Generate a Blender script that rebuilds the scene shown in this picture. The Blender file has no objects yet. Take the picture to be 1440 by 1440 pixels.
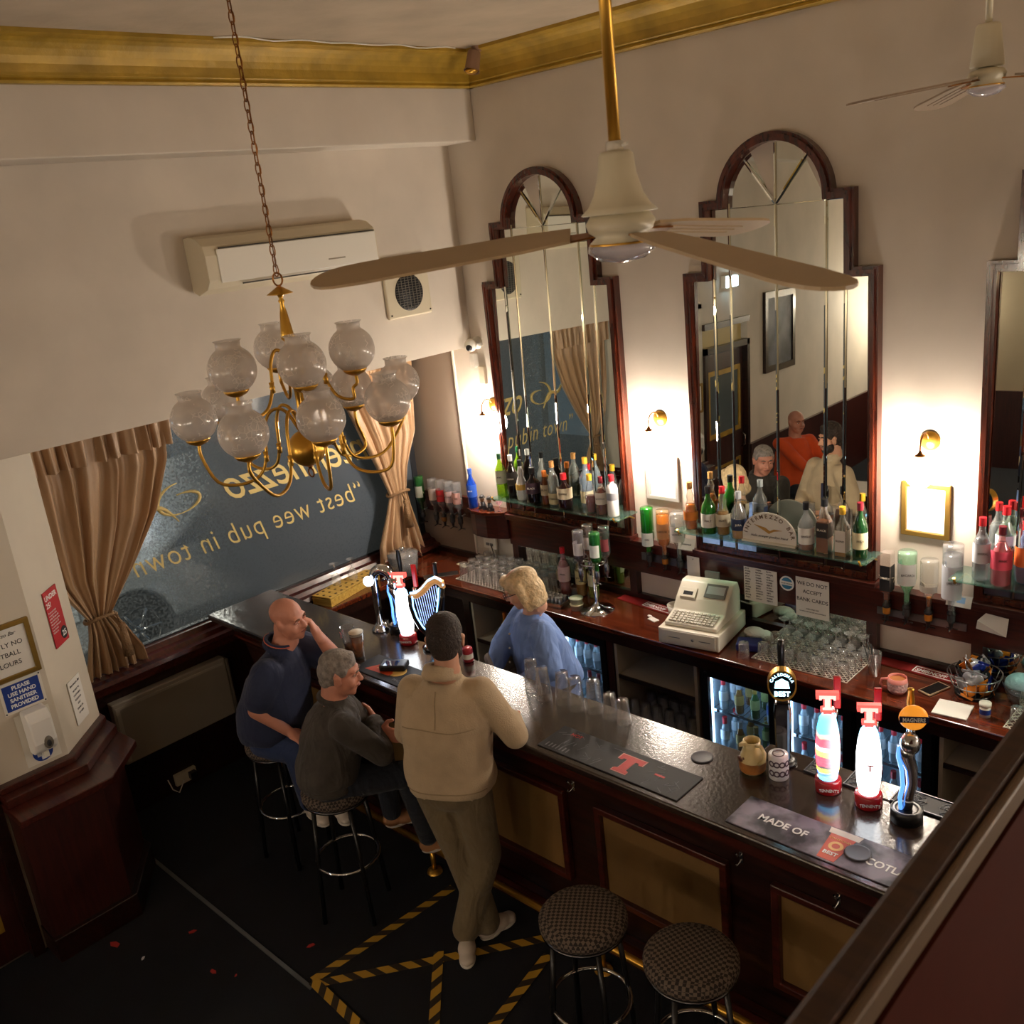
import bpy, bmesh, math, random
from mathutils import Vector, Matrix, Euler
random.seed(7)
PI = math.pi
C = bpy.context.scene.collection
S = bpy.context.scene
# ---------------------------------------------------------------- camera
F = 1347.2
yaw, pit, rol = [math.radians(a) for a in (-45.427, -17.459, -6.382)]
fw = Vector((math.sin(yaw)*math.cos(pit), math.cos(yaw)*math.cos(pit), math.sin(pit)))
rt = fw.cross(Vector((0, 0, 1))).normalized(); up = rt.cross(fw)
r2 = math.cos(rol)*rt + math.sin(rol)*up; u2 = -math.sin(rol)*rt + math.cos(rol)*up
cam = bpy.data.objects.new('camera', bpy.data.cameras.new('camera')); C.objects.link(cam)
cam.matrix_world = Matrix(((r2.x, u2.x, -fw.x, 5.18), (r2.y, u2.y, -fw.y, -4.69), (r2.z, u2.z, -fw.z, 3.437), (0, 0, 0, 1)))
cam.data.sensor_width = 36; cam.data.lens = 36*F/1440; cam.data.clip_start = .02
cam.data.dof.use_dof = True; cam.data.dof.focus_distance = 5.0; cam.data.dof.aperture_fstop = 9
S.camera = cam
# ---------------------------------------------------------------- world, exposure
W = bpy.data.worlds.new('night'); S.world = W; W.use_nodes = True
W.node_tree.nodes['Background'].inputs[0].default_value = (.16, .20, .24, 1)
W.node_tree.nodes['Background'].inputs[1].default_value = .35
S.view_settings.view_transform = 'Standard'; S.view_settings.look = 'None'
S.view_settings.exposure = 0.72; S.view_settings.gamma = 1; S.view_settings.use_curve_mapping = False
S.cycles.transparent_max_bounces = 32; S.cycles.max_bounces = 10; S.cycles.glossy_bounces = 5
S.cycles.caustics_reflective = False; S.cycles.caustics_refractive = False; S.cycles.sample_clamp_indirect = 4
SCONCE_POWER = 150; SCONCE_TINT = (1, .94, .87)

# ---------------------------------------------------------------- materials
def lin(c): return tuple(((x/12.92) if x <= .04045 else ((x+.055)/1.055)**2.4) for x in c)
def hx(s): return tuple(int(s[i:i+2], 16)/255 for i in (0, 2, 4))
MC = {}
def mat(name, col=(.8, .8, .8), rough=.5, metal=0, bump=None, var=None, emit=0, ecol=None, spec=.5, coat=0, sheen=0, trans=0):
    """col: sRGB tuple or hex; bump (scale, strength); var (scale, amount)"""
    if name in MC: return MC[name]
    if isinstance(col, str): col = hx(col)
    m = bpy.data.materials.new(name); m.use_nodes = True; MC[name] = m
    nt = m.node_tree; b = nt.nodes['Principled BSDF']; L = nt.links
    c = lin(col)
    b.inputs['Base Color'].default_value = (*c, 1); b.inputs['Roughness'].default_value = rough
    b.inputs['Metallic'].default_value = metal; b.inputs['Specular IOR Level'].default_value = spec
    if coat: b.inputs['Coat Weight'].default_value = coat; b.inputs['Coat Roughness'].default_value = .1
    if sheen: b.inputs['Sheen Weight'].default_value = sheen
    if trans: b.inputs['Transmission Weight'].default_value = trans
    if emit:
        e = lin(hx(ecol)) if isinstance(ecol, str) else (lin(ecol) if ecol else c)
        b.inputs['Emission Color'].default_value = (*e, 1); b.inputs['Emission Strength'].default_value = emit
    tc = nt.nodes.new('ShaderNodeTexCoord')
    if var:
        n = nt.nodes.new('ShaderNodeTexNoise'); n.inputs['Scale'].default_value = var[0]; n.inputs['Detail'].default_value = 5
        L.new(tc.outputs['Object'], n.inputs['Vector'])
        r = nt.nodes.new('ShaderNodeValToRGB'); a = var[1]
        r.color_ramp.elements[0].position = .3; r.color_ramp.elements[1].position = .7
        r.color_ramp.elements[0].color = (*[x*(1-a) for x in c], 1); r.color_ramp.elements[1].color = (*[min(1, x*(1+a)) for x in c], 1)
        L.new(n.outputs[0], r.inputs[0]); L.new(r.outputs[0], b.inputs['Base Color'])
    if bump:
        n = nt.nodes.new('ShaderNodeTexNoise'); n.inputs['Scale'].default_value = bump[0]; n.inputs['Detail'].default_value = 4
        L.new(tc.outputs['Object'], n.inputs['Vector'])
        bb = nt.nodes.new('ShaderNodeBump'); bb.inputs['Strength'].default_value = bump[1]; bb.inputs['Distance'].default_value = .01
        L.new(n.outputs[0], bb.inputs['Height']); L.new(bb.outputs[0], b.inputs['Normal'])
    return m
def wood(name, col, dark, rough=.3, scale=(1, 12, 12), coat=.3):
    if name in MC: return MC[name]
    m = mat(name, col, rough, coat=coat); nt = m.node_tree; b = nt.nodes['Principled BSDF']; L = nt.links
    tc = nt.nodes['Texture Coordinate']; mp = nt.nodes.new('ShaderNodeMapping'); mp.inputs['Scale'].default_value = scale
    n = nt.nodes.new('ShaderNodeTexNoise'); n.inputs['Scale'].default_value = 4; n.inputs['Detail'].default_value = 8; n.inputs['Distortion'].default_value = .6
    r = nt.nodes.new('ShaderNodeValToRGB'); r.color_ramp.elements[0].position = .35; r.color_ramp.elements[1].position = .68
    r.color_ramp.elements[0].color = (*lin(hx(dark)), 1); r.color_ramp.elements[1].color = (*lin(hx(col)), 1)
    L.new(tc.outputs['Object'], mp.inputs[0]); L.new(mp.outputs[0], n.inputs[0]); L.new(n.outputs[0], r.inputs[0]); L.new(r.outputs[0], b.inputs['Base Color'])
    return m
def glassy(name, col='ffffff', op=.08, rough=.03, frost=0, ior=1.45, edge=0):
    """thin see-through glass: transparent + fresnel gloss, with some coloured body"""
    if name in MC: return MC[name]
    m = bpy.data.materials.new(name); m.use_nodes = True; MC[name] = m; nt = m.node_tree; N = nt.nodes; L = nt.links
    N.clear(); o = N.new('ShaderNodeOutputMaterial')
    c = lin(hx(col))
    t = N.new('ShaderNodeBsdfTransparent'); t.inputs[0].default_value = (*[x**.5 for x in c], 1)
    d = N.new('ShaderNodeBsdfTranslucent' if frost > 1 else 'ShaderNodeBsdfDiffuse'); d.inputs[0].default_value = (*c, 1)
    mx = N.new('ShaderNodeMixShader'); mx.inputs[0].default_value = op
    L.new(t.outputs[0], mx.inputs[1]); L.new(d.outputs[0], mx.inputs[2])
    g = N.new('ShaderNodeBsdfGlossy'); g.inputs['Roughness'].default_value = rough
    lw = N.new('ShaderNodeLayerWeight'); lw.inputs[0].default_value = .5
    pw = N.new('ShaderNodeMath'); pw.operation = 'POWER'; pw.inputs[1].default_value = 2.2; L.new(lw.outputs['Facing'], pw.inputs[0])
    fr = N.new('ShaderNodeMath'); fr.operation = 'MULTIPLY_ADD'; fr.inputs[1].default_value = .85; fr.inputs[2].default_value = .04; L.new(pw.outputs[0], fr.inputs[0])
    m2 = N.new('ShaderNodeMixShader'); L.new(fr.outputs[0], m2.inputs[0]); L.new(mx.outputs[0], m2.inputs[1]); L.new(g.outputs[0], m2.inputs[2])
    L.new(m2.outputs[0], o.inputs[0]); return m

wall_m = mat('wall_plaster', 'd0c5b6', .75, bump=(6, .25), var=(2.5, .07))
pillar_m = mat('pillar_paint', 'd2c8b6', .6, bump=(5, .2), var=(3, .05))
ceil_m = mat('ceiling_plaster', 'b5a48d', .85, bump=(9, .6), var=(3, .12))
gold_m = mat('gold_paint', 'a8862c', .42, .2, bump=(14, .5), var=(7, .25))
mahog = wood('mahogany', '4e1c12', '300f0a', .3)
mahog_v = wood('mahogany_upright', '40160f', '2c0d09', .4, (12, 12, 1))
frame_wood = wood('mirror_frame_wood', '5a2412', '300f08', .25, (9, 9, 1.2), .4)
dark_wood = wood('dark_bar_wood', '2e130c', '150806', .3)
worktop_m = wood('worktop_mahogany', '6e2f17', '3c160b', .16, (1, 10, 10), .6)
bartop_m = mat('bar_top_lacquer', '2a1d17', .22, var=(3, .3), bump=(60, .12), coat=.5)
tan_m = mat('tan_panel', '6e5228', .6, var=(3, .2))
carpet = mat('navy_carpet', '050913', .95, bump=(300, .5), var=(8, .3))
brass = mat('brass', 'd6a444', .3, .85); brass_d = mat('aged_brass', '8a5a2c', .3, 1)
chrome = mat('chrome', 'd8dade', .08, 1); steel = mat('steel', '9a9a9c', .3, 1)
black = mat('black_plastic', '0c0c0e', .35); black_r = mat('black_rubber', '0a0a0b', .7)
white_p = mat('white_plastic', 'e6e1d4', .4); cream_p = mat('cream_plastic', 'cfc3a8', .45)
paper = mat('paper', 'e8e4dc', .8); red_m = mat('red_gloss', 'c01818', .3); ink = mat('ink', '222226', .8); white_i = mat('white_ink', 'f2f2f0', .7)
clear = glassy('clear_glass', 'ffffff', .04); clearb = glassy('tumbler_glass', 'ffffff', .05, edge=.75)
shelf_g = glassy('shelf_glass', 'a8d8c8', .07)
mirror_m = mat('mirror_silver', 'dfe3dc', .0, 1)
grey_wall = mat('grey_panel_paint', '8c7c6e', .7, var=(2, .05))

# ---------------------------------------------------------------- mesh builder
class MB:
    def __init__(s): s.b = bmesh.new(); s.mi = 0
    def _new(s, fs):
        for f in fs: f.material_index = s.mi
    def box(s, x0, x1, y0, y1, z0, z1, M=None):
        vs = [s.b.verts.new(Vector(p) if M is None else M @ Vector(p)) for p in ((x0,y0,z0),(x1,y0,z0),(x1,y1,z0),(x0,y1,z0),(x0,y0,z1),(x1,y0,z1),(x1,y1,z1),(x0,y1,z1))]
        s._new([s.b.faces.new([vs[i] for i in q]) for q in ((3,2,1,0),(4,5,6,7),(0,1,5,4),(1,2,6,5),(2,3,7,6),(3,0,4,7))]); return s
    def prism(s, poly, a, b_, axis='z', M=None):
        """poly of 2-D points extruded from a to b_ along axis; x: (y,z), y: (x,z), z: (x,y)"""
        def P(p, t):
            v = Vector({'x': (t, p[0], p[1]), 'y': (p[0], t, p[1]), 'z': (p[0], p[1], t)}[axis]); return v if M is None else M @ v
        A = [s.b.verts.new(P(p, a)) for p in poly]; B = [s.b.verts.new(P(p, b_)) for p in poly]; n = len(poly)
        fs = [s.b.faces.new(A[::-1]), s.b.faces.new(B)]
        for i in range(n): fs.append(s.b.faces.new((A[i], A[(i+1) % n], B[(i+1) % n], B[i])))
        s._new(fs); return s
    def ring(s, outer, inner, a, b_, axis='y'):
        def P(p, t): return {'x': (t, p[0], p[1]), 'y': (p[0], t, p[1]), 'z': (p[0], p[1], t)}[axis]
        n = len(outer); V = [[s.b.verts.new(P(p, t)) for p in q] for q, t in ((outer, a), (inner, a), (outer, b_), (inner, b_))]
        fs = []
        for i in range(n):
            j = (i+1) % n
            for u, v in ((0, 1), (1, 3), (3, 2), (2, 0)): fs.append(s.b.faces.new((V[u][i], V[u][j], V[v][j], V[v][i])))
        s._new(fs); return s
    def lathe(s, prof, o=(0, 0, 0), seg=20, M=None, smooth=True):
        M = M or Matrix.Identity(4); o = Vector(o); rings = []
        for r, z in prof:
            if r < 1e-5: rings.append([s.b.verts.new(o + M @ Vector((0, 0, z)))])
            else: rings.append([s.b.verts.new(o + M @ Vector((r*math.cos(2*PI*k/seg), r*math.sin(2*PI*k/seg), z))) for k in range(seg)])
        fs = []
        for A, B in zip(rings, rings[1:]):
            for k in range(seg):
                j = (k+1) % seg
                if len(A) == 1 and len(B) == 1: continue
                if len(A) == 1: fs.append(s.b.faces.new((A[0], B[j], B[k])))
                elif len(B) == 1: fs.append(s.b.faces.new((A[k], A[j], B[0])))
                else: fs.append(s.b.faces.new((A[k], A[j], B[j], B[k])))
        for f in fs: f.smooth = smooth
        s._new(fs); return s
    def tube(s, pts, r, seg=8, closed=False, caps=True):
        pts = [Vector(p) for p in pts]; n = len(pts); R = r if isinstance(r, (list, tuple)) else [r]*n
        T = []
        for i in range(n):
            a = pts[(i-1) % n] if (closed or i) else pts[i]; b = pts[(i+1) % n] if (closed or i < n-1) else pts[i]
            T.append((b-a).normalized())
        N = T[0].orthogonal().normalized(); rings = []
        for i in range(n):
            N = (N - T[i]*N.dot(T[i])); N = N.normalized() if N.length > 1e-6 else T[i].orthogonal().normalized()
            Bn = T[i].cross(N)
            rings.append([s.b.verts.new(pts[i] + R[i]*(math.cos(2*PI*k/seg)*N + math.sin(2*PI*k/seg)*Bn)) for k in range(seg)])
        fs = []
        for i in range(n if closed else n-1):
            A, B = rings[i], rings[(i+1) % n]
            for k in range(seg): fs.append(s.b.faces.new((A[k], A[(k+1) % seg], B[(k+1) % seg], B[k])))
        for f in fs: f.smooth = True
        if caps and not closed: fs += [s.b.faces.new(rings[0][::-1]), s.b.faces.new(rings[-1])]
        s._new(fs); return s
    def sph(s, c, r, seg=16, rings=10, M=None):
        rr = r if isinstance(r, (list, tuple)) else (r, r, r); c = Vector(c); M = M or Matrix.Identity(3); R = []
        for i in range(rings+1):
            th = PI*i/rings
            if i in (0, rings): R.append([s.b.verts.new(c + M @ Vector((0, 0, rr[2]*math.cos(th))))])
            else: R.append([s.b.verts.new(c + M @ Vector((rr[0]*math.sin(th)*math.cos(2*PI*k/seg), rr[1]*math.sin(th)*math.sin(2*PI*k/seg), rr[2]*math.cos(th)))) for k in range(seg)])
        fs = []
        for A, B in zip(R, R[1:]):
            for k in range(seg):
                j = (k+1) % seg
                if len(A) == 1: fs.append(s.b.faces.new((A[0], B[k], B[j])))
                elif len(B) == 1: fs.append(s.b.faces.new((A[k], B[0], A[j])))
                else: fs.append(s.b.faces.new((A[k], B[k], B[j], A[j])))
        for f in fs: f.smooth = True
        s._new(fs); return s
    def cyl(s, c, r, z0, z1, seg=20): return s.lathe([(0, z0), (r, z0), (r, z1), (0, z1)], c, seg, smooth=False)
    def poly(s, pts):
        s._new([s.b.faces.new([s.b.verts.new(p) for p in pts])]); return s
    def build(s, name, m, parent=None, bevel=0, label=None, fix=True):
        if fix: bmesh.ops.recalc_face_normals(s.b, faces=s.b.faces)
        me = bpy.data.meshes.new(name); s.b.to_mesh(me); s.b.free()
        for x in (m if isinstance(m, (list, tuple)) else [m]): me.materials.append(x)
        o = bpy.data.objects.new(name, me); C.objects.link(o)
        if parent is not None: o.parent = parent
        if bevel:
            md = o.modifiers.new('bevel', 'BEVEL'); md.width = bevel; md.segments = 2; md.limit_method = 'ANGLE'
        if label: o['label'] = label
        return o
def tag(o, label, cat, group=None, kind=None):
    o['label'] = label; o['category'] = cat
    if group: o['group'] = group
    if kind: o['kind'] = kind
    return o
def thing(name, label, cat, loc=(0, 0, 0), rz=0, group=None):
    o = bpy.data.objects.new(name, None); C.objects.link(o); o.location = loc; o.rotation_euler = (0, 0, rz); o.empty_display_size = .05
    return tag(o, label, cat, group)
def struct(o): o['kind'] = 'structure'; return o
def copy_tree(o, parent=None):
    c = o.copy(); C.objects.link(c)
    if parent is not None: c.parent = parent
    for ch in list(o.children): copy_tree(ch, c)
    return c
def strip_cats(o):
    for ch in o.children: strip_cats(ch)
def txt(body, size, o, xd, yd, m, parent=None, name='lettering', align='LEFT', shear=0, ext=.0006, label=None, bold=0, space=1, wscale=1):
    """real lettering: font outline turned to a mesh, laid in the plane (xd, yd) at o"""
    cu = bpy.data.curves.new('t', 'FONT'); cu.body = body; cu.size = size; cu.align_x = align; cu.shear = shear; cu.extrude = ext; cu.offset = bold; cu.space_character = space; cu.resolution_u = 3
    ob = bpy.data.objects.new('t', cu); C.objects.link(ob)
    me = bpy.data.meshes.new_from_object(ob.evaluated_get(bpy.context.evaluated_depsgraph_get()))
    bpy.data.objects.remove(ob); bpy.data.curves.remove(cu)
    x = Vector(xd).normalized(); y = Vector(yd).normalized(); z = x.cross(y)
    M = Matrix(((x.x*wscale, y.x, z.x, o[0]), (x.y*wscale, y.y, z.y, o[1]), (x.z*wscale, y.z, z.z, o[2]), (0, 0, 0, 1))); me.transform(M)
    me.materials.clear(); me.materials.append(m); me.name = name
    r = bpy.data.objects.new(name, me); C.objects.link(r)
    if parent is not None: r.parent = parent
    if label: r['label'] = label
    return r
def arc(c, r, a0, a1, n, ax='xz'):
    out = []
    for i in range(n+1):
        a = a0 + (a1-a0)*i/n
        out.append((c[0]+r*math.cos(a), c[1]+r*math.sin(a)))
    return out
def Rz(a): return Matrix.Rotation(a, 4, 'Z')
def frameM(o, x, y):
    x = Vector(x).normalized(); y = Vector(y).normalized(); z = x.cross(y)
    return Matrix(((x.x, y.x, z.x, o[0]), (x.y, y.y, z.y, o[1]), (x.z, y.z, z.z, o[2]), (0, 0, 0, 1)))

# ================================================================ STRUCTURE
CZ = 4.39; XE = 8.5; YB = -8.6
struct(MB().box(-.7, XE, YB, .12, -.08, 0).build('floor', carpet))
struct(MB().box(-.7, XE, YB, .12, CZ, CZ+.08).build('ceiling', ceil_m))
struct(MB().box(0, XE, 0, .12, 0, CZ).build('wall_bar', wall_m))
struct(MB().box(-.7, 0, 0, .12, 0, 2.55).build('wall_recess', grey_wall))
struct(MB().box(-.012, .004, -.012, -.0005, .9, 2.54).build('trim_1', white_p))
# upper part of the window wall stands proud of the window recess
struct(MB().box(-.7, .2, -3.3, 0, 2.545, CZ).build('wall_window', wall_m))
struct(MB().box(-.7, .28, YB, -3.29, 2.5, CZ).build('wall_door', wall_m))
struct(MB().box(.2, .47, YB, 0, 3.88, CZ).build('ceiling_beam', wall_m, bevel=.006))
struct(MB().box(-.7, -.5, -3.0, 0, 0, .93).build('wall_under_window', dark_wood))
struct(MB().prism([(-.7, -3.0), (0, -3.0), (.28, -3.29), (.28, -3.66), (-.7, -3.66)], 0, 2.545).build('wall_pillar', pillar_m))
struct(MB().box(.18, .28, YB, -4.72, 0, 2.5).box(.18, .28, -4.72, -3.66, 2.32, 2.5).build('wall_left', wall_m))
struct(MB().box(-.7, XE, YB-.1, YB, 0, CZ).build('wall_back', mat('back_wall', 'b4a488', .7, var=(2, .06))))
struct(MB().box(XE, XE+.1, YB, .12, 0, CZ).build('wall_right', wall_m))
# cornice: bead, ovolo and cove profile; (out from wall, height)
def cornice(name, pts):
    prof = [(0, 4.19), (.035, 4.19), (.045, 4.2), (.038, 4.213), (.05, 4.222), (.05, 4.235)] + [(.05+.10*(1-math.cos(a)), 4.235+.13*math.sin(a)) for a in [PI/2*i/6 for i in range(7)]] + [(.17, 4.372), (.17, CZ), (0, CZ)]
    return prof
P = cornice('', None)
struct(MB().prism([(-a, z) for a, z in P], .47, XE, 'x').build('cornice_bar', gold_m))
struct(MB().prism([(.47+a, z) for a, z in P], YB, 0, 'y').build('cornice_window', gold_m))
# window: frame, sill, condensation-covered pane
def steamed():
    m = bpy.data.materials.new('steamed_window_glass'); m.use_nodes = True; nt = m.node_tree; N = nt.nodes; L = nt.links; N.clear()
    o = N.new('ShaderNodeOutputMaterial'); t = N.new('ShaderNodeBsdfTransparent'); t.inputs[0].default_value = (.8, .86, .88, 1)
    g = N.new('ShaderNodeBsdfGlossy'); g.inputs['Roughness'].default_value = .12
    d = N.new('ShaderNodeBsdfDiffuse'); d.inputs[0].default_value = (*lin(hx('646e7a')), 1)
    tl = N.new('ShaderNodeBsdfTranslucent'); tl.inputs[0].default_value = (*lin(hx('868c8c')), 1)
    tc = N.new('ShaderNodeTexCoord'); n = N.new('ShaderNodeTexNoise'); n.inputs['Scale'].default_value = 1.1; n.inputs['Detail'].default_value = 3
    v = N.new('ShaderNodeTexNoise'); v.inputs['Scale'].default_value = 70; v.inputs['Detail'].default_value = 6
    L.new(tc.outputs['Object'], n.inputs[0]); L.new(tc.outputs['Object'], v.inputs[0])
    # misted everywhere but a clear patch low by the left curtain and its upper corner
    sx = N.new('ShaderNodeSeparateXYZ'); L.new(tc.outputs['Object'], sx.inputs[0])
    mr = N.new('ShaderNodeMapRange'); mr.inputs[1].default_value = -2.3; mr.inputs[2].default_value = -1.6; L.new(sx.outputs['Y'], mr.inputs[0])
    z2 = N.new('ShaderNodeMapRange'); z2.inputs[1].default_value = 2.35; z2.inputs[2].default_value = 1.25; L.new(sx.outputs['Z'], z2.inputs[0])
    ad = N.new('ShaderNodeMath'); ad.operation = 'MULTIPLY_ADD'; L.new(n.outputs[0], ad.inputs[0]); ad.inputs[1].default_value = .5; L.new(mr.outputs[0], ad.inputs[2])
    dr = N.new('ShaderNodeMapRange'); dr.inputs[1].default_value = .42; dr.inputs[2].default_value = .62; dr.inputs[3].default_value = -.35; dr.inputs[4].default_value = .12; L.new(v.outputs[0], dr.inputs[0])
    a2 = N.new('ShaderNodeMath'); a2.use_clamp = True; L.new(ad.outputs[0], a2.inputs[0]); L.new(dr.outputs[0], a2.inputs[1])
    sc = N.new('ShaderNodeMapRange'); sc.inputs[3].default_value = .10; sc.inputs[4].default_value = .93; L.new(a2.outputs[0], sc.inputs[0])
    m0 = N.new('ShaderNodeMixShader'); m0.inputs[0].default_value = .5; L.new(d.outputs[0], m0.inputs[1]); L.new(tl.outputs[0], m0.inputs[2])
    m1 = N.new('ShaderNodeMixShader'); L.new(sc.outputs[0], m1.inputs[0]); L.new(t.outputs[0], m1.inputs[1]); L.new(m0.outputs[0], m1.inputs[2])
    fr = N.new('ShaderNodeMath'); fr.inputs[0].default_value = .03; fr.inputs[1].default_value = .02
    m2 = N.new('ShaderNodeMixShader'); L.new(fr.outputs[0], m2.inputs[0]); L.new(m1.outputs[0], m2.inputs[1]); L.new(g.outputs[0], m2.inputs[2])
    L.new(m2.outputs[0], o.inputs[0]); return m
w = struct(MB().box(-.64, -.6, -2.97, -.04, 1.0, 1.03).box(-.64, -.6, -2.97, -.04, 2.47, 2.545).box(-.64, -.6, -3.0, -2.95, 1.0, 2.545).box(-.64, -.6, -.05, 0, 1.0, 2.545).build('window_1', mat('window_frame_paint', '25262a', .4)))
MB().box(-.612, -.608, -2.95, -.05, 1.03, 2.47).build('window_pane', steamed(), w)
struct(MB().prism([(-.62, 1.02), (-.56, 1.02), (-.54, .99), (-.50, .985), (-.48, .96), (-.44, .955), (-.43, .93), (-.46, .915), (-.46, .87), (-.62, .87)], -3.0, 0, 'y').build('window_sill', mahog))
# painted lettering on the pane, reads right from the street
gl = mat('gilt_lettering', 'd8c07a', .6, .0)
LX, LY, LZ = (0, -1, 0), (0, 0, 1), None
txt('Intermezzo', .33, (-.604, -.36, 1.77), LX, LY, gl, w, 'gilt_name', shear=.5, bold=.0015, wscale=.84)
MB().tube([(-.604, -1.98-.17*math.sin(a)*(1-.04*a), 1.87+.12*math.cos(a)*(1-.10*a)) for a in [i*.28 for i in range(24)]], [.003+.011*abs(math.sin(i*.28)) for i in range(24)], 4).tube([(-.604, -2.02-.34*u, 1.74+.24*u+.05*math.sin(u*6)) for u in [i/14 for i in range(15)]], [.004+.016*math.sin(PI*i/14) for i in range(15)], 4).build('gilt_capital', gl, w)
txt('\u201cbest wee pub in town\u201d', .215, (-.604, -.53, 1.47), LX, LY, gl, w, 'gilt_slogan', shear=.3, bold=-.0015, wscale=.84, space=1.1)
# dado plinth at the pillar
struct(MB().prism([(-.5, -3.0), (.06, -2.96), (.44, -3.22), (.44, -3.64), (-.5, -3.64)], 0, .86).build('pillar_plinth', mahog_v, bevel=.004))
struct(MB().prism([(-.5, -3.0), (.30, -2.95), (.56, -3.2), (.56, -3.66), (-.5, -3.66)], .86, .90).prism([(-.5, -3.0), (.12, -2.97), (.40, -3.25), (.40, -3.655), (-.5, -3.655)], .90, .95).prism([(-.5, -3.0), (.04, -2.985), (.33, -3.28), (.33, -3.65), (-.5, -3.65)], .95, .985).build('pillar_ledge', mahog, bevel=.005))
struct(MB().prism([(-.1, -2.95), (.10, -2.94), (.47, -3.2), (.47, -3.645), (-.1, -3.645)], 0, .14).build('baseboard_pillar', dark_wood, bevel=.004))
# door beyond the pillar
d = struct(MB().box(.2, .25, -4.66, -3.72, .02, 2.02).build('door_1', mahog_v))
MB().box(.18, .31, -3.72, -3.66, 0, 2.1).box(.18, .31, -4.72, -4.66, 0, 2.1).box(.18, .31, -4.72, -3.66, 2.04, 2.1).box(.18, .31, -4.72, -3.66, 2.28, 2.34).build('door_frame', dark_wood, d)
MB().box(.21, .235, -4.66, -3.72, 2.1, 2.28).build('transom_panel', mat('gold_panel', 'b59a4a', .5), d)
MB().ring([(-4.58, 1.15), (-3.8, 1.15), (-3.8, 1.85), (-4.58, 1.85)], [(-4.53, 1.2), (-3.85, 1.2), (-3.85, 1.8), (-4.53, 1.8)], .25, .262, 'x').ring([(-4.58, .2), (-3.8, .2), (-3.8, .85), (-4.58, .85)], [(-4.55, .23), (-3.83, .23), (-3.83, .82), (-4.55, .82)], .25, .258, 'x').build('gold_beading', gold_m, d)
MB().box(.25, .253, -4.53, -3.85, 1.2, 1.8).build('door_pane', mat('door_glass', '5a6468', .2), d)
MB().tube([(.26, -4.6, .95), (.3, -4.6, .97), (.3, -4.6, 1.08), (.26, -4.6, 1.1)], .008).build('door_handle', chrome, d)
struct(MB().box(.2, .235, -4.66, -3.66, 0, .012).build('door_threshold', mat('threshold_metal', 'a09a90', .4, .8)))
struct(MB().box(0.02, 1.68, -2.945, -2.925, 0, .006).build('trim_2', mat('carpet_strip', '6f7274', .4, .6)))
# wainscot on the far wall, seen only in the mirrors
struct(MB().box(.28, XE, YB, YB+.05, 0, 1.0).box(.28, .32, YB, -4.72, 0, .95).build('wainscot', mahog_v))
# ================================================================ LAMPS
def sconce(x, label, y=0, face=-1, z=2.13, power=SCONCE_POWER):
    t = thing('wall_lamp', label, 'wall lamp', (x, y, z), 0 if face < 0 else PI, 'brass wall lamps')
    MB().lathe([(0, 0), (.05, 0), (.05, .008), (.03, .02), (.012, .03), (0, .03)], (0, 0, 0), 24, Matrix.Rotation(PI/2, 4, 'X')).build('back_plate', brass, t)
    pts = [(0, -.02-.10*(1-math.cos(a))/2*1.05, .0+.055*math.sin(a)) for a in [PI*i/10 for i in range(11)]]
    MB().tube(pts + [(0, -.125, -.03)], .0045).build('arm', brass_d, t)
    MB().lathe([(0, .012), (.008, .008), (.012, -.004), (.026, -.014), (.026, -.018), (0, -.018)], (0, -.125, -.03), 16).build('shade_cap', brass_d, t)
    MB().lathe([(0, 0), (.024, -.002), (.045, -.02), (.062, -.05), (.066, -.085), (.06, -.12), (.04, -.145), (0, -.155)], (0, -.125, -.05), 24).build('glass_shade',
        mat('glowing_glass', 'fff2dc', .4, emit=power, ecol=SCONCE_TINT), t, label='glowing white glass shade')
    return t
sconce(.36, 'brass wall lamp nearest the window, over the blue bottle')
sconce(1.79, 'brass wall lamp between the two full arched mirrors')
sconce(3.405, 'brass wall lamp above the gold framed certificate')
for x in (5.02, 6.63, 7.9): sconce(x, 'brass wall lamp added out of view along the bar wall, for room light')  # out of view, added to raise the ambient light in the room
for x in (1.4, 3.5, 5.6, 7.4): sconce(x, 'brass wall lamp in the far wall row, partly seen in the mirror, extended for room light', YB, 1, 2.3)  # one shows in a mirror; the rest are added to light the room
sconce(.6, 'extra brass wall lamp added at the left end of the far wall, for fill light', YB, 1, 2.3)  # extra lamp added for more fill from the lounge side
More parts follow.
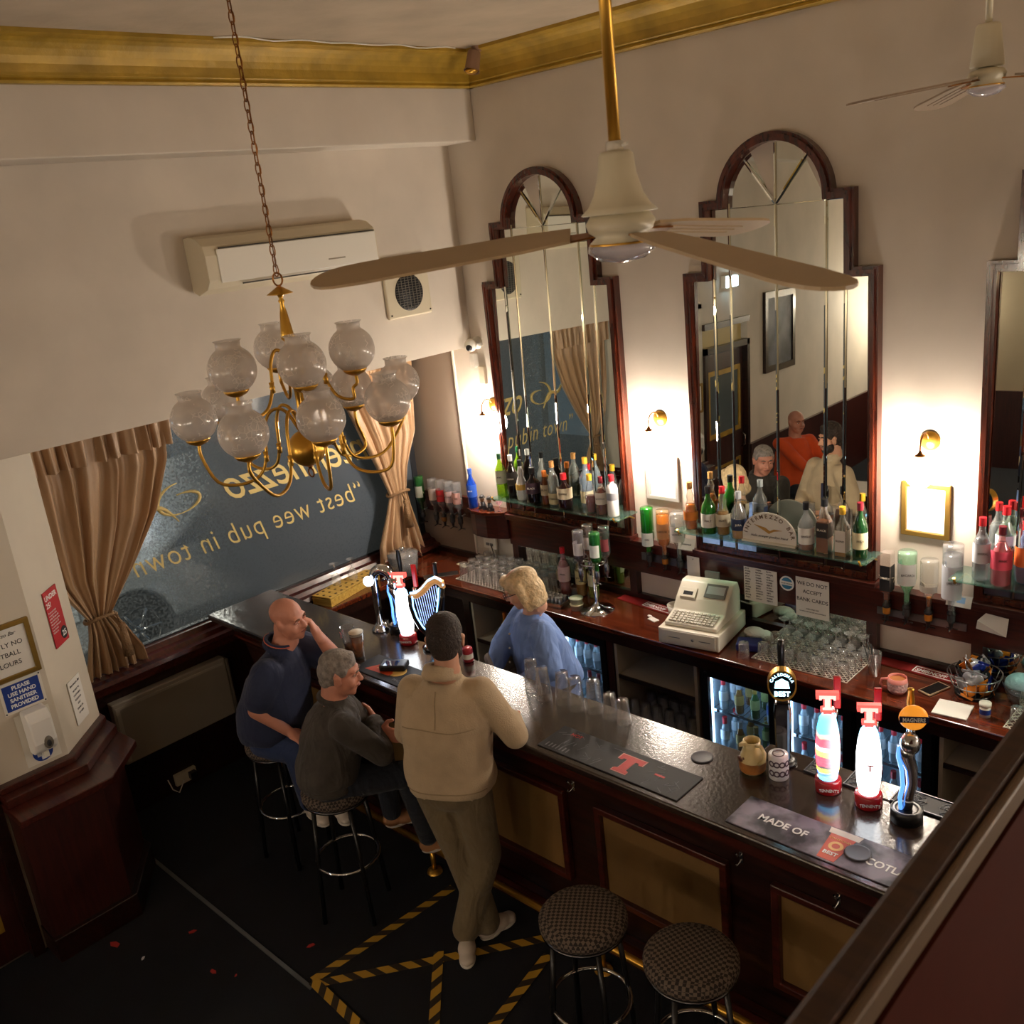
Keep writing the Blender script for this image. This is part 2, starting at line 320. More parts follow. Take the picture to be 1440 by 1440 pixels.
# ================================================================ MIRRORS
def mirror_outline(cx, off):
    z1, z2, z0 = 2.99-off, 3.365-off, 1.35+off*.9
    a1, a2, r = .56-off, .435-off, .325-off
    # vertex count equal for every offset
    p = [(cx-a1, z0), (cx-a1, z1), (cx-a2, z1), (cx-a2, z2), (cx-r, z2)]
    zc = 3.345
    p += [(cx+r*math.cos(a), max(z2, zc + r*math.sin(a))) for a in [PI - PI*i/24 for i in range(1, 24)]]
    p += [(cx+r, z2), (cx+a2, z2), (cx+a2, z1), (cx+a1, z1), (cx+a1, z0)]
    return p
def wall_mirror(cx, label):
    t = thing('wall_mirror', label, 'mirror', (0, 0, 0), 0, 'arched wall mirrors')
    MB().ring(mirror_outline(cx, 0), mirror_outline(cx, .016), -.055, 0).ring(mirror_outline(cx, .014), mirror_outline(cx, .032), -.072, 0).ring(mirror_outline(cx, .032), mirror_outline(cx, .046), -.066, 0).build('frame', frame_wood, t)
    cuts = [-.56, -.38, -.275, 0, .275, .38, .56]
    for i in range(6):
        m = MB().prism(mirror_outline(cx, .05), -.010, -.004, 'y'); xa, xb = cx+cuts[i], cx+cuts[i+1]
        for px, nx in ((xa, -1), (xb, 1)):
            g = m.b.verts[:]+m.b.edges[:]+m.b.faces[:]; bmesh.ops.bisect_plane(m.b, geom=g, plane_co=(px, 0, 0), plane_no=(nx, 0, 0), clear_outer=True)
        bmesh.ops.holes_fill(m.b, edges=m.b.edges[:])
        # the panes are hung a touch out of true: swung to the left and tipped back
        bmesh.ops.transform(m.b, matrix=Matrix.Translation(((xa+xb)/2, -.046, 1.36)) @ Matrix.Rotation(math.radians(2.9+(.12, -.1, .08, -.1, .1, -.12)[i]), 4, 'Z') @ Matrix.Rotation(math.radians(-1.45), 4, 'X') @ Matrix.Translation((-(xa+xb)/2, 0, -1.36)), verts=m.b.verts)
        m.build('mirror_pane', mirror_m, t)
    k = MB()
    def strip(a, b, w=.0085):
        a = Vector((a[0], -.064+.0253*(a[1]-1.36), a[1])); b = Vector((b[0], -.064+.0253*(b[1]-1.36), b[1])); d = (b-a).normalized(); n = Vector((0, -1, 0)).cross(d)*w; h = Vector((0, -.0032, 0))
        for q in ((a-n, b-n, b+h, a+h), (a+h, b+h, b+n, a+n)): k.poly(q)
    for dx, z1 in ((0, 3.345), (-.325+.05, 3.34), (.325-.05, 3.34), (-.435+.055, 2.95), (.435-.055, 2.95)): strip((cx+dx, 1.39), (cx+dx, z1))
    strip((cx-.385, 3.315), (cx+.385, 3.315), .002)
    for a in (PI*.27, PI/2, PI*.73): strip((cx, 3.32), (cx+.27*math.cos(a), 3.345+.27*math.sin(a)))
    k.build('bevelled_seam', mirror_m, t, fix=False, label='bright bevelled seams between the mirror panes')
    return t
wall_mirror(.99, 'arched stepped wall mirror nearest the window, reflecting the curtain')
wall_mirror(2.60, 'tall arched stepped wall mirror reflecting the red door and two men')
wall_mirror(4.215, 'arched wall mirror cut by the right edge of the view')
# fascia board below the mirrors with its ledge, posts and lower mirrors
o = MB().box(.42, 5.6, -.05, 0, 1.105, 1.30).build('fascia_board', mahog); tag(o, 'dark red mahogany fascia board running below the mirrors', 'board')
MB().box(.42, 5.6, -.075, 0, 1.30, 1.325).box(.42, 1.56, -.09, 0, 1.325, 1.35).box(2.03, 3.17, -.09, 0, 1.325, 1.35).box(3.645, 4.79, -.09, 0, 1.325, 1.35).build('ledge', mahog, o, bevel=.004)
for x in (.465, 1.53, 2.065, 3.135, 3.68, 4.75): MB().box(x-.028, x+.028, -.05, 0, .94, 1.105).build('post', mahog_v, o)
MB().box(-.5, 5.6, -.03, 0, .90, .94).build('wall_rail', dark_wood, o)
for i, (a, b) in enumerate(((.493, 1.502), (2.093, 3.107), (3.708, 4.722))): MB().box(a, b, -.01, 0, .94, 1.105).build('lower_mirror', mirror_m, o)
o = MB().box(-.5, .0, -.035, 0, 1.24, 1.40).build('optic_rail', mahog); tag(o, 'dark wooden rail holding the optics beside the curtain', 'rail')
q = [(0.02, 0), (.03, -.07), (.08, -.13), (.16, -.165), (.27, -.165), (.36, -.13), (.43, -.09), (.43, 0)]
o = MB().prism(q, 1.335, 1.36).build('corner_shelf', worktop_m, bevel=.004); tag(o, 'small rounded red wood corner shelf holding the blue bottle', 'shelf')
MB().prism([(x, y*.8) for x, y in q], 1.15, 1.335).build('bracket_board', mahog, o)
def glass_shelf(x0, x1, label):
    s = MB().box(x0, x1, -.25, -.045, 1.512, 1.52).build('glass_shelf', shelf_g); tag(s, label, 'shelf', 'glass bottle shelves')
    for x in (x0+.03, x1-.03):
        MB().tube([(x, -.045, 1.47), (x, -.10, 1.50), (x, -.245, 1.505), (x, -.26, 1.535)], .006).build('bracket', brass, s)
glass_shelf(.47, 1.60, 'green edged glass shelf across the mirror nearest the window')
glass_shelf(2.02, 3.19, 'green edged glass shelf holding the white arched bar sign')
glass_shelf(3.60, 4.85, 'green edged glass shelf at the right edge with red capped bottles')
# ================================================================ BACK COUNTER
o = MB().box(-.23, 5.6, -.495, -.002, .865, .90).box(-.5, -.23, -1.33, -.002, .865, .90).build('back_counter', worktop_m, bevel=.006); tag(o, 'polished red brown mahogany worktop along the bar wall', 'worktop')
MB().box(-.23, 5.6, -.49, -.465, .80, .865).box(-.255, -.235, -1.33, -.49, .80, .865).build('front_edging', dark_wood, o)
shelf_w = mat('shelf_board', 'a89c88', .6); shelf_e = dark_wood
def cupboard(x0, x1, zs, label, y0=-.46, skew=0):
    t = thing('open_cupboard', label, 'cupboard')
    for xx in (x0, x1-.02): MB().box(xx, xx+.02, y0, -.04, .03, .80).build('side_panel', shelf_w, t)
    MB().box(x0+.02, x1-.02, -.06, -.04, .03, .80).build('back_panel', grey_wall, t)
    for z in zs:
        s = MB().box(x0+.02, x1-.02, y0+.01, -.06, z, z+.018).build('shelf', shelf_w, t)
        MB().box(x0+.02, x1-.02, y0, y0+.01, z-.006, z+.02).build('shelf_edge', shelf_e, s)
    return t
cupboard(.36, 1.17, (.10, .48), 'open cupboard left of the barmaid with juice bottles on its shelf')
cupboard(1.66, 2.27, (.20, .55), 'open cupboard under the cash register holding upturned glasses')
cupboard(3.66, 4.35, (.20, .62), 'open white cupboard beneath the counter by the stair rail')
tag(MB().box(.28, .345, -.465, -.04, .0, .80).build('counter_post', dark_wood), 'dark wooden post under the counter corner by the taps', 'post')
tag(MB().box(1.605, 1.655, -.47, -.04, .0, .80).build('counter_post', mahog_v), 'dark red post between the lit fridge and open cupboard', 'post')
o = thing('open_cupboard', 'open glass store below the window ledge beside the bar', 'cupboard')
MB().box(-.5, -.25, -1.33, -1.31, .03, .80).build('side_panel', shelf_w, o); MB().box(-.5, -.25, -1.31, -.5, .42, .44).build('shelf', shelf_w, o)
# fridges
lcd = mat('fridge_light', 'cfe8ff', .5, emit=9, ecol='b8dcff'); fr_in = mat('fridge_lining', 'c2ccd2', .5)
def fridge(x0, x1, z0, z1, label, y=-.47):
    t = thing('bottle_fridge', label, 'fridge', (0, 0, 0), 0, 'glass door bottle fridges')
    MB().box(x0, x1, y+.03, -.05, z0-.2, z0).box(x0, x1, y+.03, -.05, z1, .80).box(x0, x0+.03, y+.03, -.05, z0, z1).box(x1-.03, x1, y+.03, -.05, z0, z1).box(x0, x1, -.06, -.05, z0, z1).build('case', black, t)
    MB().box(x0+.03, x1-.03, -.075, -.06, z0, z1).box(x0+.03, x0+.034, y+.035, -.075, z0, z1).box(x1-.034, x1-.03, y+.035, -.075, z0, z1).box(x0+.034, x1-.034, y+.035, -.075, z0, z0+.004).build('lining', fr_in, t)
    d = MB().ring([(x0+.005, z0-.03), (x1-.005, z0-.03), (x1-.005, z1+.04), (x0+.005, z1+.04)], [(x0+.05, z0+.01), (x1-.05, z0+.01), (x1-.05, z1-.01), (x0+.05, z1-.01)], y, y+.028).build('door', black, t)
    MB().box(x0+.05, x1-.05, y+.012, y+.016, z0+.01, z1-.01).build('door_glass', glassy('fridge_glass', 'd8e8f0', .03), d)
    MB().cyl((x0+.04, y-.004, z1+.022), .007, -.003, .003, 10).build('lock', chrome, d)
    MB().box(x0+.035, x0+.05, y+.035, y+.05, z0+.02, z1-.02).box(x0+.05, x1-.05, y+.04, y+.055, z1-.016, z1-.004).build('light_strip', lcd, t)
    zs = [z0+.005 + (z1-z0)*k/2 for k in range(2)]
    k = MB()
    for i in range(14): k.box(x0+.034+(x1-x0-.07)*i/13-.0015, x0+.034+(x1-x0-.07)*i/13+.0015, y+.06, -.08, zs[1]-.004, zs[1])
    k.box(x0+.034, x1-.034, y+.056, y+.062, zs[1]-.008, zs[1]+.008).build('wire_shelf', chrome, t)
    return [(x0, x1, z) for z in zs]
FR = fridge(1.19, 1.60, .26, .745, 'lit bottle fridge behind the barmaid') + fridge(2.30, 2.79, .24, .755, 'lit bottle fridge below the mat of wine glasses') + fridge(2.81, 3.22, .24, .755, 'bottle fridge hidden behind the red fount taps') + fridge(3.24, 3.63, .24, .755, 'bottle fridge under the pink mug')
# ================================================================ BAR
o = thing('bar_counter', 'long dark bar counter with tan panels and brass foot rail', 'bar counter')
MB().box(-.5, 5.6, -2.02, -1.52, 1.062, 1.10).box(3.28, 5.6, -1.52, -1.40, 1.062, 1.10).build('bar_top', bartop_m, o, bevel=.008)
MB().box(-.5, 5.6, -1.85, -1.60, .0, 1.062).build('bar_front', dark_wood, o)
MB().box(-.5, 5.6, -1.885, -1.85, .90, 1.0).box(-.5, 5.6, -1.90, -1.85, 0, .12).box(-.5, 5.6, -1.95, -1.85, 1.03, 1.062).build('moulding', mahog, o)
for x0 in (0.02, .90, 1.79, 2.675, 3.575, 4.47):
    x1 = x0+.63
    p = MB().box(x0, x1, -1.858, -1.852, .33, .765).build('tan_panel', tan_m, o)
    MB().ring([(x0-.035, .295), (x1+.035, .295), (x1+.035, .80), (x0-.035, .80)], [(x0, .33), (x1, .33), (x1, .765), (x0, .765)], -1.885, -1.85).build('panel_moulding', mahog, p, bevel=.006)
for x in (.78, 1.66, 2.54, 3.42, 3.83, 4.35):
    MB().box(x-.008, x+.008, -1.892, -1.885, .85, .90).tube([(x, -1.89, .865), (x, -1.925, .855), (x, -1.935, .875)], .004).tube([(x, -1.89, .885), (x, -1.915, .895), (x, -1.93, .92)], .004).build('coat_hook', chrome, o)
MB().tube([(-.3, -2.0, .16), (5.6, -2.0, .16)], .019, 12).build('foot_rail', brass, o)
for x in (.35, 1.53, 2.72, 3.9): MB().tube([(x, -2.0, 0), (x, -2.0, .15)], .014, 10).lathe([(.045, 0), (.04, .012), (.016, .02)], (x, -2.0, 0), 14).tube([(x, -2.0, .16), (x, -1.88, .16)], .012, 8).build('rail_bracket', brass, o)
MB().box(-.3, 5.4, -1.59, -1.50, .45, .47).box(-.3, 5.4, -1.59, -1.50, .75, .765).build('under_shelf', dark_wood, o)
# ================================================================ ON THE WINDOW WALL
t = thing('air_conditioner', 'long cream air conditioning unit high on the window wall', 'air conditioner', (.2, 0, 0))
y0, y1 = -2.03, -.87
MB().prism([(0, 3.19), (0, 3.47), (.06, 3.475), (.13, 3.46), (.185, 3.42), (.20, 3.37), (.20, 3.24), (.16, 3.195), (.06, 3.165)], y0, y1, 'y').build('casing', cream_p, t, bevel=.004)
MB().box(.198, .206, y0+.07, y1-.012, 3.225, 3.40).build('front_panel', white_p, t, bevel=.003)
MB().box(.19, .209, y0+.2, y1-.25, 3.205, 3.212).box(.19, .2095, y0+.09, y1-.02, 3.402, 3.408).build('air_slot', mat('slot_dark', '3a342c', .6), t)
MB().box(.2065, .209, -1.25, -1.13, 3.268, 3.276).build('maker_plate', mat('badge_grey', '9a917e', .4), t)
t = thing('extractor_fan', 'square cream extractor fan with round dark grille', 'extractor fan', (.2, 0, 0))
MB().box(0, .03, -.72, -.345, 2.835, 3.225).build('cover', cream_p, t, bevel=.01)
g = MB().lathe([(0, .0), (.118, 0), (.118, .003), (0, .003)], (.03, -.53, 2.99), 32, Matrix.Rotation(PI/2, 4, 'Y')).build('grille', mat('grille_black', '17171a', .6), t)
k = MB()
for i in range(-7, 8):
    h = math.sqrt(max(0, .115**2-(i*.0155)**2))
    k.box(.034, .037, -.53-h, -.53+h, 2.99+i*.0155-.0015, 2.99+i*.0155+.0015)
for i in range(-3, 4):
    h = math.sqrt(max(0, .115**2-(i*.03)**2)); k.box(.034, .038, -.53+i*.03-.0015, -.53+i*.03+.0015, 2.99-h, 2.99+h)
k.build('grille_bars', mat('grille_bars', '6a655c', .5), g)
for y, z in ((-.70, 2.86), (-.365, 2.86), (-.70, 3.2), (-.365, 3.2)): MB().lathe([(0, .005), (.006, .004), (.006, 0)], (.03, y, z), 8, Matrix.Rotation(PI/2, 4, 'Y')).build('screw', black, t)
t = thing('security_camera', 'small white dome security camera at the wall corner', 'security camera', (.27, 0, 2.57))
MB().lathe([(0, 0), (.045, 0), (.045, .02), (.02, .03), (.02, .05)], (0, 0, 0), 18, Matrix.Rotation(PI/2, 4, 'X')).build('mount', white_p, t)
MB().sph((0, -.075, -.005), .045).build('camera_head', white_p, t); MB().sph((.015, -.105, -.018), .024).build('lens', black, t)
tag(MB().box(.215, .255, -.05, 0, 2.40, 2.50).build('junction_box', white_p, bevel=.004), 'small white junction box just below the security camera', 'junction box')
tag(MB().box(.27, .325, -.03, 0, 2.28, 2.41).build('sensor_box', cream_p, bevel=.006), 'cream alarm sensor box above the first wall lamp', 'sensor')
t = thing('spotlight', 'small pinkish brown spotlight fixed at the ceiling corner', 'spotlight', (.72, -.16, 4.36))
sm_ = mat('spot_body', '8f6f58', .5)
MB().cyl((0, 0, 0), .03, 0, .03).tube([(0, 0, 0), (.0, -.02, -.03)], .01).build('mount', sm_, t)
MB().lathe([(0, .06), (.035, .06), (.04, .05), (.045, -.05), (.05, -.06)], (0, -.04, -.055), 18, Matrix.Rotation(-.35, 4, 'X')).build('housing', sm_, t)
MB().sph((0, -.061, -.108), (.04, .04, .02)).build('reflector_bulb', brass, t)
tag(MB().tube([(.66+.012*math.sin(i*.9), -1.9+i*.07, 4.384-.004*math.cos(i*1.3)) for i in range(24)], .004, 6).build('cable', white_p), 'thin white cable running wavily along the ceiling edge to the spotlight', 'cable')
# heater, socket
t = thing('panel_heater', 'flat grey panel heater on the wall below the window', 'heater', (-.5, 0, 0))
MB().box(.0, .07, -2.78, -2.0, .38, .80).build('panel', mat('heater_enamel', '8e8578', .35), t, bevel=.008)
MB().box(.071, .074, -2.765, -2.02, .755, .772).box(.071, .074, -2.765, -2.74, .40, .755).build('edge_trim', mat('heater_trim', 'a59b8b', .3), t)
MB().box(0, .09, -2.0, -1.988, .39, .79).build('end_cap', mat('heater_end', '5f584d', .5), t)
t = thing('wall_socket', 'cream double wall socket with white plug lead under the heater', 'socket', (-.5, 0, 0))
MB().box(0, .03, -2.49, -2.34, .05, .13).build('socket_plate', cream_p, t, bevel=.003); MB().box(.03, .07, -2.40, -2.355, .07, .115).build('plug', black, t)
MB().tube([(.04, -2.44, .08), (.07, -2.5, .03), (.05, -2.53, .06), (.03, -2.54, .13)], .004).build('lead', white_p, t)
# ================================================================ CURTAINS
def curtain(prof, x, folds, amp, label, tie_z, tassel_y):
    """prof: list of (z, y_left, y_right, fold depth factor)"""
    t = thing('curtain', label, 'curtain', (0, 0, 0), 0, 'gold satin curtains')
    def sheet(prof, x, folds, amp, seed):
        rnd = random.Random(seed); ph = [rnd.uniform(-.9, .9) for _ in range(folds*2+2)]
        b = bmesh.new(); NU = folds*14; NV = 46; G = []
        for j in range(NV+1):
            tt = j/NV*(len(prof)-1); k = min(int(tt), len(prof)-2); f = tt-k; f = f*f*(3-2*f)*.5+f*.5
            z, yl, yr, a = [prof[k][i]*(1-f)+prof[k+1][i]*f for i in range(4)]; row = []
            for i in range(NU+1):
                s = i/NU; s2 = s + .018*math.sin(s*23+seed+z*1.5)
                q = s*folds*2*PI + ph[int(s*folds)]*.5 + .5*math.sin(z*2.2+s*9)
                dx = amp*a*(math.sin(q)+.35*math.sin(2.3*q+z*3+1))
                row.append(b.verts.new((x+dx, yl+(yr-yl)*s2, z)))
            G.append(row)
        for A, B in zip(G, G[1:]):
            for i in range(NU): f_ = b.faces.new((A[i], A[i+1], B[i+1], B[i])); f_.smooth = True
        return b
    m = MB(); m.b.free(); m.b = sheet(prof, x, folds, amp, int(abs(tassel_y)*100))
    c = m.build('drape', satin, t); md = c.modifiers.new('thick', 'SOLIDIFY'); md.thickness = .004
    top = prof[0]
    m = MB(); m.b.free(); m.b = sheet([(top[0]+.01, top[1], top[2], 1), (top[0]-.06, top[1], top[2], 1.1), (top[0]-.22, top[1]-.0, top[2]-.01, 1.5)], x+.03, folds+3, amp*.8, 5)
    c = m.build('gathered_heading', satin, t); md = c.modifiers.new('thick', 'SOLIDIFY'); md.thickness = .003
    yl, yr = [p for p in prof if abs(p[0]-tie_z) < .01][0][1:3]; cy = (yl+yr)/2; ry = (yr-yl)/2+.02
    MB().tube([(x+.055*math.cos(a), cy+ry*math.sin(a), tie_z+.012*math.cos(2*a)) for a in [2*PI*i/20 for i in range(20)]], .011, 8, True).build('tie_rope', cord_m, t)
    k = MB().tube([(x+.06, tassel_y, tie_z), (x+.075, tassel_y+.01, tie_z-.06)], .008).lathe([(0, -.05), (.018, -.055), (.024, -.075), (.016, -.095), (.022, -.105), (.034, -.27), (0, -.27)], (x+.08, tassel_y+.01, tie_z), 14)
    k.build('tassel', cord_m, t)
satin = mat('gold_satin', 'ac8a66', .42, sheen=.4, bump=(25, .15), var=(3, .12)); cord_m = mat('gold_cord', '8a6a48', .6, bump=(120, 1))
curtain([(2.50, -2.97, -2.02, .8), (2.2, -2.96, -2.06, 1), (1.9, -2.95, -2.2, 1), (1.6, -2.90, -2.42, .8), (1.36, -2.77, -2.62, .35), (1.25, -2.79, -2.55, .5), (1.08, -2.84, -2.47, .8), (.99, -2.86, -2.46, .9)], -.48, 7, .030, 'gold satin curtain tied back at the left of the window', 1.36, -2.62)
curtain([(2.50, -.74, -.06, 1), (2.2, -.66, -.06, 1), (1.9, -.55, -.08, .9), (1.65, -.46, -.2, .6), (1.47, -.40, -.24, .35), (1.32, -.46, -.22, .6), (1.1, -.57, -.17, .9), (.91, -.60, -.13, 1)], -.47, 5, .028, 'gold satin curtain tied back at the right of the window', 1.47, -.33)
# ================================================================ PILLAR NOTICES
CX, CN = (-.6946, .7194, 0), (.7194, .6946, 0)   # chamfer: reading direction, outward
def plaque(name, M, w, h, m, label, cat, d=.003, bevel=0):
    """a flat sheet centred on matrix M (x right, y up, z outward)"""
    o = MB().box(-w/2, w/2, -h/2, h/2, 0, d).build(name, m, bevel=bevel); o.matrix_world = M; tag(o, label, cat); return o
def on(parent, body, size, x, y, m, align='CENTER', z=.0035, **k): return txt(body, size, (x, y, z), (1, 0, 0), (0, 1, 0), m, parent, align=align, **k)
M = frameM((.128, -3.128, 1.67), CX, (0, 0, 1))
o = plaque('age_notice', M, .15, .31, mat('poster_red', 'b41f26', .5), 'red age check poster on the angled pillar face', 'poster')
on(o, 'UNDER', .038, -.068, .105, white_i, 'LEFT', bold=.0008); on(o, '25?', .038, -.068, .066, white_i, 'LEFT', bold=.0008)
for i in range(8): on(o, ['If you are lucky', 'enough to look', 'under 25 you will', 'be asked to prove', 'that you are 18', 'or over when you', 'buy alcohol.', 'Thank you'][i], .0135, -.066, .035-i*.016, white_i, 'LEFT')
k = MB().cyl((.038, -.105, 0), .034, .003, .0045, 24).build('number_disc', ink, o); on(o, '25', .042, .038, -.12, white_i, z=.005, bold=.001)
M = frameM((.128, -3.128, 1.185), CX, (0, 0, 1))
o = plaque('wall_notice', M, .14, .25, paper, 'white paper notice low on the angled pillar face', 'notice')
on(o, 'Intermezzo Bar', .018, 0, .09, ink, shear=.4)
for i, s in enumerate(('NOTICE TO', 'CUSTOMERS', 'PLEASE DO', 'NOT', 'STAND OR', 'SIT HERE')): on(o, s, .014, 0, .055-i*.026, ink)
FX = (0, 1, 0)
M = frameM((.28, -3.462, 1.635), FX, (0, 0, 1))
o = plaque('framed_notice', M, .27, .25, paper, 'gold framed notice in capitals above the blue sign', 'framed notice', .012)
MB().ring([(-.155, -.145), (.155, -.145), (.155, .145), (-.155, .145)], [(-.13, -.12), (.13, -.12), (.13, .12), (-.13, .12)], 0, .022, 'z').build('gold_frame', mat('gold_frame', '9a7b3c', .35, .8), o, bevel=.004)
on(o, 'Intermezzo Bar', .026, 0, .08, ink, z=.0125, shear=.4)
for i, s in enumerate(('STRICTLY NO', 'FOOTBALL', 'COLOURS')): on(o, s, .034, 0, .025-i*.05, ink, z=.0125)
M = frameM((.28, -3.42, 1.398), FX, (0, 0, 1))
o = plaque('sanitiser_sign', M, .205, .165, white_p, 'blue and white hand sanitiser sign above the dispenser', 'sign')
MB().box(-.088, .088, -.068, .068, .003, .0045).build('blue_field', mat('sign_blue', '1a3a8c', .4), o)
for i, s in enumerate(('PLEASE', 'USE HAND', 'SANITISER', 'PROVIDED')): on(o, s, .028, 0, .038-i*.031, white_i, z=.005, bold=.0008)
for x in (-.095, .095):
    for y in (-.075, .075): MB().cyl((x, y, 0), .004, .003, .005, 8).build('screw', black, o)
M = frameM((.28, -3.405, 1.15), FX, (0, 0, 1))
o = plaque('soap_backplate', M, .17, .29, white_p, 'white backing plate with blue roundel behind the dispenser', 'backing plate')
MB().cyl((.0, -.09, 0), .05, .003, .0045, 28).build('blue_roundel', mat('sign_blue', '1a3a8c', .4), o)
MB().box(-.012, .012, -.13, -.07, .0045, .006).box(-.03, -.006, -.11, -.09, .0045, .006).build('white_hand', white_i, o)
t = thing('hand_sanitiser_dispenser', 'white hand sanitiser dispenser with dark drop window', 'dispenser', (.283, -3.405, 1.2))
MB().prism([(0, -.12), (0, .12), (.07, .115), (.10, .08), (.105, -.05), (.085, -.10), (.05, -.12)], -.058, .058, 'y').build('body', mat('dispenser_white', 'f0eee8', .35), t, bevel=.012)
MB().lathe([(0, .004), (.022, .002), (.024, 0)], (.103, .012, -.055), 18, Matrix.Rotation(PI/2, 4, 'Y') @ Matrix.Scale(1.5, 4, (1, 0, 0))).build('drop_window', mat('drop_grey', '6e675c', .3), t)
MB().lathe([(0, .006), (.011, .004), (.012, 0)], (.104, .012, -.06), 14, Matrix.Rotation(PI/2, 4, 'Y') @ Matrix.Scale(1.6, 4, (1, 0, 0))).build('liquid_window', ink, t)
MB().box(.02, .06, -.012, .012, -.15, -.12).build('nozzle', white_p, t)
# beyond: exit light, framed picture, notices, seen in mirror
t = thing('emergency_light', 'lit emergency exit light above the red door, seen in the mirror', 'emergency light', (.28, -4.2, 2.72))
MB().box(0, .05, -.17, .17, -.06, .06).build('housing', white_p, t); MB().box(.05, .07, -.16, .16, -.05, .05).build('diffuser', mat('exit_glow', 'd8f0ff', .4, emit=14, ecol='c8e8ff'), t)
t = thing('framed_picture', 'dark framed black and white picture beyond the red door, in the mirror', 'picture', (.28, -5.5, 2.1))
MB().box(0, .02, -.32, .32, -.38, .38).build('print', mat('photo_print', '4a4a50', .6, var=(4, .9)), t); MB().ring([(-.38, -.44), (.38, -.44), (.38, .44), (-.38, .44)], [(-.31, -.37), (.31, -.37), (.31, .37), (-.31, .37)], 0, .035, 'x').build('frame', dark_wood, t)
# ================================================================ CAR outside
def car():
    t = thing('parked_car', 'pale grey parked car seen through the misted window', 'car', (-2.95, .5, -.14))
    paint = mat('car_paint', 'b9bec2', .25, coat=1)
    def side(x, wy=-2.0, w2=.62):
        return x
    pts = [(-2.75, .3), (-2.78, .62), (-2.6, .82), (-1.75, .95), (-1.0, 1.4), (.35, 1.45), (1.1, .98), (1.6, .92), (1.68, .35)]
    k = MB(); body = [(-2.75, .25)] + pts[1:] + [(1.6, .25)]
    wh = (-2.02, .62)
    # body side with the two wheel arches cut in
    low = [(1.6, .25)] + [(wh[1]+.37*math.cos(a), .33+.37*math.sin(a)) for a in [PI*i/10 for i in range(11)]][0:] + [(wh[0]+.37*math.cos(a), .33+.37*math.sin(a)) for a in [PI*i/10 for i in range(11)]] + [(-2.75, .25)]
    k.prism(pts[1:-1] + [(1.68, .35)] + low, -1.7, -.0, 'x').build('body_shell', paint, t, bevel=.03)
    MB().prism([(-1.6, .97), (-.93, 1.36), (.3, 1.4), (.9, .99)], -.02, .006, 'x').build('side_window', mat('car_glass', '101418', .1), t)
    for y in wh:
        w = MB().lathe([(.12, .0), (.33, .0), (.335, -.02), (.335, -.2), (.12, -.2)], (-.01, y, .33), 32, Matrix.Rotation(PI/2, 4, 'Y')).build('wheel', black_r, t)
        k = MB().lathe([(.22, .006), (.20, .01), (.2, -.03)], (-.01, y, .33), 32, Matrix.Rotation(PI/2, 4, 'Y')).lathe([(0, .01), (.05, .008), (.05, -.03)], (-.01, y, .33), 16, Matrix.Rotation(PI/2, 4, 'Y'))
        for i in range(6):
            a = i*PI/3; k.tube([(-.012, y+.03*math.cos(a), .33+.03*math.sin(a)), (-.008, y+.21*math.cos(a), .33+.21*math.sin(a))], .017, 6)
        k.build('alloy_rim', chrome, w)
    MB().box(.0, .012, -2.76, -2.5, .62, .72).build('headlamp', mat('headlamp', 'dfe6ea', .1), t)
    MB().tube([(.0, -1.25, 1.0), (.1, -1.27, 1.03)], .02).box(.06, .14, -1.36, -1.2, .98, 1.1).build('wing_mirror', black, t)
    return t
car()
struct(MB().box(-7, -.72, -9, 4, -.2, -.14).build('street_ground', mat('wet_asphalt', '1c1f22', .3)))
def street(x, y, z, p, c):
    t = thing('street_lamp', 'street lamp standing outside beyond the window', 'street lamp', (x, y, 0), 0, 'street lamps')
    MB().tube([(0, 0, -.14), (0, 0, z), (.4, 0, z+.1)], .04).build('post', steel, t)
    MB().sph((.5, 0, z+.05), (.16, .1, .05)).build('lamp_head', mat('street_glow', 'dfe9ff', .4, emit=p*2.2, ecol=c), t)
street(-2.2, -4.2, 3.4, 300, 'fff0dc'); street(-6.2, .6, 3.6, 300, 'e8ecff')
# ================================================================ STAIR BALUSTRADE (foreground)
t = thing('stair_balustrade', 'dark brown balcony handrail and red panel in the near foreground', 'balustrade')
MB().box(4.822, 4.858, -5.6, -2.2, 2.66, 2.70).build('handrail', wood('rail_wood', '4a3020', '38221a', .6, coat=0), t, bevel=.008)
MB().box(4.859, 4.872, -5.6, -2.2, 2.655, 2.693).build('highlight_bead', mat('rail_highlight', '6e5a48', .5), t, bevel=.005)  # bead coloured paler to carry the highlight along the rail edge
MB().box(4.845, 4.875, -5.6, -2.2, 1.6, 2.654).build('red_panel', mat('red_brown_paint', '481608', .8, var=(4, .08), spec=.15), t)
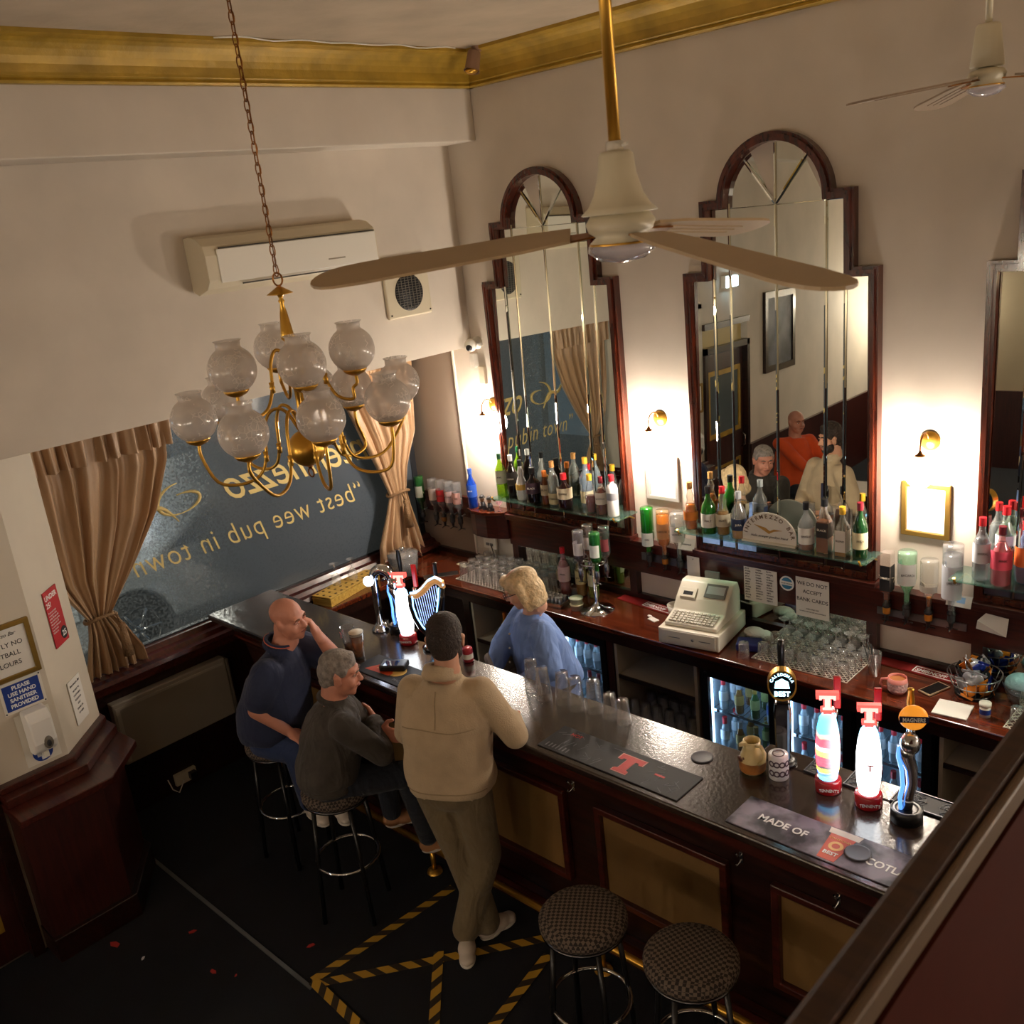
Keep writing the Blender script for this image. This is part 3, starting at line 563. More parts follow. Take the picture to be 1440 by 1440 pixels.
# ================================================================ CHANDELIER
HX, HY = 2.50, -2.965
def globe_mat():
    m = bpy.data.materials.new('etched_globe_glass'); m.use_nodes = True; nt = m.node_tree; N = nt.nodes; L = nt.links; N.clear()
    o = N.new('ShaderNodeOutputMaterial'); t = N.new('ShaderNodeBsdfTransparent'); t.inputs[0].default_value = (.93, .89, .85, 1)
    d = N.new('ShaderNodeBsdfTranslucent'); d.inputs[0].default_value = (*lin(hx('f6f0ea')), 1); df = N.new('ShaderNodeBsdfDiffuse'); df.inputs[0].default_value = (*lin(hx('f0e8e0')), 1)
    a = N.new('ShaderNodeMixShader'); a.inputs[0].default_value = .6; L.new(d.outputs[0], a.inputs[1]); L.new(df.outputs[0], a.inputs[2])
    tc = N.new('ShaderNodeTexCoord'); v = N.new('ShaderNodeTexVoronoi'); v.feature = 'DISTANCE_TO_EDGE'; v.inputs['Scale'].default_value = 62; L.new(tc.outputs['Object'], v.inputs[0])
    n = N.new('ShaderNodeTexNoise'); n.inputs['Scale'].default_value = 16; L.new(tc.outputs['Object'], n.inputs[0])
    mu = N.new('ShaderNodeMath'); mu.operation = 'GREATER_THAN'; mu.inputs[1].default_value = .56; L.new(n.outputs[0], mu.inputs[0])
    ed = N.new('ShaderNodeMath'); ed.operation = 'LESS_THAN'; ed.inputs[1].default_value = .07; L.new(v.outputs['Distance'], ed.inputs[0])
    m3 = N.new('ShaderNodeMath'); m3.operation = 'MULTIPLY'; L.new(mu.outputs[0], m3.inputs[0]); L.new(ed.outputs[0], m3.inputs[1])
    mr = N.new('ShaderNodeMapRange'); mr.inputs[3].default_value = .62; mr.inputs[4].default_value = .95; L.new(m3.outputs[0], mr.inputs[0])
    b = N.new('ShaderNodeMixShader'); L.new(mr.outputs[0], b.inputs[0]); L.new(t.outputs[0], b.inputs[1]); L.new(a.outputs[0], b.inputs[2])
    g = N.new('ShaderNodeBsdfGlossy'); g.inputs['Roughness'].default_value = .12; f = N.new('ShaderNodeMath'); f.inputs[0].default_value = .06; f.inputs[1].default_value = .03
    c = N.new('ShaderNodeMixShader'); L.new(f.outputs[0], c.inputs[0]); L.new(b.outputs[0], c.inputs[1]); L.new(g.outputs[0], c.inputs[2]); L.new(c.outputs[0], o.inputs[0]); return m
gm = globe_mat()
t = thing('chandelier', 'brass chandelier of twelve etched glass globes hanging on a long chain', 'chandelier', (HX, HY, 0))
k = MB(); z = 4.37; i = 0
while z > 3.33:
    h = .034; c = Vector((0, 0, z-h/2)); a = (i % 2)*PI/2+.5; dx = Vector((math.cos(a), math.sin(a), 0))
    k.tube([c + dx*.0085*math.cos(q) + Vector((0, 0, (h/2+.003)*math.sin(q))) for q in [2*PI*j/10 for j in range(10)]], .0021, 5, True); z -= h-.004; i += 1
k.tube([(0.004, 0, 4.38), (.006, .003, 3.8), (.003, 0, 3.32)], .0018, 5).build('chain', brass_d, t)
MB().lathe([(0, 4.385), (.05, 4.385), (.045, 4.36), (.01, 4.35), (0, 4.35)], (0, 0, 0)).build('ceiling_rose', brass, t)
MB().tube([(0.020*math.cos(q), .004*math.cos(q), 3.305+.020*math.sin(q)) for q in [2*PI*j/20 for j in range(20)]], .0032, 6, True).build('top_ring', brass_d, t)
st = MB().lathe([(0, 3.285), (.006, 3.283), (.04, 3.262), (.042, 3.26), (.01, 3.256), (.006, 3.245), (.011, 3.238), (.006, 3.23), (.012, 3.2), (.020, 3.14), (.022, 3.12), (.012, 3.11), (.010, 3.06), (.03, 3.045), (.036, 3.02), (.03, 2.995), (.010, 2.975), (.010, 2.86), (.016, 2.85), (.016, 2.83), (.012, 2.80)], (0, 0, 0), 20).build('stem', brass, t)
MB().sph((0, 0, 2.757), .062, 24, 16).build('brass_ball', brass, t)
MB().tube([(0.015*math.cos(q), 0, 2.672+.015*math.sin(q)) for q in [2*PI*j/16 for j in range(16)]], .0028, 6, True).lathe([(0, 2.70), (.012, 2.696), (.004, 2.686), (0, 2.685)], (0, 0, 0), 10).build('finial_ring', brass_d, t)
def arm(az, R, z0, zg, low):
    d = Vector((math.cos(az), math.sin(az), 0)); n = 14
    if low: ctrl = [(.015, z0), (.05, z0+.07), (.095, z0+.075), (.125, z0+.02), (.135, z0-.07), (.165, z0-.13), (.23, z0-.15), (.30, z0-.13), (R, zg-.125), (R, zg-.082)]
    else: ctrl = [(.015, z0), (.035, z0+.085), (.065, z0+.10), (.09, z0+.06), (.10, z0-.01), (.13, z0-.07), (.18, z0-.085), (R-.015, z0-.05), (R, zg-.11), (R, zg-.082)]
    P_ = []
    for i in range(len(ctrl)-1):
        p0, p1, p2, p3 = ctrl[max(0, i-1)], ctrl[i], ctrl[i+1], ctrl[min(len(ctrl)-1, i+2)]
        for s in range(4):
            u = s/4; f = lambda a, b, c, e: .5*((2*b)+(-a+c)*u+(2*a-5*b+4*c-e)*u*u+(-a+3*b-3*c+e)*u**3)
            P_.append((f(p0[0], p1[0], p2[0], p3[0]), f(p0[1], p1[1], p2[1], p3[1])))
    P_.append(ctrl[-1])
    a = MB().tube([tuple(d*r)[:2]+(zz,) for r, zz in P_], .0055, 8)
    q = ctrl[4]; a.lathe([(0, .02), (.009, .016), (.007, .005), (.010, 0), (.007, -.006), (.009, -.016), (0, -.02)], (d.x*q[0], d.y*q[0], q[1]), 10)
    a = a.build('arm', brass, t)
    g = Vector((d.x*R, d.y*R, zg))
    MB().lathe([(0, -.086), (.012, -.084), (.03, -.076), (.038, -.068), (.040, -.060), (.036, -.060)], g, 18).build('gallery', brass, a)
    pr = [(.034, -.066)] + [(.0735*math.sin(q), -.0735*math.cos(q)) for q in [.5+(2.57-.5)*i/16 for i in range(17)]] + [(.037, .066), (.037, .082), (.043, .088)]
    MB().lathe(pr, g, 28).build('glass_globe', gm, a)
# (273, 590) [ 2.321 -3.247  2.905] -122 0.334
# (308, 565) [ 2.107 -3.034  2.905] -170 0.399
# (360, 612) [ 2.779 -3.304  2.905] -51 0.439
# (450, 589) [ 2.793 -3.092  2.905] -23 0.319
# (544, 563) [ 2.79  -2.832  2.905] 25 0.319
# (560, 537) [ 2.553 -2.586  2.905] 82 0.383
# (497, 545) [ 2.454 -2.708  2.905] 100 0.261
# (415, 548) [ 2.228 -2.797  2.905] 148 0.32
# (326, 520) [ 2.54  -3.205  3.065] -81 0.243
# (386, 490) [ 2.25  -2.865  3.065] 158 0.269
# (424, 513) [ 2.743 -3.091  3.065] -27 0.274
# (493, 491) [ 2.647 -2.836  3.065] 41 0.196
#m [(1130.9, 618.7, 7.88), (1227.0, 592.1, 7.27)]
#fan2 [ 4.033 -1.3    3.727] spot (671.9, 87.7, 5.8)
for az, R in ((-122, .335), (-170, .38), (-58, .40), (-23, .32), (25, .32), (80, .375), (104, .27), (135, .32)): arm(math.radians(az), R, 2.82, 2.905, True)
for az, R in ((-81, .24), (158, .262), (-27, .262), (41, .2)): arm(math.radians(az), R, 2.99, 3.065, False)
# ================================================================ CEILING FANS
def fan(loc, az, R, label, k, rodm, bladem, droop=.07, rod_r=.012, pitch=-17, cone=False):
    t = thing('ceiling_fan', label, 'ceiling fan', loc, 0, 'ceiling fans')
    H = CZ-loc[2]
    MB().tube([(0, 0, .15*k), (0, 0, H-.03)], rod_r, 14).build('rod', rodm, t)
    MB().lathe([(0, H), (.06, H), (.055, H-.03), (.015, H-.05), (0, H-.05)], (0, 0, 0)).build('ceiling_cup', fan_m, t)
    MB().lathe([(0, .17*k), (.017, .17*k), (.017, .145*k)], (0, 0, 0), 18).tube([(.017, 0, .16*k), (.03, 0, .163*k)], .003).build('collar', white_p, t)
    bell = [(0, .16), (.03, .16), (.036, .152), (.05, .04), (.046, .036), (0, .045)] if cone else [(0, .152*k), (.028*k, .152*k), (.034*k, .145*k), (.038*k, .11*k), (.049*k, .072*k), (.062*k, .05*k), (.076*k, .038*k), (.073*k, .036*k), (0, .05*k)]
    MB().lathe(bell, (0, 0, 0), 32).build('bell_canopy', fan_m, t)
    MB().lathe([(.02, .045*k), (.058*k, .036*k), (.069*k, .02*k), (.064*k, .004*k), (.05*k, -.006*k), (.062*k, -.016*k), (.062*k, -.022*k), (0, -.022*k)], (0, 0, 0), 32).build('motor_housing', fan_m, t)
    MB().lathe([(.05*k, -.018*k), (.066*k, -.022*k), (.068*k, -.034*k), (.045*k, -.052*k), (0, -.06*k)], (0, 0, 0), 24).build('glass_bowl', glassy('fan_bowl_glass', 'e8e4f0', .35, .05), t)
    MB().lathe([(.060*k, -.017*k), (.064*k, -.018*k), (.064*k, -.022*k), (.060*k, -.023*k)], (0, 0, 0), 24).build('brass_ring', brass, t)
    for ai, a in enumerate(az):
        a = math.radians(a); dr_ = droop[ai] if isinstance(droop, tuple) else droop; M = Matrix.Rotation(a, 4, 'Z') @ Matrix.Rotation(math.asin(dr_/R), 4, 'Y') @ Matrix.Rotation(math.radians(pitch[ai] if isinstance(pitch, tuple) else pitch), 4, 'X')
        o = [(.10*k, -.036), (.2, -.05), (R-.1, -.062), (R-.055, -.058), (R-.03, -.049), (R-.012, -.034), (R-.003, -.017), (R, 0), (R-.003, .018), (R-.013, .034), (R-.032, .048), (R-.06, .056), (R-.12, .06), (.2, .05), (.10*k, .036)]
        b = MB().prism(o, .008, .014, 'z', M)
        for yy in (-.022, 0, .02): b.box(.12*k, R*.8, yy, yy+.006, .0055, .008, M)
        b = b.build('blade', bladem, t)
        MB().prism([(.05*k, -.012), (.12*k, -.022), (.17*k, -.026), (.185*k, 0), (.17*k, .026), (.12*k, .022), (.05*k, .012)], .002, .006, 'z', M).build('blade_bracket', brass_d, b)
    return t
fan_m = mat('fan_enamel', 'd6cdb2', .35)
fan((3.97, -3.11, 3.37), (96, 216, 336), .65, 'cream three blade ceiling fan on a brass rod, nearest the stairs', 1.0, brass, mat('fan_blade', 'b79d78', .4, var=(6, .06)), (.053, .045, .10), pitch=(-14, -17, -2))
fan((4.04, -1.3, 3.66), (250, 10, 130), .56, 'white three blade ceiling fan at the top right corner', .82, fan_m, mat('fan_blade_brown', '8a7660', .35), .05, .010, 2, True)
# ================================================================ FRAMED CERTIFICATES, PAPERS
BX = (1, 0, 0)
for x, z, lab, fm in ((1.785, 1.755, 'pale framed certificate under the middle wall lamp', mat('silver_frame', 'cfcac0', .3, .6)), (3.395, 1.77, 'gold framed certificate under the right hand wall lamp', mat('gold_frame', '9a7b3c', .35, .8))):
    o = plaque('framed_certificate', frameM((x, -.001, z), BX, (0, 0, 1)), .19, .235, paper, lab, 'framed certificate', .006)
    o['group'] = 'certificates between the mirrors'
    MB().ring([(-.122, -.145), (.122, -.145), (.122, .145), (-.122, .145)], [(-.095, -.118), (.095, -.118), (.095, .118), (-.095, .118)], 0, .02, 'z').build('frame', fm, o, bevel=.004)
    for i, s in enumerate(('Certificate', 'of Excellence', 'This is to certify', 'Intermezzo Bar')): on(o, s, .017 if i < 2 else .011, 0, .03-i*.028, mat('faint_ink', '9a958e', .8), z=.0065)
o = plaque('price_list', frameM((2.475, -.06, 1.21), BX, (0, 0, 1)), .215, .255, paper, 'white printed price list taped to the board behind the cash register', 'paper')
for i in range(14):
    for j in range(3): on(o, 'abcdefghij klmnop qrstuv'[(i*3+j*5) % 9:][:7+(i*j) % 4], .012, -.1+j*.07, .105-i*.0165, ink, 'LEFT')
o = MB().lathe([(0, .003), (.045, .003), (.045, 0)], (0, 0, 0), 28).build('round_sticker', mat('sticker_blue', '3f8fc0', .4)); o.matrix_world = frameM((2.64, -.0505, 1.235), BX, (0, 0, 1)); tag(o, 'round blue and white hygiene sticker beside the price list', 'sticker')
MB().box(-.044, .044, -.012, .012, .003, .004).build('white_band', white_i, o); on(o, 'FOOD HYGIENE', .0095, 0, -.004, ink, z=.0042); MB().ring(arc((0, 0), .045, 0, 2*PI, 24), arc((0, 0), .036, 0, 2*PI, 24), .003, .0038, 'z').build('white_rim', white_i, o)
o = plaque('bank_card_notice', frameM((2.80, -.06, 1.20), BX, (0, 0, 1)), .20, .285, paper, 'white notice saying bank cards are not accepted', 'notice')
on(o, 'Intermezzo Bar', .027, 0, .105, ink, shear=.4, bold=.0004)
for i, s in enumerate(('WE DO NOT', 'ACCEPT', 'BANK CARDS')): on(o, s, .031, 0, .05-i*.048, ink)
on(o, 'CASH ONLY BAR', .010, 0, -.095, ink); on(o, 'WE APOLOGISE FOR ANY INCONVENIENCE', .008, 0, -.112, ink)
o = plaque('blank_card', frameM((2.015, -.06, 1.22), BX, (.0, 0, 1)), .09, .14, paper, 'plain white card pinned to the board left of the second mirror', 'card')
MB().cyl((0, .055, 0), .004, .003, .006, 8).build('pin', steel, o)
o = plaque('place_card', frameM((1.985, -.08, 1.372), (1, .1, 0), (0, .3, 1)), .11, .07, paper, 'small white card leaning on the ledge below the orange bottle', 'card'); on(o, 'Reserved', .018, 0, -.005, ink)
o = MB().poly([(-.075, -.04, 0), (.07, -.05, .01), (.075, .045, 0), (-.03, .055, .004), (-.06, .02, .03)]).build('folded_paper', paper); o.matrix_world = frameM((3.75, -.06, 1.24), BX, (0, 0, 1)); tag(o, 'crumpled white paper sheet hanging at the right hand board', 'paper')
md = o.modifiers.new('t', 'SOLIDIFY'); md.thickness = .001
o = plaque('till_receipt', frameM((3.60, -.09, 1.345), (1, 0, 0), (0, .4, 1)), .12, .06, paper, 'white slip with a blue square leaning on the ledge right of the optics', 'paper'); MB().box(-.01, .03, -.01, .02, .003, .004).build('blue_square', mat('pale_blue', '8fb6dc', .6), o)
# conduit, sockets by the corner shelf
t = thing('counter_socket', 'white trunking with double socket and black lead under the corner shelf', 'socket', (0, 0, 0))
MB().box(.17, .23, -.04, 0, .905, 1.15).build('trunking', white_p, t, bevel=.004)
MB().box(.135, .265, -.055, -.04, 1.03, 1.12).build('socket_plate', white_p, t, bevel=.003); MB().box(.205, .235, -.06, -.055, 1.055, 1.075).box(.165, .195, -.06, -.055, 1.055, 1.075).build('switches', mat('grey_switch', '6a6a6a', .4), t)
MB().tube([(.22, -.062, 1.06), (.25, -.07, 1.0), (.245, -.05, .93)], .004).build('lead', black, t)
# ================================================================ CASH REGISTER
t = thing('cash_register', 'cream electronic cash register standing on its cash drawer', 'cash register', (2.205, -.275, .9), math.radians(9))
reg = mat('register_beige', 'ddd6c4', .4); reg2 = mat('register_shade', 'b5ae9e', .45)
d = MB().box(-.19, .19, -.21, .2, .008, .108).build('cash_drawer', reg, t, bevel=.006)
MB().box(-.17, .17, -.2135, -.21, .02, .1).build('drawer_front', reg, d, bevel=.004); MB().lathe([(0, .004), (.009, .004), (.009, 0)], (.03, -.2135, .06), 12, Matrix.Rotation(PI/2, 4, 'X')).box(-.12, -.05, -.216, -.2135, .058, .062).box(.07, .14, -.216, -.2135, .058, .062).build('lock', steel, d)
MB().prism([(-.17, .108), (-.175, .135), (-.05, .165), (.0, .225), (.09, .30), (.16, .30), (.19, .24), (.19, .108)], -.165, .165, 'x').build('body', reg, t, bevel=.008)
k = MB()
KM = frameM((0, -.115, .155), (1, 0, 0), (0, .972, .233))
for i in range(11):
    for j in range(5): k.box(-.14+i*.026, -.14+i*.026+.020, -.05+j*.021, -.05+j*.021+.016, -.002, .005, KM)
k.build('keypad', reg2, t, bevel=.001)
KM = frameM((.075, .045, .268), (1, 0, 0), (0, .77, .64))
s = MB().box(-.065, .065, -.045, .045, -.004, .004, KM).build('display_bezel', mat('bezel_grey', '6c6c68', .35), t); MB().box(-.055, .055, -.022, .03, .004, .0045, KM).build('display', mat('display_glass', 'b9c2c2', .08, spec=.8), s)
KM = frameM((-.09, .02, .247), (1, 0, 0), (0, .77, .64)); MB().box(-.05, .05, -.03, .035, -.003, .006, KM).build('printer_cover', reg, t, bevel=.003); MB().box(-.03, .03, -.015, .01, .006, .0065, KM).build('printer_slot', ink, t)
MB().box(-.045, .045, .16, .175, .29, .34).build('customer_display', mat('bezel_grey'), t)
o = MB().sph((0, 0, .04), (.07, .05, .035), 18, 12).sph((.05, .02, .03), (.05, .04, .03), 14, 8).build('plastic_bag', mat('bag_white', 'dcdcd8', .5, bump=(30, 1))); o.location = (2.50, -.18, .9); tag(o, 'crumpled white plastic bag beside the cash register', 'bag')
o = MB().box(-.07, .07, -.05, .05, 0, .05).build('blue_box', mat('deep_blue', '1a2470', .4), bevel=.01); o.location = (2.53, -.30, .9); o.rotation_euler = (0, 0, .4); tag(o, 'small dark blue box between the register and the glass mat', 'box')
o = MB().lathe([(0, 0), (.05, 0), (.062, .07), (.06, .07), (.048, .004), (0, .004)], (0, 0, 0), 24).build('white_bowl', white_p); o.location = (1.915, -.12, .9); tag(o, 'small white bowl left of the cash register', 'bowl')
def barrunner(loc, rz, label, w=.42, d=.09):
    o = MB().box(-w/2, w/2, -d/2, d/2, 0, .006).build('bar_runner', mat('runner_red', '8c1414', .6)); o.location = loc; o.rotation_euler = (0, 0, rz); tag(o, label, 'bar runner', 'red bar runners')
    MB().ring([(-.02, -.035), (w/2-.02, -.035), (w/2-.02, .03), (-.02, .03)], [(-.014, -.029), (w/2-.026, -.029), (w/2-.026, .024), (-.014, .024)], .006, .0068, 'z').build('white_border', white_i, o)
    txt('SMIRNOFF', .043, (-.008, -.02, .0062), (1, 0, 0), (0, 1, 0), white_i, o, 'lettering', bold=.001, wscale=.82)
barrunner((1.66, -.085, .9), -.10, 'red vodka bar runner left of the cash register', .46); barrunner((3.40, -.075, .9), -.06, 'red vodka bar runner beneath the right hand optics', .52)
o = MB().box(-.035, .035, -.02, .02, 0, .006).sph((-.05, .012, .006), (.022, .012, .007), 10, 6).build('paper_scrap', paper); o.location = (1.83, -.26, .9); o.rotation_euler = (0, 0, -.3); tag(o, 'scrap of white paper on the bare worktop', 'paper')
# ================================================================ MUG, PHONES, BASKET etc on the counter
t = thing('pink_mug', 'pink mug with a pale speckled band, holding tea', 'mug', (3.405, -.35, .9), .3)
pk = mat('pink_ceramic', 'e08a80', .4); MB().lathe([(0, 0), (.035, 0), (.047, .02), (.05, .05), (.045, .085), (.042, .085), (.045, .05), (.04, .012), (0, .01)], (0, 0, 0), 28).build('mug_body', pk, t)
MB().lathe([(.0475, .018), (.0508, .05), (.0488, .062)], (0, 0, 0), 28).build('speckled_band', mat('pale_pink_glaze', 'eab8b8', .7, bump=(90, 1), var=(70, .35)), t); MB().lathe([(0, .07), (.0435, .07)], (0, 0, 0), 24).build('tea', mat('milky_tea', 'b5784a', .2), t)
MB().tube([(-.045, 0, .07), (-.075, 0, .065), (-.08, 0, .04), (-.07, 0, .022), (-.046, 0, .02)], .007).build('handle', pk, t)
def phone(loc, rz, label, case):
    o = MB().box(-.037, .037, -.075, .075, 0, .009).build('mobile_phone', case, bevel=.003); o.location = loc; o.rotation_euler = (0, 0, rz); tag(o, label, 'phone', 'mobile phones'); MB().box(-.031, .031, -.066, .066, .009, .0098).build('screen', mat('screen_black', '0a0b0e', .08), o)
phone((3.545, -.235, .9), -.35, 'gold rimmed mobile phone lying by the snack basket', mat('phone_gold', 'c9b090', .3, .6))
o = MB().box(-.08, .08, -.075, .075, 0, .008).build('paper_napkins', paper, bevel=.003); o.location = (3.69, -.385, .9); o.rotation_euler = (0, 0, .1); tag(o, 'white paper napkins in front of the snack basket', 'napkins')
t = thing('white_tub', 'small white lidded tub with a blue label by the napkins', 'tub', (3.83, -.36, .9)); MB().lathe([(0, 0), (.024, 0), (.025, .055), (0, .055)], (0, 0, 0), 18).build('tub', white_p, t); MB().lathe([(0, .073), (.027, .073), (.027, .055), (0, .055)], (0, 0, 0), 18).build('lid', white_p, t); MB().lathe([(.0255, .016), (.0258, .042)], (0, 0, 0), 18).build('blue_label', mat('sign_blue'), t)
t = thing('snack_basket', 'wire basket heaped with snack packets', 'basket', (3.715, -.17, .9))
k = MB()
for h, r in ((.012, .085), (.06, .105), (.115, .125)): k.tube([(r*math.cos(a), r*math.sin(a), h) for a in [2*PI*i/28 for i in range(28)]], .003, 5, True)
for i in range(16): a = 2*PI*i/16; k.tube([(.085*math.cos(a), .085*math.sin(a), .012), (.105*math.cos(a), .105*math.sin(a), .06), (.125*math.cos(a), .125*math.sin(a), .115)], .002, 5)
k.build('wire_cage', steel, t); MB().cyl((0, 0, 0), .09, 0, .012, 24).build('base', black, t)
def packet_mesh(m1): return MB().sph((0, 0, 0), (.032, .011, .042), 10, 8).box(-.03, .03, -.0015, .0015, .036, .05).box(-.03, .03, -.0015, .0015, -.05, -.036).build('snack_packet', m1)
pk_m = [mat('packet_blue', '1c2f8a', .25, .3), mat('packet_black', '17171c', .3, .3), mat('packet_orange', 'e08424', .3, .3), mat('packet_silver', 'b8bcc4', .25, .5), mat('packet_brown', '7a4a22', .3, .3)]
names = ['blue', 'black', 'orange', 'silver', 'brown']; rr = random.Random(3)
for i in range(26):
    lay = i//9; a = i*2.4; r = (.068, .062, .03)[min(lay, 2)]; c = rr.randrange(5)
    if lay == 0: c = (0, 3, 2)[i % 3]
    p = packet_mesh(pk_m[c]); p.location = (3.715+r*math.cos(a), -.17+r*math.sin(a), .956+lay*.046); p.rotation_euler = (rr.uniform(-.5, .5), rr.uniform(-.5, .5), a+PI/2)
    tag(p, f'{names[c]} foil snack packet heaped in the wire basket', 'snack packet', 'snack packets in the basket')
t = thing('glass_bowl', 'pale blue plastic bag of ice in a bowl behind the snack basket', 'bowl', (3.92, -.14, .9)); MB().lathe([(0, 0), (.05, 0), (.085, .1), (.083, .1), (.045, .004)], (0, 0, 0), 20).build('bowl', clear, t); MB().sph((0, 0, .09), (.075, .065, .06), 16, 10).build('ice_bag', mat('bag_blue', '9cc0cc', .3, bump=(25, 1)), t)
# window counter: lit wooden rack with two wine glasses, ice bucket
t = thing('wooden_glass_rack', 'lit yellow wooden drainer rack on the window counter', 'rack', (-.395, -.975, .9), math.radians(12))
yw = wood('yellow_wood', 'd8b45a', 'b88f3c', .5, (2, 14, 14), .1); MB().box(-.09, .09, -.27, .27, 0, .055).box(-.09, .09, -.27, .27, .06, .068).build('rack_body', yw, t, bevel=.003)
k = MB()
for i in range(3):
    for j in range(9): k.cyl((-.06+i*.06, -.24+j*.06, 0), .011, .068, .0685, 10)
k.build('drain_holes', mat('hole_brown', '3a2a14', .8), t)
def wineglass(loc, up=True, label='', s=1, group=None):
    pr = [(.033, 0), (.034, .002), (.005, .006), (.004, .06), (.008, .072), (.028, .09), (.036, .12), (.034, .145), (.029, .165)]
    if up: pr = [(r, .165-z) for r, z in pr]   # stands on its rim, foot uppermost
    o = MB().lathe([(r*s, z*s) for r, z in pr], (0, 0, 0), 18).build('wine_glass', glassy('stem_glass', 'ffffff', .16, edge=1.0)); o.location = loc; tag(o, label, 'wine glass', group); return o
wineglass((-.43, -1.03, .9685), True, 'wine glass upended on the rack, further from the curtain', group='wine glasses on the rack'); wineglass((-.40, -.90, .9685), True, 'wine glass upended on the rack, nearer the curtain', group='wine glasses on the rack')
t = thing('ice_bucket', 'clear round ice bucket with lid under the right curtain', 'ice bucket', (-.27, -.52, .9))
MB().lathe([(.08, 0), (.10, .01), (.115, .16), (.112, .16), (.097, .015), (0, .012)], (0, 0, 0), 28).build('bucket', glassy('smoky_acrylic', 'c8c8c8', .28), t)
MB().lathe([(.118, .16), (.118, .172), (.06, .185), (.012, .19), (0, .19)], (0, 0, 0), 28).build('lid', glassy('smoky_acrylic'), t); MB().lathe([(0, .22), (.018, .218), (.02, .205), (.01, .19)], (0, 0, 0), 14).build('lid_knob', chrome, t)
o = MB().box(-.13, .13, -.04, .04, 0, .004).build('serving_tray', steel, bevel=.003); o.location = (-.0, -.40, .9); o.rotation_euler = (0, 0, .9); tag(o, 'flat steel tray lying at the corner of the counter', 'tray')
o = MB().box(-.06, .06, -.035, .035, 0, .003).build('bar_towel', mat('pale_cloth', 'cfcab0', .9)); o.location = (.0, -.16, .9); o.rotation_euler = (0, 0, -.2); tag(o, 'pale folded cloth at the back corner of the counter', 'cloth')
# ================================================================ BOTTLES
def gmat(col, op, rough=.04): return glassy('bottle_glass_'+col, col, op, rough)
BP = {
 'wine': [(0, 0), (.036, 0), (.038, .01), (.038, .17), (.034, .195), (.016, .235), (.0135, .25), (.0135, .30)],
 'round': [(0, 0), (.042, 0), (.044, .01), (.044, .13), (.038, .165), (.018, .20), (.0135, .22), (.0135, .27)],
 'squat': [(0, 0), (.044, 0), (.046, .012), (.046, .10), (.038, .13), (.018, .15), (.016, .17), (.016, .21)],
 'bulb': [(0, 0), (.03, 0), (.036, .01), (.04, .08), (.032, .13), (.018, .17), (.022, .195), (.014, .22), (.013, .27)],
 'straight': [(0, 0), (.037, 0), (.038, .008), (.038, .185), (.03, .21), (.016, .22), (.015, .27)],
 'small': [(0, 0), (.027, 0), (.028, .01), (.028, .10), (.018, .145), (.012, .165), (.012, .20)],
}
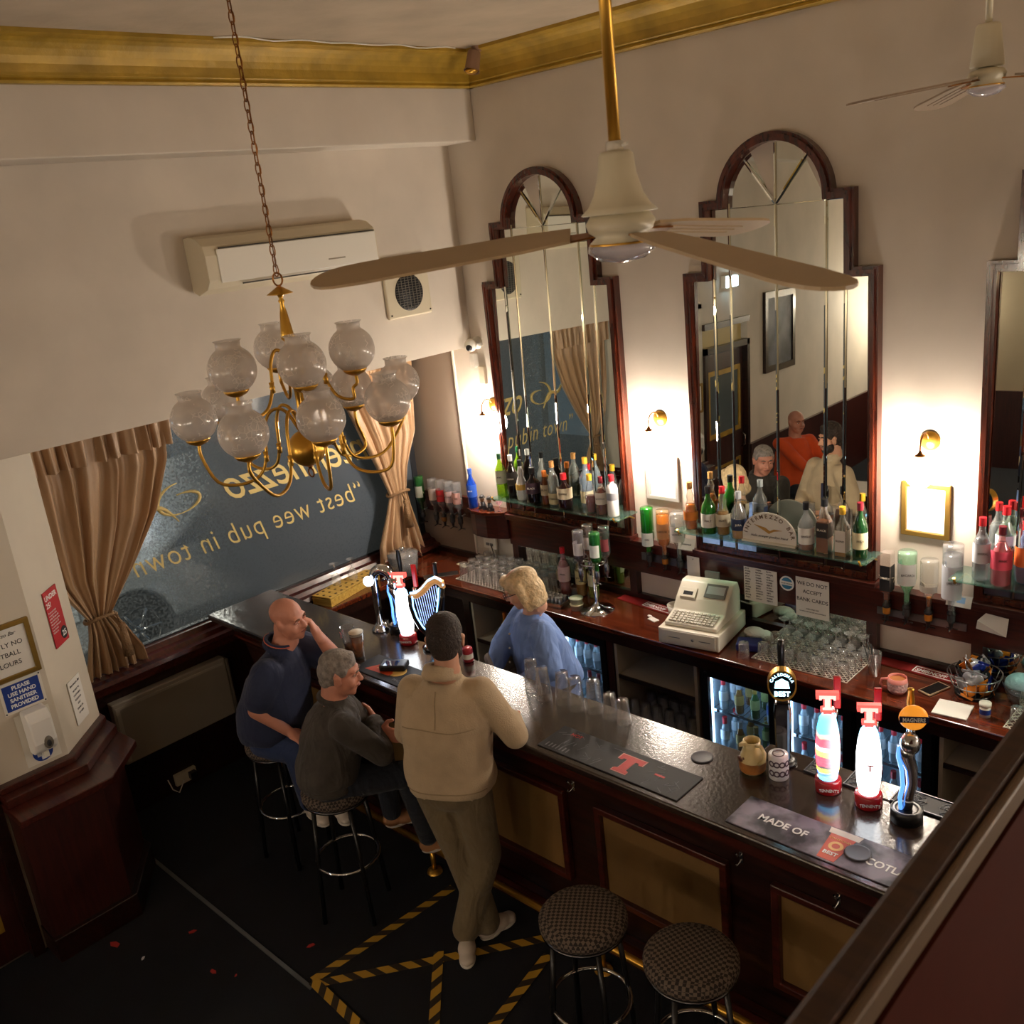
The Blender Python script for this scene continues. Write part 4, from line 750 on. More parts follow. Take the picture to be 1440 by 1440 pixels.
def bottle(loc, kind, glass, gop, liquid=None, fill=.6, label=None, cap='black', text='', desc='', group=None, s=1, flip=False, lz=(.3, .62), tint=None, sq=False, neck=None, cat='bottle', cath=.035):
    pr = [(r*s, z*s) for r, z in BP[kind]]; H = pr[-1][1]; seg = 4 if sq else 16
    def rot(b):
        if sq: bmesh.ops.rotate(b.b, verts=b.b.verts, cent=(0, 0, 0), matrix=Matrix.Rotation(PI/4, 3, 'Z'))
        return b
    # lathe with its own wall colour
    o = rot(MB().lathe(pr, (0, 0, 0), seg, smooth=not sq)).build('bottle', gmat(glass, gop)); o.location = loc
    if flip: o.rotation_euler = (0, PI, 0)
    tag(o, desc, cat, group)
    if liquid:
        zt = H*fill; lp = [(0, .003)] if not flip else None
        a, b = (0, zt) if not flip else (H-zt, H)
        pts = []
        def rad(z):
            for (r0, z0), (r1, z1) in zip(pr[1:], pr[2:]):
                if z0 <= z <= z1: return r0 + (r1-r0)*(z-z0)/max(1e-6, z1-z0)
            return pr[1][0]
        zs = sorted({max(a, .003)} | {z for r, z in pr if a < z < b} | {b-.001})
        pts = [(0, zs[0])] + [(max(.002, rad(z)-.0025), z) for z in zs] + [(0, zs[-1])]
        rot(MB().lathe(pts, (0, 0, 0), seg, smooth=not sq)).build('liquid', glassy('liquid_'+liquid, liquid, .12 if min(hx(liquid)) > .7 else .6, .1), o)
    if label:
        z0, z1 = lz[0]*H, lz[1]*H; R = max(r for r, z in pr)
        if sq:
            R2 = R/math.sqrt(2)+.0008; fx = -1 if flip else 1; MB().box(-R2*.93, R2*.93, -R2, -R2+.0005, z0, z1).box(fx*R2-.00025, fx*R2+.00025, -R2*.93, R2*.93, z0, z1).build('label', mat('label_'+label, label, .6), o)
        else:
            k = MB(); a0, a1 = -PI*.95, PI*.2; n = 12; vs = []
            prf = [(0, 0)]
            for i in range(n+1):
                a = a0+(a1-a0)*i/n; vs.append([k.b.verts.new(((R+.0008)*math.cos(a), (R+.0008)*math.sin(a), z)) for z in (z0, z1)])
            for A, B in zip(vs, vs[1:]): f = k.b.faces.new((A[0], B[0], B[1], A[1])); f.smooth = True
            L_ = k.build('label', mat('label_'+label, label, .6), o)
        if text:
            a = -PI*(.64 if flip else .36); nrm = Vector((math.cos(a), math.sin(a), 0)); xd = Vector((-math.sin(a), math.cos(a), 0)); yy = 1
            pos = nrm*(R+.0012) + Vector((0, 0, (z0+z1)/2-.004))
            if sq: nrm = Vector((0, -1, 0)); xd = Vector((1, 0, 0)); pos = Vector((0, -R/math.sqrt(2)-.0015, (z0+z1)/2-.004))
            if flip: pos.z += .008
            txt(text, .016*s, pos, -xd if flip else xd, (0, 0, -1 if flip else 1), mat('label_ink_'+('light' if lin(hx(label))[0] < .2 else 'dark'), 'e8e0d0' if lin(hx(label))[0] < .2 else '2a2018', .7), o, 'label_lettering', 'CENTER', wscale=min(1, .9*R*1.5/(.0095*s*max(1, len(text)))))
    if cap:
        rc = pr[-1][0]; cc = {'black': '141416', 'red': 'c8202a', 'gold': 'b08a3a', 'orange': 'd8752a', 'white': 'e8e8e4', 'silver': 'b8bcc0', 'cork': 'c08a50', 'darkred': '6a1420', 'blue': '2a4a9a', 'green': '1c5a34', 'yellow': 'd8a830'}[cap]
        MB().lathe([(0, H-cath), (rc+.003, H-cath), (rc+.003, H+.006), (0, H+.006)], (0, 0, 0), 12, smooth=False).build('cap', mat('cap_'+cap, cc, .35), o)
    return o
Z1 = 1.52
G1 = 'bottles on the glass shelf nearest the window'
L1 = 'on the first glass shelf'
bottle((.50, -.15, Z1), 'wine', '9ccf2a', .35, None, 0, 'd8dcc0', 'green', 'ANIS', 'light green bottle, leftmost '+L1, G1, 1.0)
bottle((.60, -.14, Z1), 'wine', '241a18', .85, None, 0, '2c2622', 'white', 'LIQUEUR', 'black bottle with a white cap, second '+L1, G1, .98)
bottle((.715, -.17, Z1), 'bulb', 'f0f0ec', .95, None, 0, 'e8c060', 'black', '', 'opaque white bottle with a small gold emblem '+L1, G1, 1.03, lz=(.28, .42))
bottle((.835, -.18, Z1), 'squat', '1a1216', .9, None, 0, '3a2230', 'black', 'BLACK', 'squat black bottle '+L1, G1, 1.15)
bottle((.945, -.18, Z1), 'small', '7a4420', .7, '8a4a1a', .7, 'b8a888', 'orange', 'RUM', 'small amber bottle with an orange cap '+L1, G1, 1.15)
bottle((1.01, -.17, Z1), 'wine', 'e4eae8', .14, 'e6e8e0', .8, 'cfc49a', 'cork', 'VODKA', 'tall clear bottle with a yellow label '+L1, G1, 1.0, lz=(.05, .3))
bottle((1.115, -.18, Z1), 'squat', '2a0f12', .9, None, 0, 'd8c8a8', 'red', 'COFFEE', 'dark squat bottle with a red cap and cream label '+L1, G1, 1.1)
bottle((1.335, -.18, Z1), 'small', 'dfe4ea', .12, '9a3a1c', .45, None, 'yellow', '', 'slim clear bottle with a yellow cap and red liquid '+L1, G1, 1.25)
bottle((1.425, -.18, Z1), 'round', 'd8c8c0', .15, '8a2a14', .7, 'd8cfc0', 'darkred', 'SCOTCH', 'clear bottle of red brown spirit with a dark red cap '+L1, G1, .9)
bottle((1.515, -.18, Z1), 'straight', 'f2eeea', .96, None, 0, '8a8a90', 'red', '', 'opaque white bottle with a grey disc and red cap, rightmost '+L1, G1, .98, lz=(.42, .6))
bottle((1.24, -.10, Z1), 'wine', 'c8d8e4', .15, 'dce4ea', .8, 'cfc49a', 'yellow', 'GIN', 'tallest clear bottle with a yellow cap, set back '+L1, G1, 1.1, lz=(.1, .35))
G2 = 'whisky bottles by the white arched sign'; L2 = 'on the bar sign shelf'
bottle((2.09, -.17, Z1), 'bulb', 'f0e6da', .12, 'd8802a', .55, 'd87a28', 'cork', '', 'orange whisky bottle with a cork, leftmost '+L2, G2, 1.05, lz=(.22, .4))
bottle((2.22, -.18, Z1), 'round', '2f8a2c', .5, '2c4a18', .6, 'e4e0d4', 'black', 'MALT', 'green bottle with a white label '+L2, G2, 1.02, lz=(.15, .45))
bottle((2.31, -.17, Z1), 'bulb', 'efe8d8', .12, 'cf9a34', .5, 'd4c8a8', 'red', 'ISLAY', 'pale gold bottle with a blue and cream label '+L2, G2, 1.05, lz=(.2, .46))
bottle((2.42, -.18, Z1), 'round', 'e8eaec', .12, 'd8a040', .3, '1e2c4c', 'silver', 'JURA', 'clear bottle with a navy blue label '+L2, G2, 1.0, lz=(.2, .45))
bottle((2.83, -.18, Z1), 'round', 'e8eaec', .12, 'a85a28', .2, 'e4e0d8', 'black', 'SINGLE', 'clear nearly empty bottle with a white label and black cap '+L2, G2, .97, lz=(.15, .5))
bottle((2.93, -.17, Z1), 'round', 'e8dcd0', .15, 'a05a20', .6, '2a221c', 'black', 'BLACK', 'square amber bottle with a black label '+L2, G2, 1.08, sq=True, lz=(.3, .58))
bottle((3.035, -.18, Z1), 'round', 'ece8dc', .12, 'c8922c', .35, 'd8d0c4', 'yellow', 'BLEND', 'square pale whisky bottle with a yellow cap '+L2, G2, .98, sq=True, lz=(.1, .55))
bottle((3.13, -.18, Z1), 'wine', '1f4a26', .6, '16301a', .7, 'e0d4a8', 'darkred', 'IRISH', 'dark green bottle with cream label and red neck, rightmost '+L2, G2, 1.0, lz=(.2, .5))
G3 = 'bottles on the right hand glass shelf'; L3 = 'on the right edge shelf'
bottle((3.725, -.18, Z1), 'wine', 'e8ecf0', .12, 'e6eaec', .7, 'dfe0e6', 'red', 'IMPERIAL', 'clear vodka bottle with a red cap and white label '+L3, G3, 1.02)
bottle((3.82, -.20, Z1), 'round', 'eab8c0', .2, 'e8707c', .75, 'd84860', 'darkred', 'PINK', 'pink gin bottle with a dark red stopper '+L3, G3, 1.05)
bottle((3.80, -.09, Z1), 'wine', 'd8e8dc', .15, 'dce8e0', .8, 'e8e8e4', 'red', 'VODKA', 'taller clear bottle with a red cap at the back '+L3, G3, 1.15)
bottle((3.90, -.13, Z1), 'bulb', '9ab0e0', .3, 'e08030', .6, 'e07030', 'red', '', 'bluish bottle of orange spirit '+L3, G3, 1.1)
bottle((3.99, -.19, Z1), 'wine', 'f0c8cc', .2, 'f0a0a8', .7, 'e8e4e0', 'red', 'ROSE', 'pale pink bottle cut by the frame '+L3, G3, 1.0)
bottle((.125, -.10, 1.36), 'wine', '1440b0', .7, '0c2c90', .9, '2a58c0', 'blue', 'BLUE', 'bright blue bottle on the rounded corner shelf', None, .98)
# bust ornaments
for x, h, lab in ((.225, .125, 'small dark bust ornament in a bowler hat, nearer the blue bottle'), (.30, .12, 'small dark bust ornament in a bowler hat, further from the blue bottle')):
    t = thing('bust_ornament', lab, 'ornament', (x, -.10, 1.36), -.3, 'bust ornaments')
    MB().sph((0, 0, .03), (.034, .02, .034), 14, 8).box(-.03, .03, -.018, .018, 0, .02).build('shoulders', mat('bust_suit', '26262c', .5), t)
    MB().sph((0, -.002, .078), (.016, .018, .021), 12, 8).build('face', mat('bust_skin', 'b08468', .6), t)
    MB().sph((0, 0, .098), (.018, .019, .014), 12, 8).cyl((0, 0, 0), .024, .090, .094, 16).build('bowler_hat', mat('bust_hat', '3c3a3a', .5), t)
    MB().prism([(-.008, .056), (.008, .056), (.004, .03), (-.004, .03)], -.024, -.018, 'y').build('shirt', white_i, t)
o = MB().lathe([(.02, 0), (.021, .002), (.004, .006), (.004, .04), (.025, .06), (.028, .10)], (0, 0, 0), 16).build('ornament_glass', glassy('pinkish_glass', 'f0c8d0', .3)); o.location = (.37, -.07, 1.36); tag(o, 'small pinkish stemmed glass on the rounded corner shelf', 'glass')
# INTERMEZZO BAR sign
t = thing('bar_sign', 'white arched sign with gold bird lettered with the bar name', 'sign', (2.615, -.19, 1.52), .05)
cr = mat('sign_cream', 'e4dfd2', .5); MB().prism([(-.16, 0), (.16, 0)] + [(.16*math.cos(a), .04+.14*math.sin(a)) for a in [PI*i/24 for i in range(25)]], -.006, .006, 'y').build('board', cr, t); MB().box(-.16, .16, -.022, .022, 0, .01).build('foot', cr, t)
s = 'INTERMEZZO BAR'; si = mat('sign_ink', '6a5236', .6)
for i, ch in enumerate(s):
    a = PI*.94 - PI*.88*i/(len(s)-1); c = (.132*math.cos(a), -.0065, .03+.118*math.sin(a)); q = a-PI/2
    if ch != ' ': txt(ch, .032, c, (math.cos(q), 0, math.sin(q)), (-math.sin(q), 0, math.cos(q)), si, t, 'sign_letter', 'CENTER', bold=.0006)
MB().prism([(-.09, .105), (-.03, .075), (0, .058), (.03, .075), (.08, .085), (.03, .088), (.005, .075), (-.02, .092)], -.0075, -.006, 'y').build('gold_bird', mat('bird_gold', 'b8893a', .5), t)
txt('Hello stranger goodbye friend', .019, (0, -.0065, .035), (1, 0, 0), (0, 0, 1), ink, t, 'motto', 'CENTER', shear=.35, wscale=.95)
# optics (inverted bottles on measures)
def optic(x, y, z0, label, ch='2a2a2c'):
    t = thing('optic_measure', label, 'optic', (x, y, z0), 0, 'optic measures')
    MB().lathe([(0, .0), (.008, 0), (.012, .03), (.017, .04), (.018, .075), (.022, .08), (.022, .092), (.014, .10), (.012, .12)], (0, 0, 0), 14).build('measure_body', mat('optic_black', '1a1a1c', .3), t)
    MB().lathe([(.0195, .042), (.0205, .045), (.0205, .072), (.0195, .076)], (0, 0, 0), 14).build('clear_chamber', mat('optic_chamber_'+ch, ch, .15), t)
    k = MB()
    for a in (-PI/2, PI*.17, PI*.83): k.tube([(0, 0, .004), (.032*math.cos(a), .032*math.sin(a), -.004)], .0035, 6)
    k.build('push_bar', mat('optic_black'), t)
    MB().tube([(0, .0, .09), (0, -y*.6, .10), (0, -y-.04, .10)], .006, 6).build('bracket_arm', steel, t); MB().tube([(0, .035, .15), (.042, .0, .25), (0, -.04, .25), (-.042, 0, .25), (0, .035, .15)], .0018, 5).build('wire_clip', cream_p, t)
def hung(x, y, z, desc, mdesc, **k):
    s = k.pop('s', 1); kind = k.pop('kind', 'straight'); H = BP[kind][-1][1]*s
    optic(x, y, z-H-.105, mdesc, k.pop('ch', '3a3a3c'))
    bottle((x, y, z), kind, desc=desc, flip=True, s=s, cap=None, lz=k.pop('lz', (.28, .62)), **k)
OG1, OG2, OG3 = 'inverted bottles beside the curtain', 'inverted bottles between the mirrors', 'inverted bottles right of the bank card notice'
hung(-.49, -.09, 1.53, 'inverted green bottle, nearest the curtain', 'optic under the green bottle nearest the curtain', glass='2f6a34', gop=.6, liquid='1e4020', fill=.8, label='c8ccc0', group=OG1)
hung(-.33, -.09, 1.53, 'inverted clear bottle of dark purple spirit by the curtain', 'optic under the purple spirit', glass='e0e0e0', gop=.12, liquid='3a1420', fill=.6, label='c0b0a8', group=OG1)
hung(-.24, -.09, 1.53, 'inverted bottle with a bright red label by the curtain', 'optic under the red labelled bottle', glass='e0e0e0', gop=.12, liquid='7a2418', fill=.5, label='b82028', text='GRANTS', group=OG1, ch='8a5a2a')
hung(-.145, -.09, 1.53, 'inverted clear vodka bottle with red and white label', 'optic under the clear vodka bottle', glass='e4e6ea', gop=.12, liquid='dfe2e4', fill=.8, label='c8a8a8', text='VODKA', group=OG1, s=.98)
hung(-.055, -.09, 1.53, 'inverted clear bottle nearest the corner shelf', 'optic nearest the corner shelf', glass='e4e6ea', gop=.12, liquid='dfe2e4', fill=.7, label='c89890', text='GIN', group=OG1, s=.98)
hung(1.705, -.09, 1.575, 'inverted bright green gin bottle below the certificate', 'optic under the bright green gin bottle', glass='2f9a34', gop=.5, liquid='1e7a28', fill=.9, label='e8ece4', text='GIN', group=OG2, s=1.08, lz=(.55, .85))
hung(1.825, -.09, 1.575, 'inverted orange whisky bottle below the certificate', 'optic under the orange whisky bottle', glass='f0d8b0', gop=.15, liquid='d88420', fill=.9, label='c89060', text='GROUSE', group=OG2, s=1.08, ch='a86a20')
hung(1.935, -.09, 1.575, 'inverted clear vodka bottle below the certificate', 'optic under the clear bottle, nearest the second mirror', glass='e8e8e4', gop=.14, liquid='e4e4e0', fill=.9, label='d8d0c8', text='VODKA', group=OG2, s=1.08, kind='round')
hung(3.235, -.09, 1.545, 'inverted square whiskey bottle with a black label', 'optic under the black labelled whiskey', glass='e8dcd4', gop=.15, liquid='b0521c', fill=.35, label='17171a', text='DANIELS', group=OG3, sq=True, kind='straight', s=1.05, lz=(.25, .75), ch='b07028')
hung(3.34, -.09, 1.565, 'inverted pale green tinted rum bottle with a white label', 'optic under the pale green rum bottle', glass='bfe8cc', gop=.2, liquid='c8e8d4', fill=.5, label='e4e4e0', text='BACARDI', group=OG3, s=1.08, kind='round', lz=(.2, .6))
hung(3.452, -.09, 1.54, 'inverted almost empty clear whisky bottle', 'optic under the almost empty bottle', glass='ecebe6', gop=.12, liquid='b06a20', fill=.25, label='dedad0', text='', group=OG3, s=1.0, kind='round', lz=(.5, .62), ch='c07828')
hung(3.565, -.09, 1.64, 'inverted tall clear vodka bottle with white label, rightmost of its row', 'optic under the tall vodka bottle', glass='e8ecf0', gop=.14, liquid='e4e8ee', fill=.85, label='d8dce6', text='SMIRNOFF', group=OG3, s=1.3, lz=(.3, .8))
tag(MB().box(1.62, 2.0, -.06, -.052, 1.20, 1.25).box(3.17, 3.63, -.06, -.052, 1.17, 1.21).build('optic_strip', steel), 'steel strip carrying the wall optics', 'bracket')
# rotating optic stand
t = thing('optic_stand', 'chrome pedestal stand carrying inverted bottles on the counter', 'stand', (1.42, -.31, .9))
MB().lathe([(0, 0), (.115, 0), (.115, .006), (.05, .018), (.022, .04), (.014, .06), (.012, .5), (0, .5)], (0, 0, 0), 36).build('pedestal', chrome, t)
k = MB().tube([(.085*math.cos(a), .085*math.sin(a), .335) for a in [2*PI*i/24 for i in range(24)]], .005, 6, True)
for i in range(4): a = i*PI/2+.4; k.tube([(0, 0, .335), (.085*math.cos(a), .085*math.sin(a), .335)], .005, 6)
k.build('carrier_ring', chrome, t)
cols = [('e0dce0', .12, '3a1c30', .5, 'd8d0d0', 'dark purple spirit'), ('2c7a34', .5, '1c5a24', .8, 'e0e4dc', 'green gin'), ('e8e8e8', .12, 'e0e0e0', .6, 'c86070', 'clear spirit with a pink label'), ('ece4dc', .12, 'c87858', .3, 'e4d8d4', 'peach coloured spirit')]
for i, (g, op, lq, fl, lb, d) in enumerate(cols):
    a = -2.2+i*PI/2; x, y = 1.42+.085*math.cos(a), -.31+.085*math.sin(a)
    bottle((x, y, 1.46), 'straight', g, op, lq, fl, lb, None, '', 'inverted bottle of '+d+' on the chrome stand', 'bottles on the chrome stand', flip=True, s=.95)
    ot = optic.__globals__['thing']('optic_measure', 'optic under the '+d+' on the chrome stand', 'optic', (x, y, 1.11), 0, 'optic measures on the stand')
    MB().lathe([(0, .0), (.008, 0), (.012, .03), (.017, .04), (.018, .075), (.014, .09), (.012, .10)], (0, 0, 0), 12).build('measure_body', mat('optic_chrome', '8a8a90', .2, .8), ot)
    MB().tube([(-.025, 0, .0), (0, 0, .004), (.025, .01, 0)], .003, 5).build('push_bar', mat('optic_black'), ot)
GB = 'bottles standing on the worktop'
bottle((1.06, -.20, .9), 'wine', 'e8c0c0', .3, 'b02a34', .75, 'e0c0c0', 'red', 'PINK', 'deep pink bottle with a red top behind the barmaid', GB, 1.1)
bottle((1.18, -.17, .9), 'wine', 'e8d8a0', .2, 'c88a20', .6, 'd8c890', 'yellow', 'WHITE', 'golden bottle with a yellow cap standing on the worktop', GB, 1.0)
bottle((1.27, -.15, .9), 'wine', 'b8c060', .35, '8a8a2a', .7, 'd0c8a0', 'black', '', 'olive green bottle standing on the worktop', GB, .95)
bottle((.97, -.13, .9), 'round', '5a2a18', .7, '6a2a14', .6, 'c8b898', 'black', '', 'dark brown bottle at the back of the worktop', GB, .8)
t = thing('pourer_tray', 'wire tray of steel spirit measures beside the barmaid', 'tray', (1.08, -.36, .9), .1)
MB().box(-.12, .12, -.08, .08, 0, .006).ring([(-.12, -.08), (.12, -.08), (.12, .08), (-.12, .08)], [(-.115, -.075), (.115, -.075), (.115, .075), (-.115, .075)], .0, .03, 'z').build('wire_tray', chrome, t)
for i in range(12):
    o = MB().lathe([(.012, 0), (.016, .05), (.015, .05), (.011, .003), (0, .003)], (0, 0, 0), 12).build('spirit_measure', steel); o.location = (1.0+.033*(i % 6), -.38+.045*(i//6), .9065); tag(o, 'small steel spirit measure standing in the wire tray', 'measure', 'steel measures in the tray')
for i in range(2):
    o = MB().lathe([(0, 0), (.038, 0), (.044, .035), (.046, .035), (.046, .04), (0, .042)], (0, 0, 0), 20).build('plastic_tub', mat('tub_'+'ab'[i], ('d8cfa8', 'c8d0b0')[i], .4)); o.location = (1.30, -.37, .9+.043*i); tag(o, ('lower', 'upper')[i]+' of two pale lidded tubs beside the chrome stand', 'tub', 'stacked plastic tubs')
# ================================================================ GLASSES AND MATS
def tumbler_mesh(h=.12, r0=.037, r1=.030): return MB().lathe([(r0, 0), (r1+.001, h-.003), (r1, h), (0, h), (0, h-.006), (r1-.003, h-.008), (r0-.002, .0)], (0, 0, 0), 16)
def lattice(x0, x1, y0, y1, z, label, n):
    k = MB(); w = .0022; s = (x1-x0+y1-y0)/n
    def clip(c, sg):
        P_ = []
        for x in (x0, x1):
            y = y0 + sg*(x-x0) + c
            if y0 <= y <= y1: P_.append((x, y))
        for y in (y0, y1):
            x = x0 + sg*(y-y0-c)
            if x0 < x < x1: P_.append((x, y))
        return P_[:2]
    for i in range(-n, 2*n):
        for sg in (1, -1):
            q = clip(i*s, sg)
            if len(q) == 2 and (Vector(q[0])-Vector(q[1])).length > .01:
                a, b = Vector((*q[0], z)), Vector((*q[1], z)); d = (b-a).normalized(); nn = Vector((-d.y, d.x, 0))*w; k.prism([((a-nn).x, (a-nn).y), ((b-nn).x, (b-nn).y), ((b+nn).x, (b+nn).y), ((a+nn).x, (a+nn).y)], z, z+.002, 'z')
    k.ring([(x0, y0), (x1, y0), (x1, y1), (x0, y1)], [(x0+.004, y0+.004), (x1-.004, y0+.004), (x1-.004, y1-.004), (x0+.004, y1-.004)], z, z+.003, 'z')
    tag(k.build('drip_mat', white_p), label, 'mat', 'white mesh drip mats')
lattice(.16, 1.0, -.40, -.05, .901, 'white mesh mat under the rows of tumblers left of the barmaid', 42)
lattice(2.60, 3.16, -.40, -.04, .901, 'white mesh mat under the glasses below the bank card notice', 30)
lattice(3.93, 4.3, -.42, -.05, .901, 'white mesh mat at the right end of the worktop', 20)
tm = tumbler_mesh().build('tumbler', clearb); tag(tm, '', 'tumbler'); first = [tm]
def put(src, loc, label, group, cat=None, rz=0):
    if src in first: first.remove(src); o = src
    else: o = src.copy(); C.objects.link(o)
    o.location = loc; o['label'] = label; o['group'] = group
    return o
rg = random.Random(11)
for i in range(10):
    for j in range(4):
        put(tm, (.215+i*.081+rg.uniform(-.004, .004), -.355+j*.084+rg.uniform(-.004, .004), .904), 'clear upturned tumbler in the rows on the mesh mat left of the barmaid', 'tumblers on the left mesh mat')
glassy('stem_glass', 'ffffff', .16, edge=1.0); wg = MB().lathe([(.030, 0), (.036, .03), (.032, .06), (.012, .078), (.0045, .085), (.0045, .125), (.03, .14), (.031, .143)], (0, 0, 0), 16).build('stemmed_glass', glassy('stem_glass')); tag(wg, '', 'wine glass'); first.append(wg)
for i in range(7):
    for j in range(2): put(wg, (2.655+i*.078, -.12+j*.062, .904), 'clear upturned stemmed glass at the back of the mat below the bank card notice', 'stemmed glasses on the right mesh mat')
sm2 = tumbler_mesh(.085, .033, .028).build('tumbler', clearb); tag(sm2, '', 'tumbler'); first.append(sm2)
for i in range(7):
    for j in range(3): put(sm2, (2.65+i*.079+rg.uniform(-.004, .004), -.36+j*.075, .904), 'short clear upturned tumbler on the mat below the bank card notice', 'short tumblers on the right mesh mat')
for x, y in ((3.97, -.36), (4.06, -.33), (4.0, -.26), (4.09, -.22), (3.98, -.14), (4.07, -.12)): put(sm2, (x, y, .904), 'short clear upturned tumbler at the right end of the worktop', 'tumblers at the right end')
put(sm2, (2.555, -.40, .9), 'single short tumbler standing off the left corner of its mat', 'short tumblers on the right mesh mat')
t = thing('straw_glass', 'tall glass holding black straws at the corner of the mat', 'glass', (3.235, -.235, .9)); MB().lathe([(0, .004), (.03, .002), (.032, 0), (.036, .13), (.0345, .13), (.030, .008), (0, .008)], (0, 0, 0), 18).build('glass', clearb, t)
for i in range(4): MB().tube([(.01*math.cos(i*2), .01*math.sin(i*2), .01), (-.04+.02*math.cos(i*2), .02*math.sin(i*2), .17)], .003, 6).build('straw', black, t)
pt = tumbler_mesh(.15, .042, .031).build('pint_glass', clearb); tag(pt, '', 'pint glass'); first.append(pt)
for i in range(6): put(pt, (1.73+i*.088, -.38, .219), 'upturned pint glass in the front row of the open cupboard under the register', 'pint glasses in the open cupboard')
for i in range(5): put(pt, (1.77+i*.088, -.25, .219), 'upturned pint glass in the back row of the open cupboard under the register', 'pint glasses in the open cupboard')
for i in range(7): put(pt, (-.32, -1.24+i*.1, .441), 'upturned pint glass stored below the window counter', 'pint glasses below the window counter')
UG = 'upturned glasses on the bar top'
for x, y, lab in ((2.055, -1.60, 'upturned pint glass on the bar, closest to the man in fleece'), (2.165, -1.64, 'upturned pint glass on the bar, second from the man in fleece'), (2.28, -1.62, 'upturned pint glass on the bar, third in the row'), (2.37, -1.63, 'upturned pint glass on the bar in front of the barmaid\'s sleeve'), (2.46, -1.60, 'upturned pint glass on the bar beside the lit fridge edge')): put(pt, (x, y, 1.1), lab, UG).scale = (1, 1, 1.12)
hb = tumbler_mesh(.12, .036, .028).build('highball_glass', clearb); tag(hb, '', 'glass'); first.append(hb)
put(hb, (2.555, -1.60, 1.1), 'shorter upturned glass standing apart on the bar, left one', UG); put(hb, (2.64, -1.61, 1.1), 'shorter upturned glass at the end of the row on the bar', UG)
# juice bottles & fridge bottles
for i, (c, d) in enumerate((('e8a020', 'orange juice bottle, left one in the cupboard'), ('d87818', 'dark orange juice bottle in the cupboard'), ('2c8a4a', 'green bottle, third in the cupboard'), ('3a7a44', 'dark green bottle, last in the cupboard'))):
    bottle((.56+i*.085, -.33, .498), 'small', c, .6, c, .8, 'd8c890', ('orange', 'orange', 'green', 'green')[i], '', d, 'bottles in the left cupboard', .95)
kinds = [('e8f0f4', 'e4eef2', 'white', 'red'), ('e8f0f4', 'c8d8f0', 'blue', 'blue'), ('6a9a4a', '7a9a3a', 'green', 'gold'), ('d8a050', 'c88030', 'amber', 'silver')]
fp = []
for g, lq, nm, cp in kinds:
    b = bottle((0, 0, -5), 'small', g, .45, lq, .8, {'white': 'e8e4e4', 'blue': '4a6ab0', 'green': 'd8e08a', 'amber': 'e8c070'}[nm], cp, '', '', 'bottles in the lit fridges', .95); fp.append((b, nm)); b['used'] = 0
n = 0
for fi, (x0, x1, z) in enumerate(FR):
    for i in range(4):
        for j in range(1 if fi not in (2, 3) else 2):
            b, nm = fp[(n*7+i+j) % 4]; n += 1
            if not b['used']: o = b; b['used'] = 1
            else: o = copy_tree(b)
            o.location = (x0+.09+i*(x1-x0-.18)/3, -.37+j*.12, z+.004)
            wh = ('behind the barmaid', 'below the wine glass mat', 'behind the red fount taps', 'below the pink mug')[fi//2]
            o['label'] = f'small {nm} labelled bottle on the {("bottom", "top")[fi % 2]} shelf of the fridge {wh}'
for b, nm in fp:
    for q in [b] + list(b.children):
        if 'used' in q: del q['used']
for o in list(C.objects):
    if 'used' in o: del o['used']
# ================================================================ BAR TOP ITEMS
BZ = 1.1
def runner(x0, x1, y0, y1, m, label):
    o = MB().box(-(x1-x0)/2, (x1-x0)/2, -(y1-y0)/2, (y1-y0)/2, 0, .005).build('bar_mat', m, bevel=.0015); o.location = ((x0+x1)/2, (y0+y1)/2, BZ); tag(o, label, 'bar mat', 'rubber backed bar mats'); return o
def T3(k, x, y, s, z0, z1, M=None):
    """a slab T letter with notched serifs"""
    p = [(-.5, .5), (.5, .5), (.5, .18), (.36, .18), (.33, .28), (.17, .28), (.17, -.3), (.3, -.34), (.3, -.5), (-.3, -.5), (-.3, -.34), (-.17, -.3), (-.17, .28), (-.33, .28), (-.36, .18), (-.5, .18)]
    return k.prism([(x+a*s, y+b*s) for a, b in p], z0, z1, 'z', M)
rubber = mat('mat_black', '1a1a1d', .65); lines = mat('mat_grey_line', '6a6a70', .7)
o = runner(2.43, 3.19, -1.985, -1.79, rubber, 'black bar mat with a large red T and grey street drawings')
T3(MB(), 0.06, -.005, .135, .005, .0056).build('red_letter_edge', mat('mat_pink_edge', 'd88a80', .6), o); T3(MB(), 0.06, -.005, .122, .0056, .0062).build('red_letter', mat('mat_red', 'c3241f', .55), o)
k = MB(); rr = random.Random(5)
for i in range(46):
    x = rr.uniform(-.36, .34); y = rr.uniform(-.085, .08)
    if abs(x-.06) < .08: continue
    a = rr.choice([0, PI/2, .5, -.6, 1.2]); L_ = rr.uniform(.02, .07); d = Vector((math.cos(a), math.sin(a)))*L_/2; n_ = Vector((-d.y, d.x)).normalized()*.0012
    q = [Vector((x, y))-d-n_, Vector((x, y))+d-n_, Vector((x, y))+d+n_, Vector((x, y))-d+n_]
    if all(abs(v.x) < .37 and abs(v.y) < .092 for v in q): k.prism([tuple(v) for v in q], .005, .0055, 'z')
for i in range(7): k.box(-.35+i*.02, -.343+i*.02, -.08, -.05, .005, .0055)
k.build('street_drawing', lines, o); on(o, 'HOT', .03, -.27, .045, mat('mat_red'), z=.0055); MB().box(.2, .25, .0, .012, .005, .0056).build('red_tag', mat('mat_red'), o)
